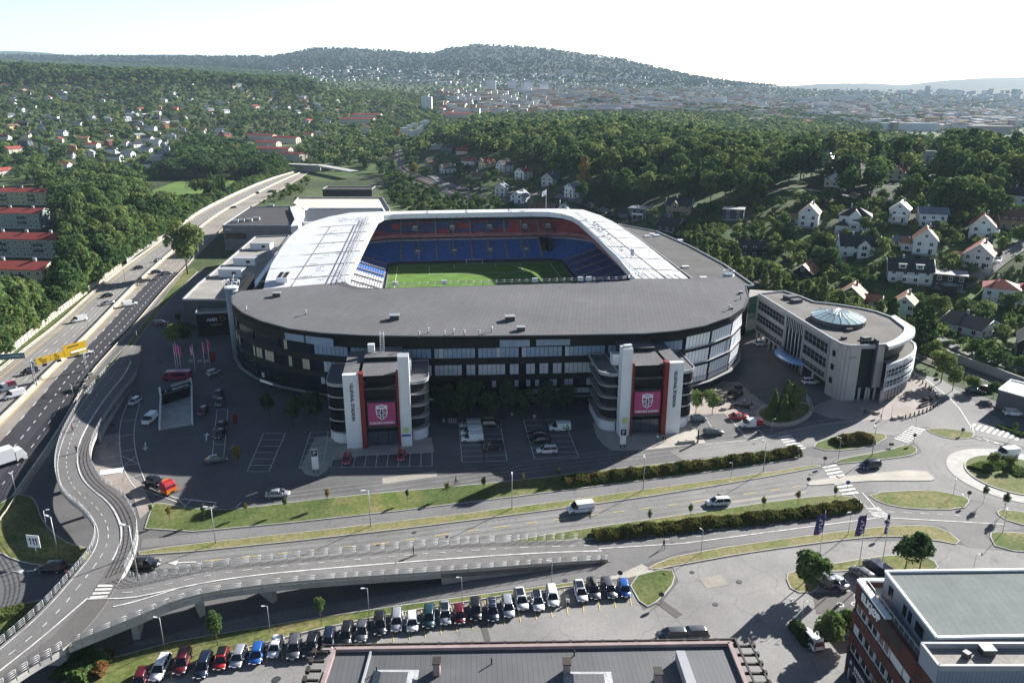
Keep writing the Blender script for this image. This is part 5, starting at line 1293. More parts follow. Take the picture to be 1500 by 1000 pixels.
# --- houses between the railway and the wood
MID=[(632,243,8,9,3.4,2.6,-60,'brown','brown','brown house with a gabled brown roof nearest the railway bend'),(656,254,8,11,4.2,3.0,-60,'white','black','white house with a dark roof and balcony left of the red roofed pair'),(688,243,8,12,4.0,2.6,70,'white','red','white house with a long red roof left of the yellow house'),(713,246,8,10,4.2,3.4,-50,'yellow','red','yellow gabled house with a red roof'),(739,252,8.5,10,5.4,2.8,-50,'white','black','white house with a black roof right of the yellow house'),(767,264,8.5,10,6.0,2.6,-40,'white','red','tall white house with a brown red roof left of the yellow birch'),(806,272,8.5,10,5.0,3.2,-30,'grey','slate','pale gabled house right of the yellow birch'),(735,288,7,7,6.4,2.0,-20,'grey','slate','narrow pale tower house among the bushes'),(762,298,8.5,10,4.6,3.0,-30,'white','grey','white gabled house above two garages'),(843,290,8.5,11,6.2,2.6,-55,'white','slate','white house with two balconies alone below the dark wood'),(797,312,9,14,3.0,2.4,70,'dark','brown','low dark house behind the far stadium roof'),(826,314,6,8,3.4,2.4,-10,'white','pale','small white gable peeping over the far stadium roof'),(700,262,7,9,2.6,2.2,60,'brown','brown','low brown roofed outbuilding below the red roofed pair'),(640,219,8,14,4.2,.2,75,'grey','felt','grey flat roofed house at the far end of the railway houses'),(655,226,7,12,3.6,2.0,75,'blue','slate','dark house below the grey flat roofed one'),(678,226,8,11,3.0,2.6,75,'cream','red','house with a plain red roof at the edge of the wood')]
for px,py,w,l,h,rh,yaw,wc,rc,lab in MID: house(px,py,w,l,h,rh,yaw,wc,rc,'flat' if rh<.5 else 'gable',lab,2 if py>240 else 1,extra=[('balcony','f',2.8,5)] if wc=='white' and h>5 else ())
for px,py,w,l,h,rh,yaw,wc,rc,k,lab in [(1160,212,9,12,5,3.4,-40,'brown','pale','gable','house with a bright pale roof sticking out of the tree tops'),(1212,243,10,10,5,3.6,40,'cream','pale','hip','house with a pale pyramid roof among the trees'),(1222,274,8,8,4,3.4,40,'cream','pale','hip','low house with a pale pyramid roof under the big tree'),(1315,264,9,13,4.5,3.4,-40,'cream','red','gable','house with a red roof sunk among the trees'),(1368,238,13,24,9,.3,72,'white','felt','flat','large white flat roofed block on the wooded hill'),(1297,228,9,14,5,.3,70,'white','pale','flat','low pale roofed house in the trees left of the white block')]:
    house(px,py,w,l,h,rh,yaw,wc,rc,k,lab,1)
# --- red roofed apartment blocks left of the motorway
for i,(px,py,l,wc,yaw,lab) in enumerate([(36,300,40,'ochre',86,'ochre apartment block with a red roof, topmost of the four by the motorway wood'),(20,334,40,'green',86,'grey green apartment block with a red roof, second from the top'),(45,376,36,'green',84,'grey green apartment block with a red roof and balconies, third from the top'),(12,424,40,'ochre',84,'ochre apartment block with a red roof, lowest of the four by the motorway wood')]):
    t=house(px,py,11,l,8.6,2.0,yaw,wc,'red','gable',lab,2,group='red roofed apartment blocks',name='apartment_block',cat='apartment block',chim=0,back=.2)
    ro=[c for c in t.children if c.name.startswith('roof')][0]
    for k in range(3): b=MB(); b.box((.6,-l/2+l*(k+.5)/3,10.0),(.8,1.3,1.9),0,0); b.build('chimney',[M_FOUND],ro,False)
    for k in range(2):
        for z in (2.9,5.6): b=MB(); b.box((-6.2,-l/4+l/2*k,z),(1.6,4.2,1.0),0,0); b.build('balcony',[HW['blue']],t,False)
for px,py,l,yaw,lab in [(383,206,42,72,'cream block with a long red roof, hindmost of the red roofs by the motorway bend'),(420,210,36,70,'cream block with a red roof, right of the hindmost one'),(393,217,30,72,'cream block with a red roof in the middle of the cluster'),(400,227,44,78,'cream block with a long red roof and a white gable end'),(431,235,30,55,'cream block with a red roof nearest the motorway')]:
    house(px,py,11,l,6.5,1.9,yaw,'cream','red','gable',lab,1,group='red roofed blocks by the motorway bend',name='apartment_block',cat='apartment block',back=.2)
for px,py,l,yaw,lab in [(535,176,60,82,'long red roof of the school like block behind the trees, back row'),(520,183,70,78,'long red roof of the school like block, front row'),(672,174,55,82,'pale block with a long dark red roof below the white towers'),(535,196,10,10,'white gable end standing up among the trees below the red roofs')]:
    house(px,py,14,l,9,2.4,yaw,'cream','red','gable',lab,0,name='apartment_block',cat='apartment block',back=.2)
# --- towers and terraces
def tower_block(px,py,top,w,d,lab,grp=None,wall='white',fl=None):
    x,y,z=at(px,py); h=hgt(top,x,y)-z; VIS.append((px,w*.5*F/y,top,py,y)); t=thing('tower_block',lab,'tower block',(x,y,z),0,grp)
    b=MB(); b.box((0,0,-5),(w,d,h+5),0,0); b.build('wall',[HW[wall]],t,False)
    b=MB(); b.box((0,0,h),(w*.4,d*.5,3),0,0); b.build('roof_house',[HW['grey']],t,False)
    n=fl or max(4,int(h/3))
    for k in range(n):
        b=MB(); b.box((0,-d/2-.1,(k+.35)*h/n),(w*.86,.3,h/n*.45),0,0); b.build('window_row',[M_BLIND],t,False)
tower_block(626,165,142,20,18,'white slab tower alone in the trees left of the wood')
for px,top,lab in ((720,118,'white residential tower, leftmost of the four in a row'),(750,120,'white residential tower, second from the left of the four'),(774,121,'white residential tower, third from the left of the four'),(797,124,'white residential tower, rightmost of the four in a row')):
    tower_block(px,137,top,26,24,lab,'row of four white towers')
for i,(px,py) in enumerate([(592,196),(600,192),(608,189),(616,186),(624,184),(604,200),(612,197),(620,193)]):
    house(px,py,8,9,8,.2,35,'white','pale','flat','white stepped terrace house in the cluster left of the wood',0,group='white terrace houses left of the wood',name='terrace_house',cat='terrace house',chim=0)
# --- left hillside: houses placed where they show, then more among the trees
LH=[(183,163,'white','red'),(206,164,'cream','red'),(32,164,'white','grey'),(72,147,'white','red'),(22,149,'white','grey'),(157,200,'white','red'),(7,205,'white','red'),(39,203,'cream','brown'),(38,214,'blue','black'),(20,225,'cream','red'),(105,221,'orange','brown'),(123,209,'yellow','brick'),(137,217,'white','red'),(133,230,'white','grey'),(162,213,'red','brown'),(165,225,'white','black'),(92,248,'white','red'),(67,224,'grey','black'),(100,232,'white','brown'),(168,237,'white','black'),(188,230,'white','grey'),(217,247,'white','black'),(190,250,'white','black'),(217,208,'grey','black'),(203,203,'yellow','grey'),(222,193,'white','slate'),(245,188,'orange','brown'),(232,236,'grey','slate'),(93,199,'white','grey'),(87,209,'cream','red'),(133,177,'white','pale'),(115,185,'grey','slate'),(137,160,'cream','grey'),(233,161,'brown','brick'),(5,258,'cream','red'),(267,156,'white','brown'),(257,163,'orange','brick'),(302,158,'white','brown'),(308,165,'white','slate'),(330,166,'white','grey'),(373,159,'cream','red'),(402,160,'white','brown'),(448,160,'red','brown'),(437,168,'white','slate'),(452,181,'cream','red'),(468,198,'white','pale'),(267,193,'white','brown'),(297,195,'cream','brown'),(323,195,'white','grey'),(330,201,'red','black'),(252,203,'white','slate'),(240,213,'white','black'),(240,233,'white','slate'),(55,182,'blue','black'),(35,184,'dark','black'),(85,180,'dark','black'),(185,178,'grey','pale'),(205,184,'grey','slate'),(160,178,'grey','pale'),(230,176,'dark','slate'),(190,170,'grey','grey'),(150,150,'white','grey'),(240,150,'white','grey'),(15,172,'grey','slate'),(60,190,'grey','slate'),(200,216,'white','black'),(215,224,'white','slate'),(228,214,'white','grey'),(243,222,'grey','black'),(180,214,'white','brown'),(452,202,'cream','red'),(480,182,'white','slate'),(470,163,'white','grey'),(448,182,'cream','red')]
hr=random.Random(21)
CN={'white':'white','cream':'cream','blue':'dark blue','dark':'black','orange':'orange','yellow':'yellow','red':'dark red','grey':'pale grey','brown':'brown'}
RN={'red':'red','grey':'grey','brown':'brown','black':'black','slate':'blue grey','pale':'pale','brick':'orange'}
HPOS=[]
for px,py,wc,rc in LH:
    x,y,z=at(px,py); HPOS.append((x,y))
    house(px,py,hr.uniform(8,10),hr.uniform(10,15),hr.uniform(3.4,5.2),hr.uniform(1.5,2.4),hr.choice([75,82,90,20,-25]),wc,rc,'gable','%s house with a %s roof among the trees of the left hillside'%(CN[wc],RN[rc]),1,group='houses on the left hillside',chim=0)
k=0
while k<110:
    px,py=hr.uniform(-40,470),hr.uniform(112,200)+0; 
    if hr.random()<.35: px,py=hr.uniform(480,700),hr.uniform(140,175)
    x,y,z=at(px,py)
    if y<560 or y>2600 or any(abs(x-a)<16 and abs(y-c)<22 for a,c in HPOS): continue
    HPOS.append((x,y)); k+=1; wc=hr.choice(['white','white','cream','grey','white','dark','yellow']); rc=hr.choice(['red','grey','brown','black','slate','pale','black'])
    house(px,py,hr.uniform(8,11),hr.uniform(11,18),hr.uniform(3.2,5.0),hr.uniform(1.5,2.3),hr.choice([75,82,90,20,-25,60]),wc,rc,'gable','small %s house with a %s roof far up the wooded slope'%(CN[wc],RN[rc]),0,group='small houses far up the slope',chim=0)
# --- the city in the haze: blocks as things, the smallest houses as one mass
CB=[]
cr=random.Random(33)
M_CITY={'pale':wallm('pale city render',(.50,.50,.49)),'brick':wallm('brown city brick',(.26,.17,.13)),'grey':wallm('grey city render',(.33,.34,.35)),'white':HW['white']}
def block(px,py,w,d,h,yaw,c,lab,gable=True):
    x,y,z=at(px,py); b=MB(); n=max(2,int(h/3.2))
    b.box((0,0,-6),(w,d,h+6),0,0)
    for k in range(n): b.box((0,0,(k+.4)*h/n),(w*.94,d+.5,h/n*.4),0,1)
    b.box((0,0,h),(w+.6,d+.6,.6),0,2)
    if 'hazy' not in lab: VIS.append((px,w*.5*F/y,Ppx(x,y,z+h)[1],py,y))
    o=b.build('apartment_block',[M_CITY[c],M_BLIND if c!='brick' else HW['grey'],HR['grey'] if c!='brick' else HR['brown']],None,False); o.location=(x,y,z); o.rotation_euler=(0,0,R(yaw)); tag(o,lab,'apartment block','apartment blocks of the far city')
    CB.append((x,y))
block(1330,192,110,14,15,-4,'white','long white apartment row standing along the far sports field')
for px,py,w,h,c,lab in [(1240,150,70,26,'pale','pale slab block on the crest of the far city'),(1270,152,40,22,'grey','grey block right of the pale slab on the far crest'),(830,110,60,22,'grey','grey building on the slope below the wooded ridge'),(900,162,160,14,'grey','long grey institute building beyond the wood'),(960,160,120,16,'pale','long pale institute building right of the grey one'),(1040,155,90,20,'pale','pale hospital like block in the middle of the city'),(1190,152,60,22,'pale','pale block beside two brown ones in the city'),(1450,196,80,14,'brick','brown block at the edge of the far sports field'),(1420,192,70,12,'pale','pale block left of the brown one by the far sports field'),(1357,142,18,52,'grey','grey tower with masts on the far right crest'),(690,150,90,14,'grey','long grey roof among trees left of the four towers'),(840,148,80,18,'pale','pale terrace right of the four towers'),(1075,150,50,20,'brick','brown city block left of the pale crest')]:
    block(px,py,w,16,h,cr.uniform(-12,12),c,lab)
k=0
while k<225:
    px=cr.uniform(680,1560); py=cr.uniform(136,190)
    if py>150+ (px-900)*.07 and px<1250 and cr.random()<.9: continue
    if 1300<px<1400 and py>176: continue
    x,y,z=at(px,py)
    if y<1150 or y>4600: continue
    c=cr.choice(['pale','pale','grey','grey','brick','white','brick']); k+=1
    block(px,py,cr.uniform(18,60),cr.uniform(11,18),cr.uniform(7,19),cr.choice([-8,-4,4,30,80]),c,'%s apartment block in the hazy far city beyond the wood'%{'pale':'pale','grey':'grey','brick':'brown','white':'white'}[c])
b=MB(); n=0
hm=[HW['white'],HW['cream'],HW['grey'],HR['red'],HR['black'],HR['pale'],HR['grey'],HW['brown']]
while n<2900:
    px=cr.uniform(330,1250) if n<1500 else cr.uniform(640,1560); lo=lin([(330,112),(430,100),(560,100),(700,108),(900,112),(1000,116),(1250,128)],px); py=cr.uniform(lo,lo+ (20 if px<900 else 34)) if n<1500 else cr.uniform(133,192 if px>1080 else 172)
    if px<600 and cr.random()<.4: continue
    x,y,z=at(px,py)
    if (y<1500 or y>4900) and n<1500 or y<1300 or y>6000: continue
    n+=1; w,l,h=(cr.uniform(8,13),cr.uniform(9,18),cr.uniform(4,9)) if n<1500 else (cr.uniform(10,34),cr.uniform(9,14),cr.uniform(8,17)); yw=cr.uniform(0,3) if n<1500 else cr.choice([-.1,.1,1.5]); b.box((x,y,z-3),(w,l,h+3),yw,cr.choice([0,0,1,2]) if n<1500 else cr.choice([0,1,2,2,7])); b.box((x,y,z+h),(w+.8,l+.8,1.0),yw,cr.choice([3,4,5,6,6]) if n<1500 else cr.choice([3,4,4,6,6,7]))
o=b.build('distant_houses',hm); o['kind']='stuff'
# chimneys and mast on the far right
for px,py,top,lab in ((1354,146,128,'slim factory chimney on the far crest'),(1492,146,133,'far factory chimney with a white plume')):
    x,y,z=at(px,py); b=MB(); b.tube((x,y,z),(x,y,hgt(top,x,y)),3.5,8,0,2.2); tag(b.build('factory_chimney',[M_CONC]),lab,'chimney')
# ================================================================== TREES
LC=((.025,.055,.024),(.074,.130,.044),(.170,.212,.070))
M_LEAF=leafmat('tree leaves',*LC); M_LEAFS=leafmat('distant tree leaves',*LC,attr=True); M_LEAFR=leafmat('ridge tree leaves',(.014,.030,.018),(.026,.050,.026),(.05,.08,.035),attr=True)
M_AUT=leafmat('autumn leaves',(.11,.12,.035),(.19,.17,.05),(.25,.18,.05))
M_BARK=mat('tree bark',(.10,.075,.055),.9,.3,2.0)
def cards(kind,n,seed,size):
    """leaf clumps of a crown of height 1 standing on z=0; returns (n,4,3)"""
    g=np.random.default_rng(seed)
    if kind in('round','loose','bush'):
        lo=.22 if kind!='bush' else .0; nb=13 if kind=='round' else 16
        r0=.30 if kind=='round' else .25
        bl=[]; 
        for i in range(nb):
            a=g.uniform(0,6.283); t=g.uniform(0,1); zc=lo+.16+(1-lo-.30)*t; prof=math.sin(math.pi*min(1,max(.12,(.22+.72*(1-t)))))
            rr_=r0*prof*g.uniform(.35,1.0); bl.append((rr_*math.cos(a),rr_*math.sin(a),zc,g.uniform(.11,.19)*(1 if kind!='loose' else .85)))
        bl.append((0,0,.62,.2)); bl=np.array(bl)
        w=bl[:,3]**2; idx=g.choice(len(bl),n,p=w/w.sum()); d=g.normal(size=(n,3)); d/=np.linalg.norm(d,axis=1)[:,None]; d[:,2]=np.where(d[:,2]<-.5,-d[:,2],d[:,2])
        c=bl[idx,:3]+d*bl[idx,3:4]*g.uniform(.72,1.08,(n,1)); nr=d+g.normal(size=(n,3))*.45
    elif kind=='conifer':
        t=g.random(n)**.75; z=.06+.93*(1-t)**1.0*0+.06*0+ (1-np.sqrt(g.random(n)))*.92+.05; lay=np.floor(z*11)/11; f=(z-lay)*11
        r=(1-z)*.20*(1.12-.45*f)+.012; a=g.uniform(0,6.283,n); rr_=r*np.sqrt(g.uniform(.35,1,n)); c=np.stack([rr_*np.cos(a),rr_*np.sin(a),z],1)
        nr=np.stack([np.cos(a)*.7,np.sin(a)*.7,np.full(n,.8)],1)+g.normal(size=(n,3))*.4
    else: # poplar: narrow column
        z=g.random(n)*.92+.07; r=.115*np.sin(np.pi*np.clip(z*.86+.12,0,1))**.7*(1+.25*np.sin(z*23+g.uniform(0,6)))*1.0; a=g.uniform(0,6.283,n); rr_=r*np.sqrt(g.uniform(.4,1.1,n)); c=np.stack([rr_*np.cos(a),rr_*np.sin(a),z],1)
        nr=np.stack([np.cos(a),np.sin(a),np.full(n,.4)],1)+g.normal(size=(n,3))*.5
    nr/=np.linalg.norm(nr,axis=1)[:,None]
    up=g.normal(size=(n,3)); t1=np.cross(nr,up); t1/=np.linalg.norm(t1,axis=1)[:,None]; t2=np.cross(nr,t1)
    s=size*g.uniform(.65,1.35,(n,1)); 
    q=np.stack([c-t1*s-t2*s*.7,c+t1*s-t2*s*.8,c+t1*s*.9+t2*s,c-t1*s*.8+t2*s*.9],1)
    return q
def np_mesh(name,v,quads,mats):
    me=bpy.data.meshes.new(name); nv=len(v); nq=len(quads)
    me.vertices.add(nv); me.vertices.foreach_set('co',np.ascontiguousarray(v,dtype=np.float32).ravel())
    me.loops.add(nq*4); me.loops.foreach_set('vertex_index',np.ascontiguousarray(quads,dtype=np.int32).ravel())
    me.polygons.add(nq); me.polygons.foreach_set('loop_start',np.arange(0,nq*4,4,dtype=np.int32))
    for m in mats: me.materials.append(m)
    me.update(calc_edges=True); return me
CROWN={}; TRUNK={}
for kind,nv_ in (('round',4),('loose',3),('conifer',3),('poplar',2),('bush',3)):
    for s in range(nv_):
        n={'round':1500,'loose':1100,'conifer':1300,'poplar':900,'bush':600}[kind]; sz={'round':.027,'loose':.024,'conifer':.020,'poplar':.020,'bush':.048}[kind]
        q=cards(kind,n,100+s*7+len(kind),sz).reshape(-1,3); CROWN[(kind,s)]=np_mesh('crown',q,np.arange(len(q)).reshape(-1,4),[M_LEAF])
    b=MB(); r0=.016 if kind!='poplar' else .011; b.tube((0,0,-.06),(0,0,.5),r0,7,0,r0*.55)
    if kind in('round','loose'):
        for k in range(6): a=k*1.05; b.tube((0,0,.24+.04*k),(.17*math.cos(a),.17*math.sin(a),.48+.05*k),r0*.5,5,0,r0*.15)
    elif kind!='bush': b.tube((0,0,.5),(0,0,.92),r0*.55,6,0,r0*.1)
    else: b=MB(); [b.tube((.02*k-.03,0,-.05),(.1*k-.15,.05*(k%2),.5),.02,5,0,.008) for k in range(4)]
    o=b.build('trunk',[M_BARK]); TRUNK[kind]=o.data; bpy.data.objects.remove(o)
NM={'round':'broadleaf_tree','loose':'birch_tree','conifer':'conifer_tree','poplar':'poplar_tree','bush':'shrub'}
KW={'round':'broadleaf tree','loose':'loose crowned tree','conifer':'conifer','poplar':'slim poplar','bush':'shrub'}
CATW={'round':'tree','loose':'tree','conifer':'conifer','poplar':'poplar','bush':'shrub'}
def put_tree(kind,x,y,z,h,tint,label,group=None,spread=1.0,aut=False,var=None):
    v=var if var is not None else rnd.randrange(sum(1 for k in CROWN if k[0]==kind))
    t=thing(NM[kind],label,CATW[kind],(x,y,z),rnd.uniform(0,6.28),group); t.scale=(h*spread,h*spread,h)
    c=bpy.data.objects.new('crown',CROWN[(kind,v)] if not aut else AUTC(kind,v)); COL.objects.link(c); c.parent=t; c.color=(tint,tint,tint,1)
    k=bpy.data.objects.new('trunk' if kind!='bush' else 'stem',TRUNK[kind]); COL.objects.link(k); k.parent=t
    return t
AC={}
def AUTC(kind,v):
    if (kind,v) not in AC: d=CROWN[(kind,v)].copy(); d.materials[0]=M_AUT; AC[(kind,v)]=d
    return AC[(kind,v)]
def at_tree(px,py,h,kind,tint,label,spread=1.0,aut=False,group=None): 
    x,y,z=at(px,py); return put_tree(kind,x,y,z,h,tint,label,group,spread,aut)
# --- trees one can name
at_tree(1182,866,7.2,'round',.55,'round maple like tree on the dry grass island beside two parked cars',1.15)
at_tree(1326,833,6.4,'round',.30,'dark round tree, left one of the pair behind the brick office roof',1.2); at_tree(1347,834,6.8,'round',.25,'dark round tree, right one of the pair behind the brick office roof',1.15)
at_tree(1206,948,6.0,'round',.6,'bright green tree over the parked cars left of the brick office',1.25); at_tree(1243,938,5.2,'round',.55,'smaller green tree touching the brick office corner',1.2)
at_tree(275,402,22,'round',.92,'tall light green tree standing alone beside the motorway verge',.95); at_tree(262,470,3,'bush',.5,'small green shrub beside the ramp wall left of the shopping centre')
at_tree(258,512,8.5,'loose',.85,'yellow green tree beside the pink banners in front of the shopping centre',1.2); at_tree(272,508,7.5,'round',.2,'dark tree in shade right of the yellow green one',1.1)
for px,py,h,tn,l in [(1132,612,7.5,.62,'leftmost'),(1150,600,8.0,.5,'hindmost'),(1147,617,7.0,.6,'front'),(1163,604,7.0,.85,'yellowish')]: at_tree(px,py,h,'conifer' if tn<.7 else 'round',tn,'%s tree of the dense clump in the round planter before the office'%l,1.5 if tn<.7 else 1.0)
at_tree(1019,606,6.0,'round',.8,'small sunlit tree close to the right entrance tower',.95); at_tree(1043,607,6.6,'round',.75,'small sunlit tree between the entrance tower and the terrace',.95)
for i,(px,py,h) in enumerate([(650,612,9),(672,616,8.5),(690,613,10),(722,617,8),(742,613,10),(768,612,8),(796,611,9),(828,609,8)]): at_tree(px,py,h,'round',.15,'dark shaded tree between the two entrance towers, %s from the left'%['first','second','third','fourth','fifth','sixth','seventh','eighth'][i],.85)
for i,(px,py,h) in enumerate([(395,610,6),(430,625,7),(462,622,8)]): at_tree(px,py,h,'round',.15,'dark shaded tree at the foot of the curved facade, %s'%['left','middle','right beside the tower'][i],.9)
at_tree(349,682,5,'loose',.5,'thin brownish young tree in the small bed of the forecourt',.7,True)
at_tree(855,282,22,'poplar',.9,'slender yellow birch between the white houses',1.6,True); at_tree(853,300,13,'round',.3,'dark tree at the foot of the yellow birch')
for px,py,h,l in [(607,262,13,'orange tinged tree at the railway bend'),(582,206,16,'orange tree sticking out of the wood left of the white terraces'),(347,232,15,'yellow orange tree among the dark trees left of the red roofed blocks'),(1262,478,7,'yellow tree right behind the office roof edge'),(512,143,18,'orange tree on the slope left of the white slab tower')]: at_tree(px,py,h,'loose',.5,l,1.1,True)
for i,(px,py,h,sp,tn,k) in enumerate([(1085,300,17,1.1,.45,'round'),(1062,296,16,1.1,.35,'round'),(1110,296,15,1.1,.5,'round'),(1245,295,17,1.25,.35,'round'),(1275,290,16,1.2,.45,'round'),(1335,300,15,1.2,.6,'round'),(1372,318,17,1.2,.4,'round'),(1402,318,18,1.2,.45,'round'),(1425,322,16,1.1,.55,'round'),(1455,330,15,1.2,.5,'round'),(1218,395,9,1.2,.55,'round'),(1195,398,10,1.3,.45,'round'),(1172,378,7,1.2,.6,'round'),(1370,315,15,1.1,.5,'round')]): at_tree(px,py,h,k,tn,['broad','tall','dark','wide','leafy','lush','big','rounded','full','huge','heavy','dense','fresh','thick'][i]+' crowned tree standing over the villas of the right slope',sp,group='big trees among the villas')
POP=[(1046,392,13,.75),(1062,402,12,.7),(1078,408,14,.8),(1094,416,12,.85),(1030,385,13,.65),(1118,425,10,.8),(1136,432,11,.75),(1203,446,12,.75),(1229,462,10,.8),(1284,482,11,.8),(1300,498,15,.35),(1338,505,15,.3),(1180,442,10,.7),(1015,376,12,.6),(1250,466,9,.75),(1162,438,9,.7)]
for i,(px,py,h,tn) in enumerate(POP): at_tree(px,py+6,h,'poplar',tn,'slim %s poplar in the row behind the stadium and office'%('dark' if tn<.5 else 'bright' if tn>.78 else 'green'),1.35,group='poplars behind the stadium and office')
for px,py,h,l,k,tn in [(1352,520,15,'tall dark poplar left of the white bungalow','poplar',.25),(1378,560,9,'light green bushy tree beside the railway','loose',.85),(1395,572,7,'low light green tree beside the railway near the retaining wall','loose',.8),(1365,535,8,'bushy green tree at the end of the office by the railway','loose',.7),(1372,465,8,'round green tree left of the white bungalow','round',.7),(1425,575,4.5,'small pale tree on the railway bank','loose',.7),(1455,582,4.5,'small round tree in front of the grey retaining wall','round',.6),(1475,460,8,'grey green tree right of the white bungalow','round',.5)]: at_tree(px,py,h,k,tn,l,1.2 if k!='poplar' else 1.5)
# --- woods: candidates spread over the ground, the largest in view become things
AVOID=[]
for o in list(COL.objects):
    if o.parent is None and o.get('category') in('house','garage','outbuilding','apartment block','tower block','terrace house'):
        big=10 if o['category'] in('house','garage','outbuilding','terrace house') else 17
        if o.name.startswith('apartment_block') and o.type=='MESH': big=22
        AVOID.append((o.location[0],o.location[1],big))
HASH={}
for a in AVOID: HASH.setdefault((int(a[0]//60),int(a[1]//60)),[]).append(a)
def blocked(x,y,k=1.0):
    i,j=int(x//60),int(y//60)
    for p in (-1,0,1):
        for q in (-1,0,1):
            for a in HASH.get((i+p,j+q),()):
                if abs(x-a[0])<40 and math.hypot(x-a[0],y-a[1])<a[2]*k: return True
    return False
LINES=[(PM,19,1),(RW,7,0)]
def onroad(x,y):
    for l,w,_ in LINES:
        for i in range(0,len(l),1):
            if abs(l[i][0]-x)<w*2.2 and math.hypot(l[i][0]-x,l[i][1]-y)<w: return True
    return False
PMr=resample(PM,8); LINES=[(PMr,16,1),(RW,8,0),([(p[0]+10,p[1]) for p in RD],6,0)]
CAND=[]
VIS.append((275,62,262,289,560))
def hides(x,y,z,h,kd):
    px,tp=Ppx(x,y,z+h*.93); r=h*.2*F/y
    for a,hw,t,bs,yy in VIS:
        if y<yy and abs(px-a)<hw+r*.8 and tp<bs-(.32 if yy>600 else .25)*(bs-t): return True
    return False
KEEP=[[(212,285),(262,266),(345,265),(335,280),(232,294)],[(1325,200),(1380,202),(1385,210),(1330,207)],[(1400,208),(1540,216),(1540,226),(1420,216)],[(1140,286),(1160,275),(1200,283),(1185,294)],[(468,250),(555,250),(580,312),(420,312)],[(1440,395),(1510,350),(1510,372),(1450,412)]]+LAWNS
def wood(poly,sp,h0,h1,mix,where,k=1.0,ymax=5000,dens=1.0,tb=(.2,.7)):
    g=random.Random(len(CAND)+int(sp*10))
    xs=[p[0] for p in poly]; ys=[p[1] for p in poly]
    pts=[at(p[0],p[1]) for p in resample(poly+[poly[0]],40)]
    X0,X1=min(p[0] for p in pts),max(p[0] for p in pts); Y0,Y1=min(p[1] for p in pts),min(ymax,max(p[1] for p in pts))
    y=Y0
    while y<Y1:
        x=X0
        while x<X1:
            a,c=x+g.uniform(-.45,.45)*sp,y+g.uniform(-.45,.45)*sp; x+=sp
            if g.random()>dens: continue
            z=terrain(a,c); p=Ppx(a,c,z)
            if not inpoly(p[0],p[1],poly) or any(inpoly(p[0],p[1],q) for q in KEEP): continue
            if blocked(a,c,k) or (c<1000 and onroad(a,c)): continue
            r=g.random(); s=0
            for kd,w_ in mix:
                s+=w_
                if r<=s: break
            h=g.uniform(h0,h1)*(.8 if kd=='loose' else 1)*(.45 if kd=='bush' else 1)
            if hides(a,c,z,h,kd):
                if y>900 or g.random()<.3: continue
                h*=.38; kd='bush' if kd=='conifer' else kd
                if hides(a,c,z,h,kd): continue
            CAND.append((h*F/math.hypot(a,c),kd,a,c,z,h,g.uniform(*tb),where))
        y+=sp
RL=[('round',.62),('loose',.2),('conifer',.18)]
wood([(-90,600),(0,542),(60,492),(120,440),(172,390),(232,346),(285,310),(335,287),(318,283),(240,297),(205,288),(190,262),(60,270),(95,330),(108,375),(70,440),(-90,460)],5.4,11,19,[('round',.5),('loose',.25),('conifer',.25)],'in the wood beside the motorway wall',.75,tb=(.2,.85))
wood([(130,262),(250,264),(345,264),(395,262),(436,250),(440,244),(380,235),(330,215),(290,212),(240,243),(190,256)],8.5,11,17,[('round',.7),('loose',.1),('conifer',.2)],'in the dark wood behind the sports field',tb=(.1,.55))
wood([(60,262),(190,262),(200,285),(110,300),(60,300)],9,8,14,RL,'between the sports field and the red roofed blocks')
wood([(-100,262),(60,268),(130,262),(245,238),(300,205),(470,210),(480,140),(400,124),(-100,118)],12.5,6,14,[('round',.6),('loose',.18),('conifer',.22)],'among the houses of the left hillside',1.0,dens=.8,tb=(.05,1.0))
wood([(-120,122),(200,122),(420,132),(470,140),(430,112),(300,102),(-120,88)],13,14,23,[('conifer',.5),('round',.4),('loose',.1)],'on the crest of the left hillside',.8)
wood([(436,250),(560,262),(600,250),(640,215),(650,195),(700,175),(700,150),(560,138),(480,138),(465,170),(440,215)],12.5,8,14,[('round',.7),('loose',.2),('conifer',.1)],'in the woods behind the far end of the stadium',1.0,dens=.85,tb=(.2,1.0))
wood([(640,236),(690,236),(780,250),(880,284),(905,305),(960,298),(1060,300),(1110,290),(1240,285),(1330,290),(1430,310),(1560,300),(1560,245),(1430,222),(1300,212),(1130,182),(1000,178),(850,176),(700,180),(655,205)],12.5,14,22,[('round',.84),('loose',.12),('conifer',.04)],'in the broadleaf wood behind the villas',.75,tb=(.05,1.0))
wood([(600,252),(650,236),(780,252),(880,286),(930,310),(925,330),(860,318),(760,318),(690,290)],6.8,3.5,7,[('round',.55),('loose',.15),('bush',.3)],'in the gardens between railway and wood',.95,dens=.9,tb=(.05,.95))
wood([(900,330),(960,320),(1060,300),(1240,292),(1560,300),(1560,620),(1500,560),(1430,545),(1380,520),(1345,510),(1310,470),(1180,430),(1090,405),(1000,372)],5.6,3.5,8.5,[('round',.52),('loose',.12),('bush',.36)],'in the gardens of the right slope',.72,dens=.95,tb=(.25,1.0))
wood([(552,275),(580,236),(606,248),(660,276),(740,306),(760,322),(690,322),(620,318),(575,300)],3.7,3.5,7.5,[('bush',.75),('round',.25)],'on the railway bank behind the stadium',dens=.8,tb=(.1,.8))
wood([(360,300),(440,268),(470,262),(470,275),(425,296)],7,3,8,[('bush',.5),('round',.5)],'between the motorway and the pale parking deck',dens=.8,tb=(.4,.95))
wood([(1340,530),(1350,512),(1400,535),(1440,560),(1500,590),(1500,604),(1440,590),(1380,565)],4.5,2,5,[('bush',.7),('round',.3)],'on the railway bank beside the retaining wall',tb=(.5,.95),dens=.8)
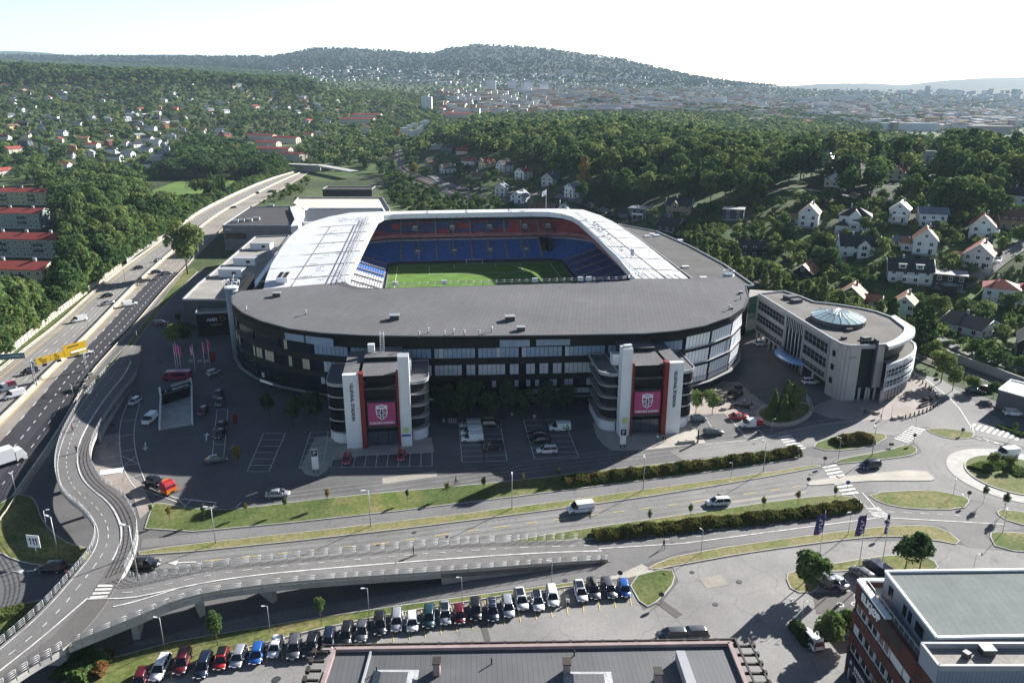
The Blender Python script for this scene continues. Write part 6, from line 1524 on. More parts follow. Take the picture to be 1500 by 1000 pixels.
wood([(1340,470),(1400,512),(1430,520),(1560,570),(1560,520),(1500,470),(1400,455)],6.5,3,7,[('bush',.6),('round',.4)],'above the grey retaining wall',.8,dens=.8)
wood([(470,142),(560,140),(700,150),(720,185),(860,178),(1010,178),(1130,184),(1300,214),(1560,226),(1560,150),(1250,134),(1000,126),(900,120),(700,116),(560,112),(440,112),(430,125)],31,6,12,[('round',.8),('loose',.1),('conifer',.1)],'in the city',.85,ymax=4600)
for p in resample(smooth(G([(-90,612),(13,520),(93,455),(178,392),(243,349),(300,307),(340,287),(390,265),(430,253)]),1),4.2):
    for o_ in (2.0,7):
        x,y=p[0]-o_*.75+rnd.uniform(-1,1),p[1]+o_*.66+rnd.uniform(-1,1); h=rnd.uniform(5.5,10) if y<420 else rnd.uniform(5,8)
        CAND.append((h*F/y,'round' if rnd.random()<.75 else 'loose',x,y,0,h,rnd.uniform(.3,.85),'along the motorway noise wall'))
for p in resample(smooth(G([(985,350),(1040,386),(1112,424),(1182,440),(1242,468),(1305,500)]),1),4.5):
    for o_ in (0,5): CAND.append((25,'loose' if rnd.random()<.6 else 'round',p[0]+o_+rnd.uniform(-1,1),p[1]+o_*.6+rnd.uniform(-1,1),terrain(p[0]+o_,p[1]+o_*.6),rnd.uniform(5,8.5),rnd.uniform(.4,1.0),'in the green belt behind the stadium and office'))
wood([(1000,158),(1130,164),(1300,184),(1312,206),(1130,186),(1000,179)],13,11,17,[('round',.9),('loose',.1)],'in the tree belt before the city',.8,ymax=3000,tb=(0,.5))
wood([(840,150),(1000,154),(1000,175),(850,172)],15,10,16,[('round',1)],'in the tree belt before the city',.9,ymax=3000,dens=.8,tb=(0,.5))
CAND.sort(key=lambda c:-c[0])
NT=sum(1 for o in COL.objects if o.parent is None and o.get('category') in ('tree','conifer','poplar','shrub'))
import collections
cnt=collections.Counter(); left=[]
LIM={'tree':292,'conifer':150,'shrub':110,'poplar':60}
for o in COL.objects:
    if o.parent is None and o.get('category') in LIM: cnt[o['category']]+=1
for c in CAND:
    ct=CATW[c[1]]
    if cnt[ct]<LIM[ct] and c[3]<760:
        cnt[ct]+=1; tn=c[6]; col='dark green' if tn<.36 else 'mid green' if tn<.55 else 'yellowish green'
        hgt_='tall' if c[5]>13 else 'low' if c[5]<7 else 'medium height'
        put_tree(c[1],c[2],c[3],c[4],c[5],tn,'%s %s %s %s'%(hgt_,col,KW[c[1]],c[7]),('trees ' if ct!='shrub' else 'shrubs ')+c[7],rnd.uniform(.9,1.2))
    else: left.append(c)
def stuff_trees(name,items,n,szk,lm=None):
    if not items: return
    pr={}
    for k in ('round','loose','conifer','poplar','bush'):
        pr[k]=[cards(k,n,500+i,szk*({'round':.05,'loose':.045,'conifer':.04,'poplar':.04,'bush':.09}[k])*math.sqrt(260/n)*1.0).reshape(-1,3) for i in range(3)]
    V=[];T=[]; g=random.Random(9)
    for c in items:
        p=pr[c[1]][g.randrange(3)]; a=g.uniform(0,6.28); ca,sa=math.cos(a),math.sin(a); h=c[5]; s=h*g.uniform(1.0,1.4)
        q=np.empty_like(p); q[:,0]=(p[:,0]*ca-p[:,1]*sa)*s+c[2]; q[:,1]=(p[:,0]*sa+p[:,1]*ca)*s+c[3]; q[:,2]=p[:,2]*h+c[4]-.6; V.append(q); T.append(np.full(len(p),c[6]+g.uniform(-.08,.08),dtype=np.float32))
    v=np.concatenate(V); me=np_mesh(name,v,np.arange(len(v)).reshape(-1,4),[lm or M_LEAFS]); at_=me.attributes.new('tint','FLOAT','POINT'); at_.data.foreach_set('value',np.concatenate(T))
    o=bpy.data.objects.new(name,me); COL.objects.link(o); o['kind']='stuff'
stuff_trees('nearer_wood',[c for c in left if c[3]<760],480,.95)
stuff_trees('distant_wood',[c for c in left if 760<=c[3]<1600],110,.98)
stuff_trees('far_wood',[c for c in left if c[3]>=1600],40,1.0)
# wooded ridges: small crowns over the far hills
rg=random.Random(77); it=[]
while len(it)<14000:
    y=rg.uniform(3300,5600); c=rg.uniform(-60,1200); x=(c-750)/1201*y; z=terrain(x,y)
    if z<70: continue
    it.append((0,'conifer' if rg.random()<.6 else 'round',x,y,z-2,rg.uniform(9,14),rg.uniform(.0,.3),''))
stuff_trees('ridge_forest',it,16,1.15,M_LEAFR)
print('TREES',len(CAND),len(left),dict(cnt))
# ================================================================== CYCLE BRIDGE
ST=[((190,500),(207,510),.05),((160,539),(204,548),.6),((124,580),(176,580),1.8),((96,626),(142,630),3),((81,668),(130,664),4),((82,704),(138,690),4.6),((95,726),(154,708),4.8),((121,745),(184,730),5),((139,770),(200,760),5),((141,790),(202,782),5),((132,812),(197,806),5),((106,843),(182,838),5),((58,897),(150,895),5),((0,946),(100,947),5),((-60,995),(33,984),5),((-140,1065),(-40,1040),5)]
BR=[((184,842),(100,947),5),((205,853),(200,907),5),((270,839),(277,874),4.9),((340,826),(400,857),4.4),((500,811),(500,849),3.6),((667,796),(667,838),1.9),((760,792),(817,826),.9),((867,790),(895,822),.12)]
def strip(st,dz=0):
    l=smooth([W(*a,z)+(z+dz,) for a,c,z in st],2); r=smooth([W(*c,z)+(z+dz,) for a,c,z in st],2); return l,r
sl,sr=strip(ST); bl,br_=strip(BR,-.03)
cb=thing('cycle_bridge','curving grey cycle and foot bridge with steel railings that splits beside the zebra crossing','bridge',(sl[len(sl)//2][0],sl[len(sl)//2][1],0))
def lat(l,r,f): return [tuple(a+(c-a)*f for a,c in zip(p,q)) for p,q in zip(l,r)]
b=MB(); b.ribbon(sl,lat(sl,sr,.61),0,0); b.ribbon(lat(sl,sr,.61),sr,0,1); b.ribbon(bl,br_,0,0); b.build('deck',[M_BIKE,M_BIKE2],cb)
b=MB()
for l,r in ((sl,sr),(bl,br_)):
    for e in (l,r):
        for p,q in zip(e,e[1:]):
            lo=lambda a:(a[0],a[1],max(-.05,a[2]-.95)); b.poly([p,q,lo(q),lo(p)],0)
    for i in range(len(l)-1):
        b.poly([(a[0],a[1],max(-.04,a[2]-.9)) for a in (l[i],l[i+1],r[i+1],r[i])],0)
b.build('deck_edge_beam',[M_CONC],cb)
for l,r,idx in ((sl,sr,(14,20,26,32,38,44,52)),(bl,br_,(5,10,14))):
    for i in idx:
        if i<len(l) and l[i][2]>1.6:
            m=lat([l[i]],[r[i]],.5)[0]; d=math.atan2(r[i][1]-l[i][1],r[i][0]-l[i][0]); b=MB(); b.box((m[0],m[1],-.1),(math.dist(l[i][:2],r[i][:2])*.45,.9,l[i][2]-.8),d,0); b.build('pier',[M_CONC],cb)
# retaining walls where the ramps meet the ground
b=MB()
for e in (sl,sr):
    q=[p for p in e if p[2]<3.2 and p[1]>110]
    for p,q_ in zip(q,q[1:]): b.poly([(p[0],p[1],0),(q_[0],q_[1],0),(q_[0],q_[1],q_[2]),(p[0],p[1],p[2])],0)
for e in (bl,br_):
    q=[p for p in e if p[2]<2.2]
    for p,q_ in zip(q,q[1:]): b.poly([(p[0],p[1],0),(q_[0],q_[1],0),(q_[0],q_[1],q_[2]),(p[0],p[1],p[2])],0)
b.build('ramp_wall',[M_CONC],cb)
def railing(pts,name,h=1.25,step=2.0,par=None,out=0,plate=False):
    q=resample(pts,step); b=MB()
    for p in q: b.tube((p[0],p[1],p[2]-.5),(p[0],p[1],p[2]+h),.045,4,0)
    for k in (.35,.65,.95,1.25): b.path([(p[0],p[1],p[2]+h*k/1.25) for p in q],.03,4,0)
    if plate:
        b.wall([(p[0],p[1],p[2]) for p in q],.05,.5,.06,0)
    return b.build(name,[M_STEEL],par)
railing(sl[6:],'bridge_railing',par=cb); railing([p for p in sr if p[1]>W(196,838,5)[1]][6:],'bridge_railing',par=cb)
railing(bl[1:-2],'bridge_railing',par=cb); railing([p for p in br_][1:-1],'bridge_railing',par=cb,plate=True); railing([p for p in sr if p[1]<W(100,950,5)[1]],'bridge_railing',par=cb)
b=MB()
line(b,lat(sl,sr,.61)[4:44],.30,.035); dashes(b,lat(sl,sr,.30)[4:],1.2,1.6,.12,.035); line(b,lat(sl,sr,.06)[6:],.12,.035)
mid=lat(bl,br_,.52); line(b,mid[3:],.22,.065); dashes(b,lat(bl,br_,.27)[3:],1.2,1.6,.1,.065)
A=[W(154,872,5),W(182,850,5)]
def zz5(p0,p1,q0,q1,n):
    A_,B1,C1_,D1_=[Vector(W(*p,5)) for p in (p0,p1,q0,q1)]
    for i in range(n):
        f,g_=(i+.2)/n,(i+.75)/n; b.poly([tuple(A_.lerp(B1,f))+(5.05,),tuple(A_.lerp(B1,g_))+(5.05,),tuple(C1_.lerp(D1_,g_))+(5.05,),tuple(C1_.lerp(D1_,f))+(5.05,)],0)
zz5((145,855),(130,878),(168,855),(156,876),4)
line(b,smooth([W(128,876,5)+(5,),W(60,935,5)+(5,),W(0,982,5)+(5,)],1),.2,.05); line(b,smooth([W(128,877,5)+(5,),W(190,876,5)+(5,),W(230,868,5)+(5,),W(280,856,5)+(4.88,)],1),.2,.06)
b.build('lane_marking',[M_LINE],cb)
# dark planted slope under the bridge's lower edge
# ================================================================== MOTORWAY FURNITURE
b=MB(); b.wall(resample(lane(0),5),0,.95,.5,0); b.wall(resample(lane(.03),5),0,.2,.7,0)
tag(b.build('median_barrier',[M_BARR]),'cream concrete barrier along the middle of the motorway','barrier')
def guard(f,lab):
    q=resample(lane(f),4); b=MB(); b.wall([(p[0],p[1]) for p in q],.5,.82,.1,0)
    for p in q: b.box(p[:2]+(0,),(.12,.12,.75),0,0)
    tag(b.build('guard_rail',[M_BARR]),lab,'guard rail')
guard(-1.04,'outer one of two pale guard rails on the wooded side of the motorway'); guard(-1.10,'inner pale guard rail on the wooded side of the motorway') ; guard(1.06,'pale guard rail between the motorway and the grass verge')
NW=smooth(G([(-90,612),(13,520),(93,455),(178,392)]),1)
b=MB(); b.wall(resample(NW,3),0,2.2,.22,0)
for p in resample(NW,3): b.box(p[:2]+(0,),(.4,.4,2.35),R(50),1)
tag(b.build('noise_wall',[M_BARR,M_CONC]),'cream panelled noise wall between the wood and the motorway','noise wall')
NW2=smooth(G([(186,386),(204,369),(243,349)]),1); b=MB(); b.wall(resample(NW2,3),0,2.4,.22,0); tag(b.build('noise_wall',[M_CONCD]),'short dark stretch of noise wall under the trees','noise wall')
NW3=smooth(G([(270,326),(300,307),(340,287),(390,265),(434,252)]),1); b=MB(); b.wall(resample(NW3,4),0,1.5,.22,0); tag(b.build('noise_wall',[M_CONC]),'far low cream noise wall along the motorway towards the bridge','noise wall')
# sign gantry
M_YEL=mat('yellow sign board',(.50,.32,.015),.5,.06,.5); M_BLU=mat('teal sign board',(.06,.15,.19),.5,.1,.5)
gp,gq=W(127,543),W(53,566); t=thing('sign_gantry','yellow direction signs on a steel gantry over the dark motorway lanes','road sign',gp+(0,))
d=Vector((gp[0]-gq[0],gp[1]-gq[1],0)); L_=d.length; d.normalize(); b=MB()
for p in (gp,gq):
    for o in (-.5,.5): b.tube((p[0],p[1]+o,0),(p[0],p[1]+o*.6,7.6),.14,6,0)
    for k in range(5): b.tube((p[0],p[1]-.45,k*1.5),(p[0],p[1]+.4,k*1.5+1.4),.06,4,0)
for o in (-.4,.4):
    for z in (6.2,7.1): b.tube((gp[0],gp[1]+o,z),(gq[0],gq[1]+o,z),.09,5,0)
for k in range(14):
    p=lerp(gq,gp,k/14); q=lerp(gq,gp,(k+1)/14); b.tube(p+(6.2,),q+(7.1,),.05,4,0)
b.build('gantry_frame',[M_STEEL],t)
n_=Vector((d.y,-d.x,0))
def panel(f,w_,h_,z,m,name):
    c=Vector(lerp(gq,gp,f)+(z,))+n_*.75; b=MB(); b.wall([tuple((c-d*w_/2)[:2]),tuple((c+d*w_/2)[:2])],z,z+h_,.14,0); 
    rg_=random.Random(int(f*100))
    o=b.build(name,[m],t); b=MB(); 
    for r in range(int(h_/.55)):
        if rg_.random()<.75:
            l0=rg_.uniform(-.35,-.1)*w_; l1=l0+rg_.uniform(.2,.5)*w_; a=c+d*l0+n_*.09; e=c+d*l1+n_*.09; b.wall([tuple(a[:2]),tuple(e[:2])],z+.25+r*.55,z+.5+r*.55,.03,0)
    if h_>2: a=c-d*w_*.2+n_*.09; e=c+d*w_*.46+n_*.09; b.wall([tuple(a[:2]),tuple(e[:2])],z+.7,z+1.2,.05,1)
    b.build('sign_writing',[M_BLACK,M_LETW],o)
    b=MB(); a=c+n_*.3; b.box((a.x,a.y,z-.75),(1.1,.3,.7),math.atan2(d.y,d.x),0); b.build('lane_signal',[M_BLACK],t)
panel(.82,6.4,3.3,5.7,M_YEL,'sign_panel'); panel(.47,3.8,1.8,5.9,M_YEL,'sign_panel'); panel(.19,3.6,1.8,5.9,M_YEL,'sign_panel')
x,y=W(20,556); t=thing('sign_gantry','teal sign seen over the left motorway lanes at the left edge','road sign',(x,y,0)); b=MB(); b.wall([(x-3,y-1.2),(x+4,y+.6)],6,7.6,.15,0); b.build('sign_panel',[M_BLU],t); b=MB(); b.tube((x-5.4,y-2,0),(x-5.4,y-2,7),.15,6,0); b.tube((x-5.4,y-2,6.8),(x+4,y+.6,6.8),.1,5,0); b.build('sign_post',[M_STEEL],t)
# pale equipment cabinets beside the verge
for px,py,lab in ((134,556,'tall white roadside cabinet beside the grass verge'),(128,563,'smaller pale roadside cabinet leaning to the motorway side'),(120,573,'low cream concrete block at the end of the verge')):
    x,y=W(px,py); b=MB(); b.box((x,y,0),(1.0,.8,1.9 if py<560 else 1.4 if py<570 else .9),R(50),0); b.box((x,y,1.9 if py<560 else 1.4 if py<570 else .9),(1.1,.9,.08),R(50),1); tag(b.build('roadside_cabinet',[M_BARR,M_STEEL]),lab,'cabinet')
# ================================================================== LAMPS
M_LAMP=mat('lamp head grey',(.70,.71,.72),.4,0)
def lamp_proto(dx):
    t=thing('street_lamp','grey street lamp','street lamp'); b=MB(); b.tube((0,0,0),(0,0,1),.013,6,0,.009); b.build('lamp_post',[M_STEEL],t,False)
    b=MB(); b.tube((0,0,.985),(.11,0,1.0),.008,5,0); b.build('lamp_arm',[M_STEEL],t,False); b=MB(); b.box((.13,0,.985),(.10,.035,.022),0,0); b.build('lamp_head',[M_LAMP],t,False); index_kids(t); return t
LP=lamp_proto(0); first=[True]
def lamp(px,py,top,rz,lab,z=0,grp='street lamps'):
    x,y=W(px,py,z); h=max(3.5,hgt(top,x,y)-z)
    if first[0]: o=LP; first[0]=False; o.location=(x,y,z); o.rotation_euler=(0,0,R(rz)); o.scale=(h,)*3; o['label']=lab; o['group']=grp; return o
    return dup(LP,(x,y,z),R(rz),h,lab,grp)
for a in [(86,815,757,150,'tall lamp at the tip of the grass island left of the bridge'),(71,784,747,20,'lamp behind the tall one on the left grass island'),(24,724,693,160,'lamp at the upper corner of the left grass island'),(316,796,742,180,'lamp on the footpath nearest the bridge, left of the silver car'),(543,771,718,180,'lamp on the footpath below the left entrance tower'),(750,745,696,90,'lamp on the footpath left of the white van'),(942,718,671,90,'lamp at the red hedge, right of the white van'),(241,949,904,170,'lamp above the white estate in the parked row'),(396,927,887,180,'lamp above the white hatchback in the parked row'),(541,905,861,180,'lamp in the middle of the long parked row'),(677,882,845,180,'lamp above the dark cars right of the middle of the parked row'),(808,859,820,180,'lamp above the white cars at the right part of the parked row'),(1027,810,776,120,'lamp on the dry verge below the long hedge'),(1242,784,749,200,'lamp on the dry verge between the purple flags'),(1468,781,747,60,'lamp at the right verge below the roundabout'),(1118,691,647,120,'lamp at the left end of the zebra crossing hedge'),(1071,700,678,180,'short lamp on the footpath beside the hedge'),(1228,672,641,150,'lamp left of the red bush island'),(1277,668,625,90,'lamp on the narrow verge below the red bush'),(1305,613,591,90,'lamp on the brick plaza beside the pale stones'),(1130,635,613,0,'lamp in front of the round planter'),(1396,726,703,60,'lamp on the oval grass island at the roundabout'),(1341,625,607,150,'lamp at the zebra crossing of the side street'),(202,501,485,120,'lamp on the path left of the red car ramp'),(108,582,567,160,'lamp at the start of the bridge beside the motorway'),(140,529,519,160,'small lamp on the motorway verge below the grass strip'),(129,481,461,200,'lamp on the motorway barrier beside the white van'),(184,416,394,200,'lamp on the motorway barrier farther on'),(1174,909,892,0,'lamp in the lower car park beside the hedge'),(1160,905,886,180,'thin lamp in the lower car park'),(1446,511,485,0,'lamp on the road above the grey retaining wall'),(1425,838,826,0,'lamp behind the pale metal roof')]: lamp(*a)
lamp(203,852,770,160,'tall lamp rising at the fork of the cycle bridge',0)
# ================================================================== VEHICLES
def paint(n,c,met=.2): return mat('car paint '+n,c,.28,.0,1,met,.6,coat=.6)
PT={'white':paint('white',(.72,.73,.74),0),'silver':paint('silver',(.45,.47,.50),.5),'grey':paint('grey',(.12,.125,.135),.4),'black':paint('black',(.012,.012,.014),.1),'navy':paint('navy',(.015,.025,.055),.3),'blue':paint('blue',(.025,.12,.42),.3),'red':paint('red',(.36,.015,.02),.1),'wine':paint('wine red',(.13,.012,.022),.3),'teal':paint('dark teal',(.02,.06,.075),.3),'crimson':paint('crimson',(.25,.01,.07),.1),'orange':paint('orange',(.55,.16,.02),0),'steel':paint('steel blue',(.14,.20,.26),.4)}
M_TYRE=mat('tyre rubber',(.015,.015,.016),.9,.1,2); M_RIM=mat('wheel rim',(.38,.39,.40),.35,0,1,.7); M_CGL=glassmat('car glass',(.012,.015,.020),.05); M_HL=mat('headlamp glass',(.75,.77,.80),.15,0); M_TL=mat('tail lamp red',(.35,.01,.01),.2,0); M_TRIMB=mat('black bumper',(.02,.02,.022),.7,0)
def car_proto(kind):
    P_={'hatch':dict(L=4.0,w=.88,bz=.86,rf=1.47,hood=.95,wb0=-.2,r0=.55,r1=-1.5,rt=-1.95),'estate':dict(L=4.7,w=.90,bz=.90,rf=1.47,hood=1.15,wb0=-.2,r0=.45,r1=-2.0,rt=-2.3),'sedan':dict(L=4.7,w=.91,bz=.88,rf=1.42,hood=1.1,wb0=0,r0=.35,r1=-1.1,rt=-1.9),'suv':dict(L=4.6,w=.94,bz=1.02,rf=1.66,hood=1.05,wb0=0,r0=.5,r1=-1.85,rt=-2.2),'van':dict(L=5.1,w=.98,bz=1.15,rf=2.0,hood=.75,wb0=0,r0=1.1,r1=-2.4,rt=-2.5)}[kind]
    L2=P_['L']/2; w=P_['w']; bz=P_['bz']; rf=P_['rf']
    t=thing('parked_car','car','car'); b=MB()
    xh=L2-P_['hood']
    def ring(x,zb,zt,hw): return [(x,-hw*.86,zb),(x,-hw,zb+.16),(x,-hw,zt-.2),(x,-hw*.9,zt),(x,hw*.9,zt),(x,hw,zt-.2),(x,hw,zb+.16),(x,hw*.86,zb)]
    st=[(-L2,.42,bz-.18,w*.80),(-L2+.12,.28,bz-.02,w*.94),(-L2+.7,.22,bz,w),(0,.2,bz-.01,w),(xh-.1,.22,bz-.02,w),(xh+P_['hood']*.55,.24,bz-.12,w*.97),(L2-.15,.28,bz-.24,w*.90),(L2,.40,bz-.36,w*.74)]
    b.loft([ring(*s) for s in st],0,smooth=True)
    # roof panel and pillars
    x0,x1=P_['r0'],P_['r1']; hw=w*.72 if kind!='van' else w*.86
    if kind=='van':
        b.loft([[(x1-.08,-w*.97,bz-.05),(x1-.04,-hw,rf),(x1-.04,hw,rf),(x1-.08,w*.97,bz-.05)],[(.75,-w*.97,bz-.05),(.55,-hw,rf),(.55,hw,rf),(.75,w*.97,bz-.05)]],0,smooth=False)
        b.loft([[(.75,-w*.97,bz-.05),(.55,-hw,rf),(.55,hw,rf),(.75,w*.97,bz-.05)],[(1.0,-w*.95,bz-.05),(.9,-hw*.97,rf-.04),(.9,hw*.97,rf-.04),(1.0,w*.95,bz-.05)]],0,smooth=False)
    else:
        b.loft([[(x,-hw*k,z),(x,-hw*k*.8,z+.045),(x,hw*k*.8,z+.045),(x,hw*k,z)] for x,z,k in ((x1-.12,rf-.07,.93),(x1+.2,rf-.01,1),((x0+x1)/2,rf,1),(x0-.1,rf-.02,1),(x0+.06,rf-.06,.95))],0,smooth=True)
        for s in (-1,1):
            for (xa_,xb_) in ((xh+.05,x0+.04),(P_['rt']+.05,x1-.08),((x0+x1)/2-.05,(x0+x1)/2-.05)): b.tube((xa_,s*w*.90,bz-.03),(xb_,s*hw*.97,rf-.03),.045,4,0)
    for s in (-1,1): b.box((xh-.15,s*(w+.09),bz-.02),(.18,.2,.13),0,0)
    b.build('body',[PT['white']],t,False)
    g=MB()
    if kind=='van':
        g.poly([(1.72,-w*.80,bz-.03),(1.72,w*.80,bz-.03),(.95,hw*.93,rf-.08),(.95,-hw*.93,rf-.08)],0)
        for s in (-1,1): g.poly([(1.6,s*w*.93,bz-.02),(.75,s*(w*.985),bz+.0),(.62,s*(hw+.03),rf-.22),(.98,s*hw*.97,rf-.16)][::s],0); g.poly([(1.75,s*w*.8,bz-.05),(1.0,s*w*.97,bz-.05),(.95,s*hw,rf-.1)][::s],0)
        g.box((x1-.07,0,bz+.2),(.06,w*1.3,.5),0,0)
    else:
        A_=[(xh+.08,-w*.88,bz-.03),(P_['rt']+.02,-w*.88,bz-.03),(P_['rt']+.02,w*.88,bz-.03),(xh+.08,w*.88,bz-.03)]; B3=[(x0+.03,-hw*.97,rf-.03),(x1-.06,-hw*.97,rf-.03),(x1-.06,hw*.97,rf-.03),(x0+.03,hw*.97,rf-.03)]
        for i in range(4): j=(i+1)%4; g.poly([A_[i],B3[i],B3[j],A_[j]],0)
    g.build('windows',[M_CGL],t,False)
    if kind in('hatch','sedan','suv','estate'):
        pass
    wr=.33 if kind in('hatch','sedan','estate') else .37
    wb=MB(); wb.tube((0,-.10,0),(0,.10,0),wr,14,0); wb.tube((0,-.115,0),(0,.115,0),wr*.62,10,1); w0=wb.build('wheel',[M_TYRE,M_RIM],t,False); xs=(L2-.85,-L2+.85); w0.location=(xs[0],w*.93,wr)
    for x,s in ((xs[0],-1),(xs[1],1),(xs[1],-1)): c=w0.copy(); COL.objects.link(c); c.parent=t; c.location=(x,s*w*.93,wr)
    for s in (-1,1):
        b=MB(); b.box((L2-.16,s*w*.68,bz-.42),(.22,.36,.15),R(-18*s),0); b.build('headlight',[M_HL],t,False); b=MB(); b.box((-L2+.05,s*w*.74,bz-.30),(.12,.22,.24),0,0); b.build('tail_light',[M_TL],t,False)
    b=MB(); b.box((L2-.02,0,.34),(.1,w*1.3,.2),0,0); b.box((-L2+.0,0,.34),(.1,w*1.4,.18),0,0); b.build('bumper',[M_TRIMB],t,False)
    b=MB(); 
    b.box((L2+.04,0,.44),(.02,.5,.11),0,0); b.build('number_plate',[M_LETW],t,False)
    index_kids(t); return t
CP_={k:car_proto(k) for k in ('hatch','estate','sedan','suv','van')}; used=set()
def car(kind,col,px,py,head,lab,grp=None,z=0,extra=None,px2=None,hz=.06):
    """head = heading in degrees (direction the bonnet points, 0 = right, 90 = away)"""
    x,y=W(px,py,z); p=CP_[kind]; o=dup(p,(x,y,z+hz),R(head),None,lab,grp,{PT['white']:PT[col]} if col!='white' else None)
    o.name='parked_car' if 'parked' in lab else ('van' if kind=='van' else 'car'); o['category']='van' if kind=='van' else 'car'
    if extra=='rails':
        b=MB()
        for s in (-.6,.6): b.tube((.3,s,1.56),(-1.9,s,1.56),.03,4,0)
        for xx in (-.2,-1.3): b.tube((xx,-.6,1.58),(xx,.6,1.58),.03,4,0)
        r=b.build('roof_rack',[M_STEEL],o,False)
    if extra=='roof':
        b=MB(); b.box((-.65,0,1.515 if kind!='suv' else 1.70),(1.7,1.1,.03),0,0); b.build('glass_roof',[M_CGL],o,False)
    if extra=='box':
        b=MB(); b.loft([[(x_,-.4*k,1.55),(x_,-.35*k,1.55+.38*k),(x_,.35*k,1.55+.38*k),(x_,.4*k,1.55)] for x_,k in ((-1.7,.5),(-1.5,1),(.1,1),(.5,.5))],0); b.build('roof_box',[M_TRIMB],o,False)
    return o
ROW=[(208,998,'hatch','wine','dark red car parked at the left end of the long row'),(236,980,'estate','white','white estate parked beside the dark red car at the left end'),(267,975,'suv','wine','wine red car parked with roof rails, right of the white estate','rails'),(297,975,'estate','navy','dark navy car parked between the wine red and the red car'),(326,969,'hatch','red','bright red small car parked with a black roof','roof'),(350,962,'hatch','silver','silver car parked left of the light blue one'),(377,958,'hatch','blue','light blue car parked below the green young tree'),(404,953,'hatch','white','white hatchback parked right of the light blue car'),(432,949,'suv','grey','dark grey car parked with light roof rails, right of the white hatchback','rails'),(458,946,'suv','black','black car parked with roof bars at the pergola corner','rails'),(481,938,'estate','navy','navy car parked behind the pergola corner'),(506,931,'estate','black','black car parked behind the pergola, second from its corner'),(531,926,'sedan','grey','dark grey car parked with a pale roof left of a black one'),(556,919,'suv','black','black car parked left of the two white ones'),(582,914,'estate','silver','silver white car parked, left one of the white pair'),(605,913,'hatch','white','white car parked, right one of the white pair'),(628,907,'suv','teal','dark teal car parked right of the white pair'),(652,904,'estate','silver','silver car parked with a dark glass roof','roof'),(674,902,'hatch','wine','dark wine car parked between the silver and the black one'),(697,895,'suv','black','black car parked at the tar stripe of the lower lot'),(722,894,'estate','navy','dark blue car parked right of the tar stripe','rails'),(743,889,'estate','silver','pale silver car parked with a small roof window'),(764,884,'suv','white','white car parked with a black roof','roof'),(788,882,'sedan','white','white car parked with a long black glass roof','roof'),(810,876,'estate','white','white car parked left of the motor scooter'),(850,869,'estate','white','white car parked with a roof window right of the motor scooter','roof'),(870,866,'estate','grey','dark car parked with a roof box','box'),(893,866,'estate','grey','grey estate parked beside the bright blue car'),(914,862,'hatch','blue','bright blue car parked at the right end of the long row')]
for r in ROW: car(r[2],r[3],r[0]+rnd.uniform(-1.5,1.5),r[1]+2+rnd.uniform(-3,3),-84+rnd.uniform(-4,4),r[4],'cars parked in the long lower row',extra=r[5] if len(r)>5 else None,hz=.05)
for a in [('van','silver',689,626,184,'silver van parked at the upper end of the left lot'),('van','white',691,637,184,'white van parked second from the top of the left lot'),('van','white',692,646,184,'white van parked in front of the other white van'),('suv','black',720,625,4,'black car parked at the upper end of the left lot'),('suv','black',723,658,182,'black car parked in the sunny corner of the left lot'),('suv','white',801,663,184,'white car parked at the lower end of the right lot'),('van','white',820,630,184,'white delivery van parked with green drawings'),('sedan','black',787,639,184,'black car parked in the right lot, upper of two'),('sedan','black',790,648,184,'black car parked in the right lot, lower of two'),('hatch','red',508,676,-86,'red car parked in shade below the left entrance tower'),('hatch','red',588,671,-86,'red car parked in the sun below the left entrance tower'),('estate','grey',1045,636,8,'grey estate parked right of the right entrance tower'),('hatch','steel',1023,616,8,'blue grey car parked by the small lit trees'),('sedan','red',1082,613,4,'red car parked in front of the wavy bench'),('van','white',1099,625,186,'white van parked with a red rear end'),('suv','white',1187,562,4,'white car parked under the office'),('suv','white',1117,506,12,'white car parked by the green glass link'),('hatch','white',198,591,-100,'white car driving along the bridge wall on the forecourt'),('van','white',220,618,-92,'white van parked left of the garage ramp'),('hatch','wine',298,605,-88,'dark red car right of the garage ramp'),('hatch','white',313,548,60,'white hatchback near the pink banners'),('sedan','grey',320,580,-84,'dark taxi parked in the lane, upper of the first two'),('sedan','grey',323,592,-84,'dark taxi parked in the lane, lower of the first two'),('sedan','black',324,627,-95,'black taxi parked further down the lane'),('sedan','black',323,638,-95,'black taxi parked right behind the other black one'),('sedan','grey',317,676,20,'dark car half in the sun at the end of the taxi lane'),('suv','wine',236,476,15,'red car with shade in its paint, on the ramp beside the shopping centre'),('sedan','silver',407,727,8,'silver saloon driving past the grass bank')]: car(*a)  # red car on the shopping centre ramp: its shade is put into wine paint
for a in [('van','white',850,749,192,'white police like van with blue stripes driving on the main road'),('estate','white',1051,739,188,'white estate driving on the main road below the hedge'),('suv','navy',1274,685,196,'dark blue pick up driving off the roundabout'),('van','white',1474,668,190,'white van driving behind the roundabout island'),('suv','white',1484,608,-10,'white car parked beside the grey hut'),('suv','black',1441,573,-20,'black car parked behind the grey hut'),('sedan','black',1428,575,-20,'black car parked left of the hut, half hidden'),('suv','black',76,836,180,'black car driving under the cycle bridge from the left'),('suv','black',213,831,8,'black car coming out under the cycle bridge')]: car(*a)
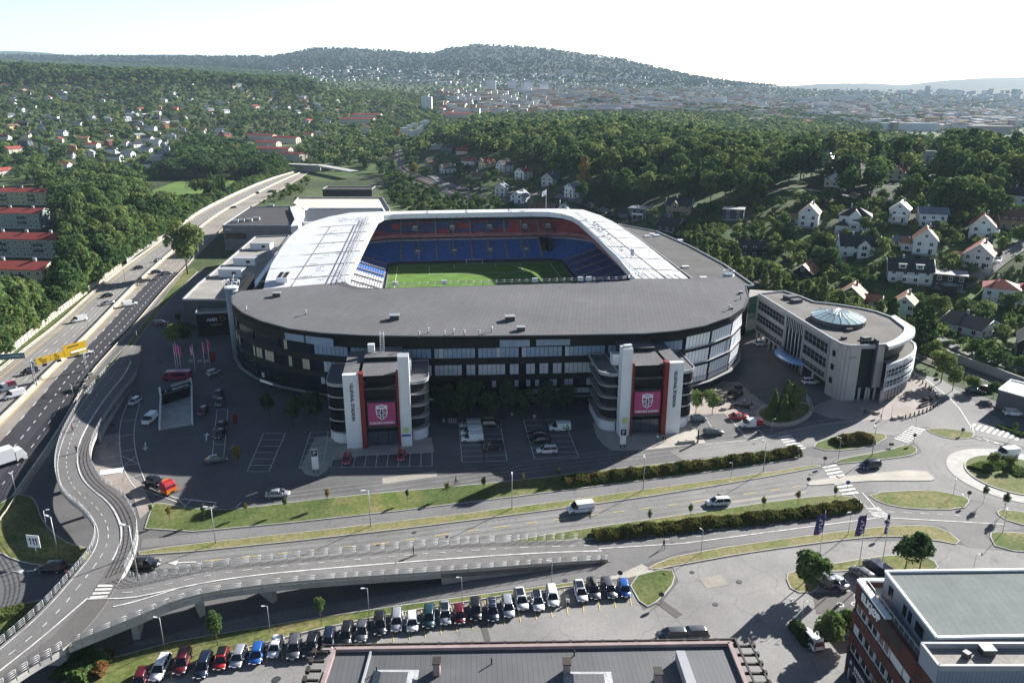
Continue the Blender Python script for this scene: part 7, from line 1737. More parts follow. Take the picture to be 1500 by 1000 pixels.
for a in [('van','white',116,471,-128,'white van on the far carriageway of the motorway',),('sedan','black',157,435,-126,'black car ahead of the silver one on the motorway'),('sedan','silver',158,446,-126,'silver car on the motorway beside the barrier'),('van','white',190,448,52,'white van on the dark motorway lanes'),('hatch','white',124,519,50,'white car beside the yellow motorway sign'),('van','white',9,572,-130,'white van with a red load at the left edge of the motorway'),('van','white',22,582,-130,'white van beside the barrier at the left edge of the motorway'),('suv','black',44,547,-130,'black car under the left end of the sign gantry'),('sedan','black',203,394,-126,'black car in the tree shade on the motorway'),('sedan','black',229,400,54,'black car in the tree shade beside the barrier'),('sedan','grey',244,402,54,'grey car in the tree shade near the verge'),('sedan','grey',342,305,-135,'small grey car far along the motorway'),('hatch','black',376,284,-140,'black car far off near the motorway bridge'),('suv','black',396,282,-140,'dark car farthest off, right of the black one'),('hatch','silver',232,383,-126,'silver car leaving the tree shade on the motorway')]: car(*a)
for a in [('suv','grey',1204,853,118,'dark grey car parked under the maple like tree'),('sedan','silver',1222,855,120,'silver saloon parked beside the dark grey one',),('suv','grey',1262,846,112,'dark car parked behind the corner of the brick office'),('van','navy',1284,838,110,'dark blue van parked behind the brick office'),('suv','white',1187,941,100,'white car parked under the bright green tree'),('suv','silver',1242,926,100,'silver car parked under the green trees, against the brick office'),('suv','grey',984,936,184,'dark car parked behind the pergola, left of two'),('suv','grey',1014,934,184,'dark car parked behind the pergola, right of two')]: car(*a)
X_,Y_=W(236,718); px_,py_=Ppx(X_-1.5*math.cos(R(-32)),Y_-1.5*math.sin(R(-32)))
car('hatch','black',px_,py_,-32,'black car carried on the bed of the tow truck',hz=1.1)
for k,p in CP_.items():
    for c in list(p.children_recursive): bpy.data.objects.remove(c)
    bpy.data.objects.remove(p)
# minibus, box lorry and tow truck
def bigbox(name,lab,cat,px,py,head,L_,w,h,col,cab=1.6,load=None):
    x,y=W(px,py); t=thing(name,lab,cat,(x,y,.05),R(head)); b=MB()
    b.loft([[(xx,-w/2*k,.35),(xx,-w/2*k,zt-.1),(xx,-w/2*k*.9,zt),(xx,w/2*k*.9,zt),(xx,w/2*k,zt-.1),(xx,w/2*k,.35)] for xx,zt,k in ((-L_/2,h*.97,.97),(-L_/2+.1,h,1),(L_/2-cab,h,1),(L_/2-cab*.55,h*.92,.99),(L_/2-.25,h*.55,.96),(L_/2,h*.42,.9))],0,smooth=False); b.build('body',[PT[col]],t,False)
    b=MB(); b.poly([(L_/2-cab*.5,-w*.43,h*.89),(L_/2-cab*.5,w*.43,h*.89),(L_/2-.22,w*.44,h*.56),(L_/2-.22,-w*.44,h*.56)][::-1],0)
    for s in (-1,1):
        b.poly([(L_/2-cab*1.0,s*(w/2+.02),h*.58),(L_/2-.4,s*(w/2+.0),h*.58),(L_/2-cab*.55,s*(w/2+.0),h*.88),(L_/2-cab*1.0,s*(w/2+.02),h*.88)][::-s],0)
        if name=='minibus': b.box((-.8,s*w/2,h*.55),(L_*.5,.05,h*.28),0,0)
    b.build('windows',[M_CGL],t,False)
    for xx in (L_/2-1.1,-L_/2+1.3):
        for s in (-1,1): b=MB(); b.tube((xx,s*(w/2-.2),.42),(xx,s*(w/2+.02),.42),.42,14,0); b.build('wheel',[M_TYRE],t,False)
    for s in (-1,1): b=MB(); b.box((L_/2-.03,s*w*.36,.8),(.1,.35,.2),0,0); b.build('headlight',[M_HL],t,False)
    return t
bigbox('minibus','long crimson minibus parked across the forecourt below the pink banners','minibus',260,556,184,7.4,2.2,2.6,'crimson')
x,y=W(0,690); t=thing('box_lorry','white box lorry cut by the left edge on the dark motorway lanes','lorry',(x-.8,y+2.0,.08),R(52)); b=MB(); b.box((-1.4,0,1.0),(7.6,2.5,2.8),0,0); b.build('cargo_box',[M_WHITE],t,False); b=MB(); b.loft([[(xx,-1.2*k,.5),(xx,-1.2*k,zt),(xx,1.2*k,zt),(xx,1.2*k,.5)] for xx,zt,k in ((2.6,2.9,1),(4.0,2.9,.98),(4.6,1.7,.95),(4.7,.9,.95))],0,smooth=False); b.build('cab',[PT['white']],t,False); b=MB(); b.box((0,0,.6),(8.6,1.0,.4),0,0); b.build('chassis',[M_TRIMB],t,False)
for xx in (-4,-2.6,3.4):
    for s in (-1,1): b=MB(); b.tube((xx,s*.95,.5),(xx,s*1.22,.5),.5,14,0); b.build('wheel',[M_TYRE],t,False)
x,y=W(236,718); t=thing('tow_truck','red and yellow tow truck carrying a dark car at the corner of the forecourt','tow truck',(x,y,.06),R(-32)); b=MB(); b.box((-1.6,0,.85),(5.6,2.35,.22),0,0); b.box((0,0,.5),(7.4,.9,.4),0,0); b.build('flat_bed',[M_TRIMB],t,False)
b=MB(); b.loft([[(xx,-1.15,.5),(xx,-1.15,zt-.15),(xx,-1.0,zt),(xx,1.0,zt),(xx,1.15,zt-.15),(xx,1.15,.5)] for xx,zt in ((1.6,2.7),(2.9,2.65),(3.5,1.75),(3.65,.95))],0,smooth=False); cab=b.build('cab',[PT['red']],t,False)
b=MB(); b.box((3.55,0,.6),(.3,2.34,.75),0,0); b.box((2.4,-1.17,.7),(1.5,.05,.5),0,0); b.build('yellow_bumper',[PT['orange']],cab,False); b=MB(); b.poly([(2.98,-1.0,2.5),(2.98,1.0,2.5),(3.53,1.05,1.72),(3.53,-1.05,1.72)][::-1],0); b.build('windscreen',[M_CGL],cab,False); b=MB(); b.box((1.9,0,2.72),(.3,1.5,.18),0,0); b.build('beacon',[PT['orange']],cab,False)
for xx in (-3,2.7):
    for s in (-1,1): b=MB(); b.tube((xx,s*.9,.48),(xx,s*1.15,.48),.48,14,0); b.build('wheel',[M_TYRE],t,False)
# ================================================================== HEDGES AND YOUNG TREES
M_HEDGE=leafmat('hedge leaves',(.035,.065,.018),(.085,.100,.030),(.17,.080,.035),.3)
def hedge(px,w,h,lab,n,m=None,tint=.5,name='hedge',cat='hedge',size=.2,z=.1,pts=None):
    q=resample(smooth(pts or G(px),1),.5); g=np.random.default_rng(len(lab)); n=int(n*1.9)
    idx=g.integers(0,len(q)-1,n); f=g.random(n); a=np.array([p[:2] for p in q]); c=a[idx]+(a[idx+1]-a[idx])*f[:,None]
    d=a[idx+1]-a[idx]; d/=np.maximum(np.linalg.norm(d,axis=1),1e-6)[:,None]; t=g.uniform(-1,1,n); bump=.75+.25*np.sin(c[:,0]*1.1)*np.cos(c[:,1]*.9+c[:,0]*.37)+g.normal(size=n)*.04
    top=h*np.sqrt(np.maximum(0,1-(np.abs(t)**2.5)))*bump; zz=np.where(g.random(n)<.65,top*g.uniform(.85,1.05,n),top*g.random(n))
    P_=np.stack([c[:,0]-d[:,1]*t*w/2,c[:,1]+d[:,0]*t*w/2,zz+z],1)
    nr=np.stack([-d[:,1]*t,d[:,0]*t,np.full(n,.7)],1)+g.normal(size=(n,3))*.5; nr/=np.linalg.norm(nr,axis=1)[:,None]; up=g.normal(size=(n,3)); t1=np.cross(nr,up); t1/=np.linalg.norm(t1,axis=1)[:,None]; t2=np.cross(nr,t1); s=size*g.uniform(.6,1.3,(n,1))
    v=np.stack([P_-t1*s-t2*s*.7,P_+t1*s-t2*s*.8,P_+t1*s*.9+t2*s,P_-t1*s*.8+t2*s*.9],1).reshape(-1,3)
    o=bpy.data.objects.new(name,np_mesh(name,v,np.arange(len(v)).reshape(-1,4),[m or M_HEDGE])); COL.objects.link(o); o.color=(tint,)*3+(1,); return tag(o,lab,cat)
hedge([(826,709),(900,700),(1000,688),(1090,676),(1168,664)],3.6,1.7,'long reddish green hedge on the upper verge below the right entrance tower',5200)
hedge([(870,788),(1000,773),(1130,760),(1215,750),(1256,741)],3.4,1.6,'long reddish green hedge on the middle verge beside the cycle path',5200)
hedge([(1225,650),(1240,647),(1262,645),(1278,646)],4.2,1.8,'round dark red bush on the oval island',1800,tint=.6,name='bush',cat='bush')
hedge([(100,1000),(125,975),(142,962)],6,1.8,'green shrub at the lower left end of the car row',1500,M_LEAF,.55,'shrub','shrub'); hedge([(140,995),(152,972),(160,958)],1.6,1.2,'rust red shrub strip beside the green shrub at the lower left',500,tint=.95,name='shrub',cat='shrub')
hedge([(1163,918),(1176,935),(1186,948)],1.8,1.5,'dark clipped hedge in the lower car park',1100,M_LEAF,.25)
hedge([(1275,836),(1300,840)],2,1.2,'dark hedge behind the brick office',500,M_LEAF,.2)
hedge([(1430,690),(1445,684),(1470,682),(1490,690),(1500,700)],4,.7,'low green planting on the roundabout island',1500,M_LEAF,.62,'ground_planting','planting',z=.2)
hedge([(1462,625),(1480,630),(1500,640)],2.5,.5,'low dark planting strip beside the hut',500,M_LEAF,.3,'ground_planting','planting')
hedge([(0,905),(20,898),(36,893)],3,1.0,'yellow green shrub on the grass left of the bridge',500,M_LEAF,.9,'shrub','shrub')
def sapling(px,py,h,lab,tint=.5,aut=False,grp='young trees on the verges'):
    t=at_tree(px,py,h,'loose',tint,lab,.5,aut,grp); t.name='young_tree'; 
    for c in t.children:
        if c.name.startswith('crown'): c.scale=(1,1,.72); c.location=(0,0,.28)
    return t
for i,(px,py) in enumerate([(222,758),(249,765),(300,764),(361,756),(419,751),(480,740),(597,736),(655,728),(709,722),(766,711),(818,706)]): sapling(px,py,2.9+.4*((i*7)%3),'thin %s young tree on the long grass bank, %s from the left'%('brownish' if i%2 else 'dark','first second third fourth fifth sixth seventh eighth ninth tenth eleventh'.split()[i]),.4,i%2==1)
for i,(px,py) in enumerate([(951,770),(1011,761),(1117,750),(1168,741),(1222,734)]): sapling(px,py,3.4,'thin young tree on the middle verge above the hedge, %s from the left'%'first second third fourth fifth'.split()[i],.6,i==3)
at_tree(319,945,6.0,'loose',.6,'slender green young tree above the light blue parked car',.7); sapling(471,917,5.0,'thin young tree above the navy parked car')
at_tree(1452,684,3.4,'round',.8,'small bright tree on the left part of the roundabout island',1.1); at_tree(1478,688,3,'round',.75,'small tree on the roundabout island right of the bright one',1.0); sapling(1483,642,4,'thin young tree in front of the white car by the hut'); sapling(1470,752,4.6,'young tree at the kerb below the roundabout'); sapling(1440,737,4,'young tree on the oval island edge by the roundabout')
# ================================================================== PEOPLE
def skin_body(pose):
    """one continuous figure grown from a joint skeleton"""
    J={'pelvis':(0,0,.95,.13),'waist':(0,.0,1.12,.12),'chest':(.01,0,1.32,.15),'neck':(.02,0,1.50,.06),'head0':(.03,0,1.58,.085),'head':(.04,0,1.70,.095),'crown':(.03,0,1.78,.05)}
    E=[('pelvis','waist'),('waist','chest'),('chest','neck'),('neck','head0'),('head0','head'),('head','crown')]
    for s,n in ((1,'l'),(-1,'r')):
        st=pose*s
        J['hip'+n]=(0,.09*s,.90,.10); J['knee'+n]=(.16*st+.03,.10*s,.50,.065); J['ank'+n]=(.24*st-.06*abs(st),.10*s,.09,.045); J['toe'+n]=(.24*st+.14,.11*s,.04,.04)
        J['sho'+n]=(0,.19*s,1.43,.065); J['elb'+n]=(-.10*st,.25*s,1.15,.045); J['wri'+n]=(-.10*st+.12,.24*s,.93,.033); J['hand'+n]=(-.10*st+.16,.235*s,.84,.03)
        E+=[('pelvis','hip'+n),('hip'+n,'knee'+n),('knee'+n,'ank'+n),('ank'+n,'toe'+n),('chest','sho'+n),('sho'+n,'elb'+n),('elb'+n,'wri'+n),('wri'+n,'hand'+n)]
    k=list(J); me=bpy.data.meshes.new('body'); me.from_pydata([J[a][:3] for a in k],[(k.index(a),k.index(c)) for a,c in E],[])
    o=bpy.data.objects.new('body',me); COL.objects.link(o); m=o.modifiers.new('s','SKIN'); sv=me.skin_vertices[0].data
    for i,a in enumerate(k): sv[i].radius=(J[a][3],)*2; sv[i].use_root=(a=='pelvis')
    u=o.modifiers.new('u','SUBSURF'); u.levels=1; u.render_levels=1
    dg=bpy.context.evaluated_depsgraph_get(); dg.update(); r=bpy.data.meshes.new_from_object(o.evaluated_get(dg)); bpy.data.objects.remove(o)
    return r
M_SKIN=mat('skin',(.50,.30,.22),.6,.05,3); M_HAIR=mat('hair',(.04,.025,.015),.7,.1,9)
BODY=[skin_body(1.0),skin_body(.15)]
for me in BODY:
    me.materials.clear()
    for f in me.polygons:
        c=f.center; z=c.z; f.use_smooth=True
        f.material_index=2 if z>1.5 or (abs(c.y)>.2 and z<.95) else 0 if z>.98 else 1 if z>.12 else 3
CLOTH={}
def cloth(n,c): return mat('cloth '+n,c,.85,.1,4)
def person(px,py,rz,top,leg,lab,walk=0,z=0,lift=0.0,scale=1.0):
    x,y=W(px,py,z); t=thing('person',lab,'person',(x,y,z+.06+lift),R(rz)); d=BODY[walk].copy()
    for m in (top,leg,M_SKIN,M_TRIMB): d.materials.append(m)
    o=bpy.data.objects.new('body',d); COL.objects.link(o); o.parent=t; t.scale=(scale,)*3
    b=MB(); c=(.025,0,1.70)
    b.loft([[(c[0]-.012+r*math.cos(a*.785),r*math.sin(a*.785),zz) for a in range(8)] for r,zz in ((.088,1.665),(.108,1.71),(.100,1.765),(.06,1.80),(.01,1.815))],0); b.build('hair',[M_HAIR],t,False)
    b=MB(); b.tube((.125,0,1.672),(.15,0,1.655),.018,5,0); b.build('nose',[M_SKIN],t,False)
    return t
C1=cloth('black',(.02,.02,.024)); C2=cloth('white',(.6,.6,.6)); C3=cloth('blue',(.03,.06,.18)); C4=cloth('pink',(.5,.15,.2)); C5=cloth('grey',(.15,.15,.16)); C6=cloth('red',(.35,.03,.03)); C7=cloth('denim',(.05,.07,.13))
for a in [(963,647,-90,C2,C1,'person in a white top standing before the right entrance doors',1),(971,648,-80,C1,C1,'person in black standing before the right entrance doors',1),(975,646,200,C5,C1,'person in grey beside the one in black at the entrance',1),(972,803,-60,C1,C1,'person in black walking on the cycle path by the dry corner',0),(1265,608,30,C1,C7,'person in black on the brick plaza beside the pale stones',0),(1268,606,200,C5,C1,'person in grey standing on the plaza beside another in black',1),(1290,616,150,C1,C5,'person in dark clothes walking past the pale stones',0),(307,556,90,C2,C7,'person in a white top walking near the banners',0),(326,560,40,C5,C1,'person in grey walking on the forecourt right of the banners',0),(236,534,60,C1,C7,'person in black at the low stone benches under the banners',1),(1112,585,30,C5,C1,'person in grey crossing the shaded square before the office',0),(1100,577,200,C6,C1,'person in a red top on the shaded square near the terrace',0),(1090,593,120,C2,C7,'person in white between the terrace tables and the shaded square',0),(1187,597,90,C1,C1,'person in black at the end of the round planter',1),(234,600,0,C1,C1,'person in black beside the garage ramp',1)][:14]: person(*a[:6],a[6])
def bicycle(name,lab,x,y,z,rz,col,cat='bicycle'):
    t=thing(name,lab,cat,(x,y,z),rz)
    for k in (-.52,.52):
        b=MB(); q=[(k+.34*math.cos(a*.449),0,.34+.34*math.sin(a*.449)) for a in range(15)]; b.path(q,.022,4,0); b.build('wheel',[M_TYRE],t,False)
    b=MB(); 
    for p,q in (((-.52,0,.34),(-.15,0,.85)),((-.15,0,.85),(.38,0,.85)),((.38,0,.85),(-.05,0,.30)),((-.05,0,.30),(-.52,0,.34)),((-.05,0,.30),(-.17,0,.95)),((.52,0,.34),(.36,0,1.0))): b.tube(p,q,.022,5,0)
    b.build('frame',[col],t,False); b=MB(); b.box((-.18,0,.95),(.26,.14,.06),0,0); b.build('saddle',[M_TRIMB],t,False); b=MB(); b.tube((.34,-.28,1.03),(.34,.28,1.03),.018,4,0); b.build('handlebar',[M_TRIMB],t,False); return t
def rider(px,py,rz,top,leg,lab,labb,z=0,col=None):
    x,y=W(px,py,z); bicycle('bicycle',labb,x,y,z+.07,R(rz),col or PT['black']); person(px,py,rz,top,leg,lab,0,z,.12)
rider(107,632,70,C4,C7,'cyclist in a pink top riding up the bridge','bicycle under the cyclist in pink on the bridge',3.1); rider(668,710,10,C1,C1,'cyclist in black riding along the grass bank','black bicycle under the cyclist by the grass bank'); rider(158,546,70,C1,C7,'cyclist in black far up the path beside the motorway','bicycle far up the path beside the motorway',.5)
def scooter(px,py,rz,z,lab,labs,top):
    x,y=W(px,py,z); t=thing('kick_scooter',labs,'scooter',(x,y,z+.05),R(rz)); b=MB(); b.box((0,0,.1),(.75,.16,.05),0,0); b.build('deck',[M_TRIMB],t,False); b=MB(); b.tube((.4,0,.12),(.36,0,1.1),.025,5,0); b.tube((.36,-.22,1.1),(.36,.22,1.1),.018,4,0); b.build('steering_post',[M_TRIMB],t,False)
    for k in (-.42,.44): b=MB(); b.tube((k,-.03,.1),(k,.03,.1),.1,10,0); b.build('wheel',[M_TYRE],t,False)
    person(px,py,rz,top,C1,lab,1,z,.12)
scooter(606,814,190,2.5,'person in black standing on a kick scooter on the bridge','kick scooter under the person on the bridge',C1); scooter(113,664,-100,3.7,'person in black on a scooter in the dark lane of the bridge','kick scooter in the dark lane of the bridge',C1)
x,y=W(877,829); bicycle('bicycle','black bicycle parked at the lower end of the bridge railing',x,y,.07,R(20),PT['black']); bicycle('bicycle','red framed bicycle parked beside the black one at the bridge railing',x+.6,y+.5,.07,R(25),PT['wine'])
for i,(px,py) in enumerate([(160,655),(167,652)]): x,y=W(px,py); bicycle('bicycle','%s bicycle parked on the brick bays beside the bridge'%['dark','red'][i],x,y,.08,R(80),PT[['black','red'][i]])
# motor scooter in the car row
x,y=W(831,882); t=thing('motor_scooter','white motor scooter parked in the gap of the long row','motor scooter',(x,y,.05),R(-84)); b=MB()
b.loft([[(xx,-w_,z0),(xx,-w_,z1),(xx,w_,z1),(xx,w_,z0)] for xx,w_,z0,z1 in ((-.9,.1,.5,.7),(-.6,.2,.35,.8),(-.1,.2,.25,.75),(.1,.17,.2,.32),(.4,.2,.2,.4),(.55,.24,.3,1.0),(.7,.1,.5,1.0))],0,smooth=False); b.build('body',[PT['white']],t,False); b=MB(); b.box((-.4,0,.8),(.8,.32,.12),0,0); b.build('seat',[M_TRIMB],t,False); b=MB(); b.tube((.55,-.35,1.1),(.55,.35,1.1),.03,5,0); b.build('handlebar',[M_TRIMB],t,False)
for k in (-.65,.75): b=MB(); b.tube((k,-.07,.27),(k,.07,.27),.27,12,0); b.build('wheel',[M_TYRE],t,False)
# ================================================================== STREET FURNITURE
BP=None
bl_=resample(smooth(G([(1337,551),(1356,566),(1374,585),(1372,596),(1352,605),(1326,613)]),1),1.7)
for i,p in enumerate(bl_):
    if BP is None: b=MB(); b.tube((0,0,0),(0,0,.95),.16,8,0); b.tube((0,0,.95),(0,0,1.05),.19,8,0); BP=b.build('bollard',[M_DARKM],None,False); o=BP
    else: o=BP.copy(); COL.objects.link(o)
    o.location=(p[0],p[1],.06); tag(o,'dark bollard in the curved row around the brick plaza','bollard','bollards around the brick plaza')
for i,(px,py,lab) in enumerate([(1265,601,'pale stone seat nearest the office end of the plaza'),(1276,604,'pale stone seat, second from the office end'),(1284,606,'pale stone seat, third from the office end'),(1310,614,'pale stone seat left of the bollards'),(1319,612,'pale stone seat touching the first bollard'),(1000,649,'pale concrete bench in the sun left of the dark totem'),(1010,648,'pale concrete bench closest to the dark totem'),(280,530,'round pale stone seat under the banners, leftmost'),(293,530,'round pale stone seat under the banners, middle'),(304,530,'round pale stone seat under the banners, rightmost'),(1101,598,'pale stone block in the shade of the planter'),(1060,600,'small white block left of the wavy bench')]):
    x,y=W(px,py); b=MB(); l_=2.2 if 995<px<1015 else 1.2; b.loft([[(xx*l_/2,-.4*k,zz) for xx,zz in ((-1*k,0),(-1*k,.5),(1*k,.5),(1*k,0))] for k in (1,)]+[[(xx*l_/2,.4,zz) for xx,zz in ((-1,0),(-1,.5),(1,.5),(1,0))]],0,smooth=False); b.box((0,0,.5),(l_*.9,.66,.06),0,1); o=b.build('stone_seat',[M_BARR,M_PALE],None,False); o.location=(x,y,.07); o.rotation_euler=(0,0,R(8)); tag(o,lab,'seat')
def wavy(pts,lab):
    q=smooth(G(pts),2); b=MB(); b.wall(q,.38,.5,.9,0); b.wall(q,.5,.95,.12,0); 
    for p in q[::4]: b.box(p[:2]+(0,),(.15,.5,.4),0,0)
    tag(b.build('wavy_bench',[M_BROWN]),lab,'bench')
wavy([(1070,598),(1080,595),(1090,599),(1102,597),(1100,594)],'dark wavy bench on the sunny square below the terrace'); wavy([(1352,586),(1358,589),(1364,587),(1360,584)],'dark curved bench inside the bollard row, upper one'); wavy([(1346,597),(1352,595),(1360,592)],'dark curved bench inside the bollard row, lower one')
tg=random.Random(5)
for i in range(15):
    f=tg.random(); px=1048+tg.uniform(0,36); py=568+tg.uniform(0,16)+ (1084-px)*.25
    x,y=W(px,py); t=thing('picnic_table','dark terrace table with two benches below the curved facade','table',(x,y,.07),R(25+tg.uniform(-15,15)),'tables on the terrace'); b=MB(); b.box((0,0,.72),(1.8,.8,.06),0,0); b.build('table_top',[M_BROWN],t,False)
    for s in (-1,1): b=MB(); b.box((0,s*.75,.42),(1.8,.3,.05),0,0); b.build('bench',[M_BROWN],t,False); b=MB(); b.box((s*.7,0,0),(.1,1.5,.72),0,0); b.build('leg',[M_BROWN],t,False)
# round planter with its wall
q=smooth(G([(1106,608),(1118,598),(1150,592),(1184,593),(1190,605),(1171,620),(1143,625),(1119,622)]),2,True); t=thing('round_planter','round planter with a pale wall and a clump of trees before the office','planter',q[0]+(0,)); b=MB(); b.wall(q+[q[0]],0,.75,.7,0); b.build('planter_wall',[M_BARR],t); b=MB(); b.sheet(ccw(q),.55,0); b.build('planter_grass',[M_DRY],t)
b=MB(); q2=smooth(G([(1180,590),(1187,598),(1189,608)]),1); b.wall(q2,.75,2.4,.08,0); tag(b.build('glass_screen',[M_CONE]),'pale glass screen standing on the edge of the round planter','screen')
# totems and small signs
def totem(px,py,h,w_,m,lab,head=None,txt=None,rz=8):
    x,y=W(px,py); t=thing('totem_sign',lab,'sign',(x,y,.07),R(rz)); b=MB(); b.box((0,0,0 if h<4 else .9),(w_,.3,h-(0 if h<4 else .9)),0,0); o=b.build('sign_panel',[m],t,False)
    if h>=4:
        b=MB(); 
        for s in (-.35,.35): b.box((s*w_,0,0),(.14,.2,.9),0,0)
        b.build('leg',[M_TRIMB],t,False)
    if head: b=MB(); b.box((0,-.17,h-1.5),(w_*.92,.06,1.4),0,0); b.build('sign_head',[head],t,False)
    if txt:
        me=text_mesh(txt,1.1,.03,bold=True)
        for v in me.vertices: c=v.co.copy(); v.co=(c.x,-.23,h-.8+c.y)
        me.materials.clear(); me.materials.append(M_LETW); l_=bpy.data.objects.new('lettering',me); COL.objects.link(l_); l_.parent=t
    return t
totem(463,693,5.4,1.3,M_WHITE,'white parking totem with a dark blue head on the apron of the left tower',M_LETD,'P'); totem(912,656,4.6,1.3,M_WHITE,'white parking totem with a dark blue head before the right tower',M_LETD,'P')
totem(1022,648,3.0,.5,M_BROWN,'dark narrow totem at the end of the pale apron by the grey estate',rz=80); totem(312,528,2.4,1.4,M_REDP,'red advertising board near the banners'); totem(345,620,2.4,1.3,M_REDP,'red advertising board on the dark forecourt by the facade',rz=60)
x,y=W(55,818); t=thing('lane_sign','white square lane sign on a pole on the left grass island','road sign',(x,y,.1),R(-8)); b=MB(); b.tube((0,0,0),(0,0,2.6),.06,6,0); b.build('sign_post',[M_STEEL],t,False); b=MB(); b.box((0,-.08,2.2),(2.3,.08,2.3),0,0); b.build('sign_panel',[M_LETW],t,False); b=MB()
for s in (-.5,.1,.6): b.box((s,-.14,2.7),(.14,.03,1.0),0,0); b.tube((s,-.15,3.7),(s,-.15,4.0),.2,6,0,.02)
b.build('arrow_marks',[M_BLACK],t,False)
x,y=W(102,850); t=thing('warning_sign','red and white warning sign beside the bridge foot on the left','road sign',(x,y,0),0); b=MB(); b.tube((0,0,0),(0,0,1.2),.05,6,0); b.build('sign_post',[M_STEEL],t,False); b=MB(); b.box((0,-.07,.9),(.8,.06,1.2),0,0); b.build('sign_panel',[mat('pink sign face',(.6,.2,.22),.5,0)],t,False)
sg=[(1305,655,1.0,'small grey sign back on the narrow verge'),(1409,637,1.6,'road sign on the leaf shaped island by the side street'),(1338,649,2.2,'road sign at the tip of the narrow verge near the crossing'),(1240,722,2.6,'blue road sign at the zebra crossing on the main road'),(1183,713,2.0,'road sign on the tip of the pale traffic island'),(1207,682,2.0,'road sign at the upper zebra crossing beside the hedge end'),(1417,736,2.4,'dark road sign at the right end of the oval island'),(1292,607,2.6,'round dark sign on the plaza near the seats'),(1296,781,2.6,'road sign between the purple flags on the dry verge'),(1215,835,1.0,'low dark sign on the green verge by the maple like tree'),(968,884,2.0,'small pale sign on the triangular grass patch'),(908,849,1.6,'low post sign at the pale path corner'),(165,628,1.2,'small sign at the retaining wall of the bridge ramp')]
for px,py,h,lab in sg:
    x,y=W(px,py); t=thing('road_sign',lab,'road sign',(x,y,.1),R(-10)); b=MB(); b.tube((0,0,0),(0,0,h),.05,6,0); b.build('sign_post',[M_STEEL],t,False); b=MB()
    if h>1.5: b.tube((0,-.05,h-.3),(0,-.1,h-.3),.42,14,0)
    else: b.box((0,-.07,h*.4),(1.0,.06,h*.6),0,0)
    b.build('sign_panel',[M_DARKM if 'blue' not in lab else mat('blue sign face',(.03,.08,.30),.5,0)],t,False)
# flags
M_PUR=mat('purple flag cloth',(.065,.045,.16),.8,.2,1.0)
def flag(px,py,top,m,lab,w_,h_,side,z=0,mark=True,wave=.35,name='flagpole',grp=None):
    x,y=W(px,py,z); H_=hgt(top,x,y)-z; t=thing(name,lab,'flag',(x,y,z),0,grp); b=MB(); b.tube((0,0,0),(0,0,H_),.09,7,0,.05); b.build('pole',[M_FASC],t,False); b=MB()
    n=8
    for i in range(n):
        for j in range(n):
            def p(a,c): u=a/n*w_; return (side*u*.93,-.25*math.sin(a*.9+c*.5)*wave*2,H_-.3-c/n*h_-(u*.45))
            b.poly([p(i,j),p(i+1,j),p(i+1,j+1),p(i,j+1)],0,True)
    fo=b.build('flag_cloth',[m],t,False)
    if mark:
        b=MB()
        for k in range(4): 
            s=.4+.08*(k%2); cx=side*w_*.45; cz=H_-.3-h_*(.28+.17*k)-w_*.2; b.box((cx,-.42,cz),(s,.03,.13),0,0); b.box((cx+(.2 if k%2 else -.2),-.42,cz),(.13,.03,.4),0,0)
        b.build('flag_mark',[M_LETW],fo,False)
for px,py,tp,lab in ((1197,838,748,'leftmost of the three purple flags, above the maple like tree'),(1257,834,750,'middle one of the three purple flags'),(1291,831,750,'rightmost purple flag, hanging nearly edge on')): flag(px,py,tp,M_PUR,lab,1.5 if px<1280 else .5,3.6,-1,grp='purple flags before the brick office')
for i,(px,py,tp) in enumerate([(259,545,504),(262,545,501),(266,545,505),(287,547,504),(301,541,500),(308,537,496)]): flag(px,py,tp,M_PINK,'tall pole with a narrow pink banner before the shopping centre, %s from the left'%'first second third fourth fifth sixth'.split()[i],.75,3.0,1 if i!=3 else -1,mark=(i==3),wave=.1,grp='pink banner poles')
x,y=XY(36,80); 
flag(*Ppx(x,y,20)[:2],277,M_WHITE,'white flag waving on the far corner of the stadium roof',2.2,2.4,-1,20,False,.6); x,y=XY(42,76); px_,py_=Ppx(x,y,20); x0_,y0_=W(px_,py_,20); b=MB(); b.tube((x0_,y0_,20),(x0_,y0_,25),.1,6,0); tag(b.build('roof_mast',[M_STEEL]),'bare grey mast on the far corner of the stadium roof','mast')
x,y=W(909,437,21); flag(922,404,362,M_WHITE,'white flag on a thin pole on the right white roof',1.2,2.2,1,20.5,False,.5)
# cycle shelter, slatted benches in the shade, police stripes
x,y=W(166,706); t=thing('cycle_shelter','small flat white roofed cycle shelter beside the bridge curve','shelter',(x,y,.06),R(18)); b=MB(); b.box((0,0,2.3),(4.2,2.2,.12),0,0)
for k in range(9): b.box((-2+.5*k,0,2.42),(.06,2.2,.05),0,0)
b.build('shelter_roof',[M_FASC],t,False)
for s in (-1.9,1.9):
    for r in (-.9,.9): b=MB(); b.tube((s,r,0),(s,r,2.3),.05,5,0); b.build('post',[M_STEEL],t,False)
for i,(px,py) in enumerate([(663,619),(716,617)]):
    x,y=W(px,py); b=MB(); b.box((0,0,.1),(2.2,.7,.9),0,0)
    for k in range(5): b.box((-.9+.45*k,-.37,.2),(.2,.05,.7),0,1)
    o=b.build('slatted_box',[M_PALE,M_BROWN],None,False); o.location=(x,y,.05); tag(o,'pale slatted planter box in the shade, %s one above the left lot'%['left','right'][i],'planter')
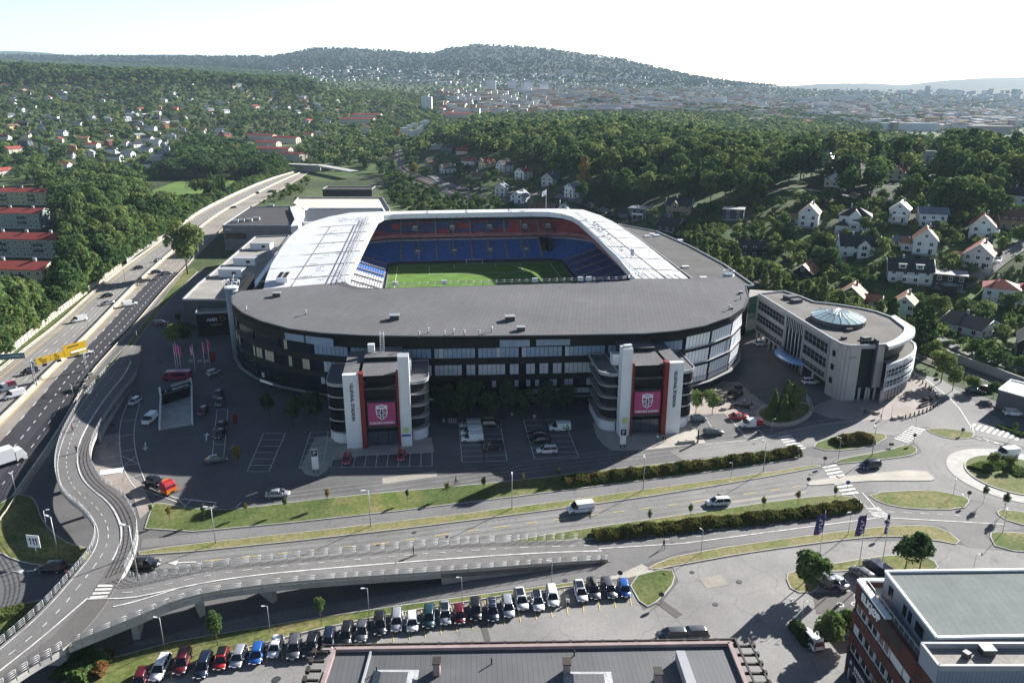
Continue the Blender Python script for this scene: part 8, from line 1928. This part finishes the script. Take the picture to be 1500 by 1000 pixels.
for px,py,lab in ((650,618,'waste bin in the shade between the towers'),(750,609,'round white waste bin under the dark trees'),(783,612,'pale barrel planter under the dark trees')):
    x,y=W(px,py); b=MB(); b.tube((0,0,0),(0,0,1.0),.4,10,0); b.tube((0,0,1.0),(0,0,1.1),.45,10,1); o=b.build('waste_bin',[M_PALE,M_DARKM],None,False); o.location=(x,y,.05); tag(o,lab,'bin')
for o in list(COL.objects):
    if o.get('label','').startswith('white police like van'):
        b=MB()
        for s in (-1,1): b.box((-.4,s*.985,.95),(4.0,.03,.16),0,0); b.box((-.4,s*.985,.72),(4.0,.03,.08),0,1)
        b.build('side_stripe',[PT['blue'],M_HL],o,False)
    if o.get('label','').startswith('white van parked with a red rear'):
        b=MB(); b.box((-1.75,0,.5),(1.5,1.99,1.53),0,0); b.build('red_rear_body',[PT['red']],o,False)
    if o.get('label','').startswith('white van with a red load'):
        b=MB(); b.box((-1.3,0,1.2),(1.9,1.98,.84),0,0); b.build('red_side_panel',[mat('red pink panel',(.5,.1,.15),.5,0)],o,False)
    if o.get('label','').startswith('white delivery van parked with green'):
        b=MB()
        for k,(xx,zz) in enumerate(((-1.9,1.0),(-1.3,.8),(-1.6,1.5),(-.8,1.0))): b.tube((xx,-.97,zz),(xx,-1.0,zz),.28,8,0)
        for k,(xx,zz) in enumerate(((-1.9,1.0),(-1.3,.8),(-1.6,1.5),(-.8,1.0))): b.tube((xx,.97,zz),(xx,1.0,zz),.28,8,0)
        b.build('green_drawing',[mat('green drawing',(.10,.32,.06),.5,0)],o,False)
# ================================================================== LIGHT, AIR, CAMERA
AZ_,EL=R(47.5),R(24)
w=bpy.data.worlds.new('World'); SC.world=w; w.use_nodes=True; nt=w.node_tree
sk=nt.nodes.new('ShaderNodeTexSky'); sk.sky_type='NISHITA'; sk.sun_disc=False; sk.sun_elevation=EL; sk.sun_rotation=AZ_; sk.air_density=1.0; sk.dust_density=.7; sk.ozone_density=1.0; sk.altitude=150
tc=nt.nodes.new('ShaderNodeTexCoord'); sp=nt.nodes.new('ShaderNodeSeparateXYZ'); nt.links.new(tc.outputs['Generated'],sp.inputs[0])
rp=nt.nodes.new('ShaderNodeValToRGB'); e=rp.color_ramp.elements; e[0].position=0; e[0].color=(1.1,1.18,1.36,1); e[1].position=.40; e[1].color=(.34,.37,.43,1); k=e.new(.13); k.color=(1.1,1.12,1.22,1); nt.links.new(sp.outputs['Z'],rp.inputs['Fac'])
mx=nt.nodes.new('ShaderNodeMix'); mx.data_type='RGBA'; mx.blend_type='MULTIPLY'; mx.inputs[0].default_value=1; nt.links.new(sk.outputs[0],mx.inputs[6]); nt.links.new(rp.outputs[0],mx.inputs[7])
nt.links.new(mx.outputs[2],nt.nodes['Background'].inputs[0]); nt.nodes['Background'].inputs[1].default_value=SKY
l=bpy.data.lights.new('sun','SUN'); l.energy=SUN; l.angle=R(.5); l.color=(1,.965,.91)
so=bpy.data.objects.new('sun',l); COL.objects.link(so)
sd=Vector((math.sin(AZ_)*math.cos(EL),math.cos(AZ_)*math.cos(EL),math.sin(EL))); so.rotation_euler=sd.to_track_quat('Z','Y').to_euler(); so.location=sd*300
if HAZE>0:
    m=bpy.data.materials.new('haze air'); m.use_nodes=True; N=m.node_tree.nodes; N.remove(N['Principled BSDF']); v=N.new('ShaderNodeVolumePrincipled')
    v.inputs['Color'].default_value=(.60,.80,1,1); v.inputs['Density'].default_value=HAZE; v.inputs['Anisotropy'].default_value=.05; m.node_tree.links.new(v.outputs[0],N['Material Output'].inputs['Volume'])
    b=MB(); b.box((0,5200,-80),(30000,13600,520)); hz=b.build('haze',[m]); hz['kind']='stuff'
cam=bpy.data.cameras.new('camera'); cam.sensor_width=36; cam.lens=36*F/1500; cam.clip_start=1; cam.clip_end=30000
co=bpy.data.objects.new('camera',cam); COL.objects.link(co); co.location=(0,0,H); co.rotation_euler=(math.pi/2-PIT,0,0); SC.camera=co
SC.view_settings.view_transform='Standard'; SC.view_settings.look='None'; SC.view_settings.exposure=EXPO; SC.view_settings.gamma=1
SC.cycles.volume_bounces=0; SC.cycles.max_bounces=5; SC.cycles.diffuse_bounces=2; SC.cycles.glossy_bounces=2; SC.cycles.transmission_bounces=2; SC.cycles.transparent_max_bounces=4
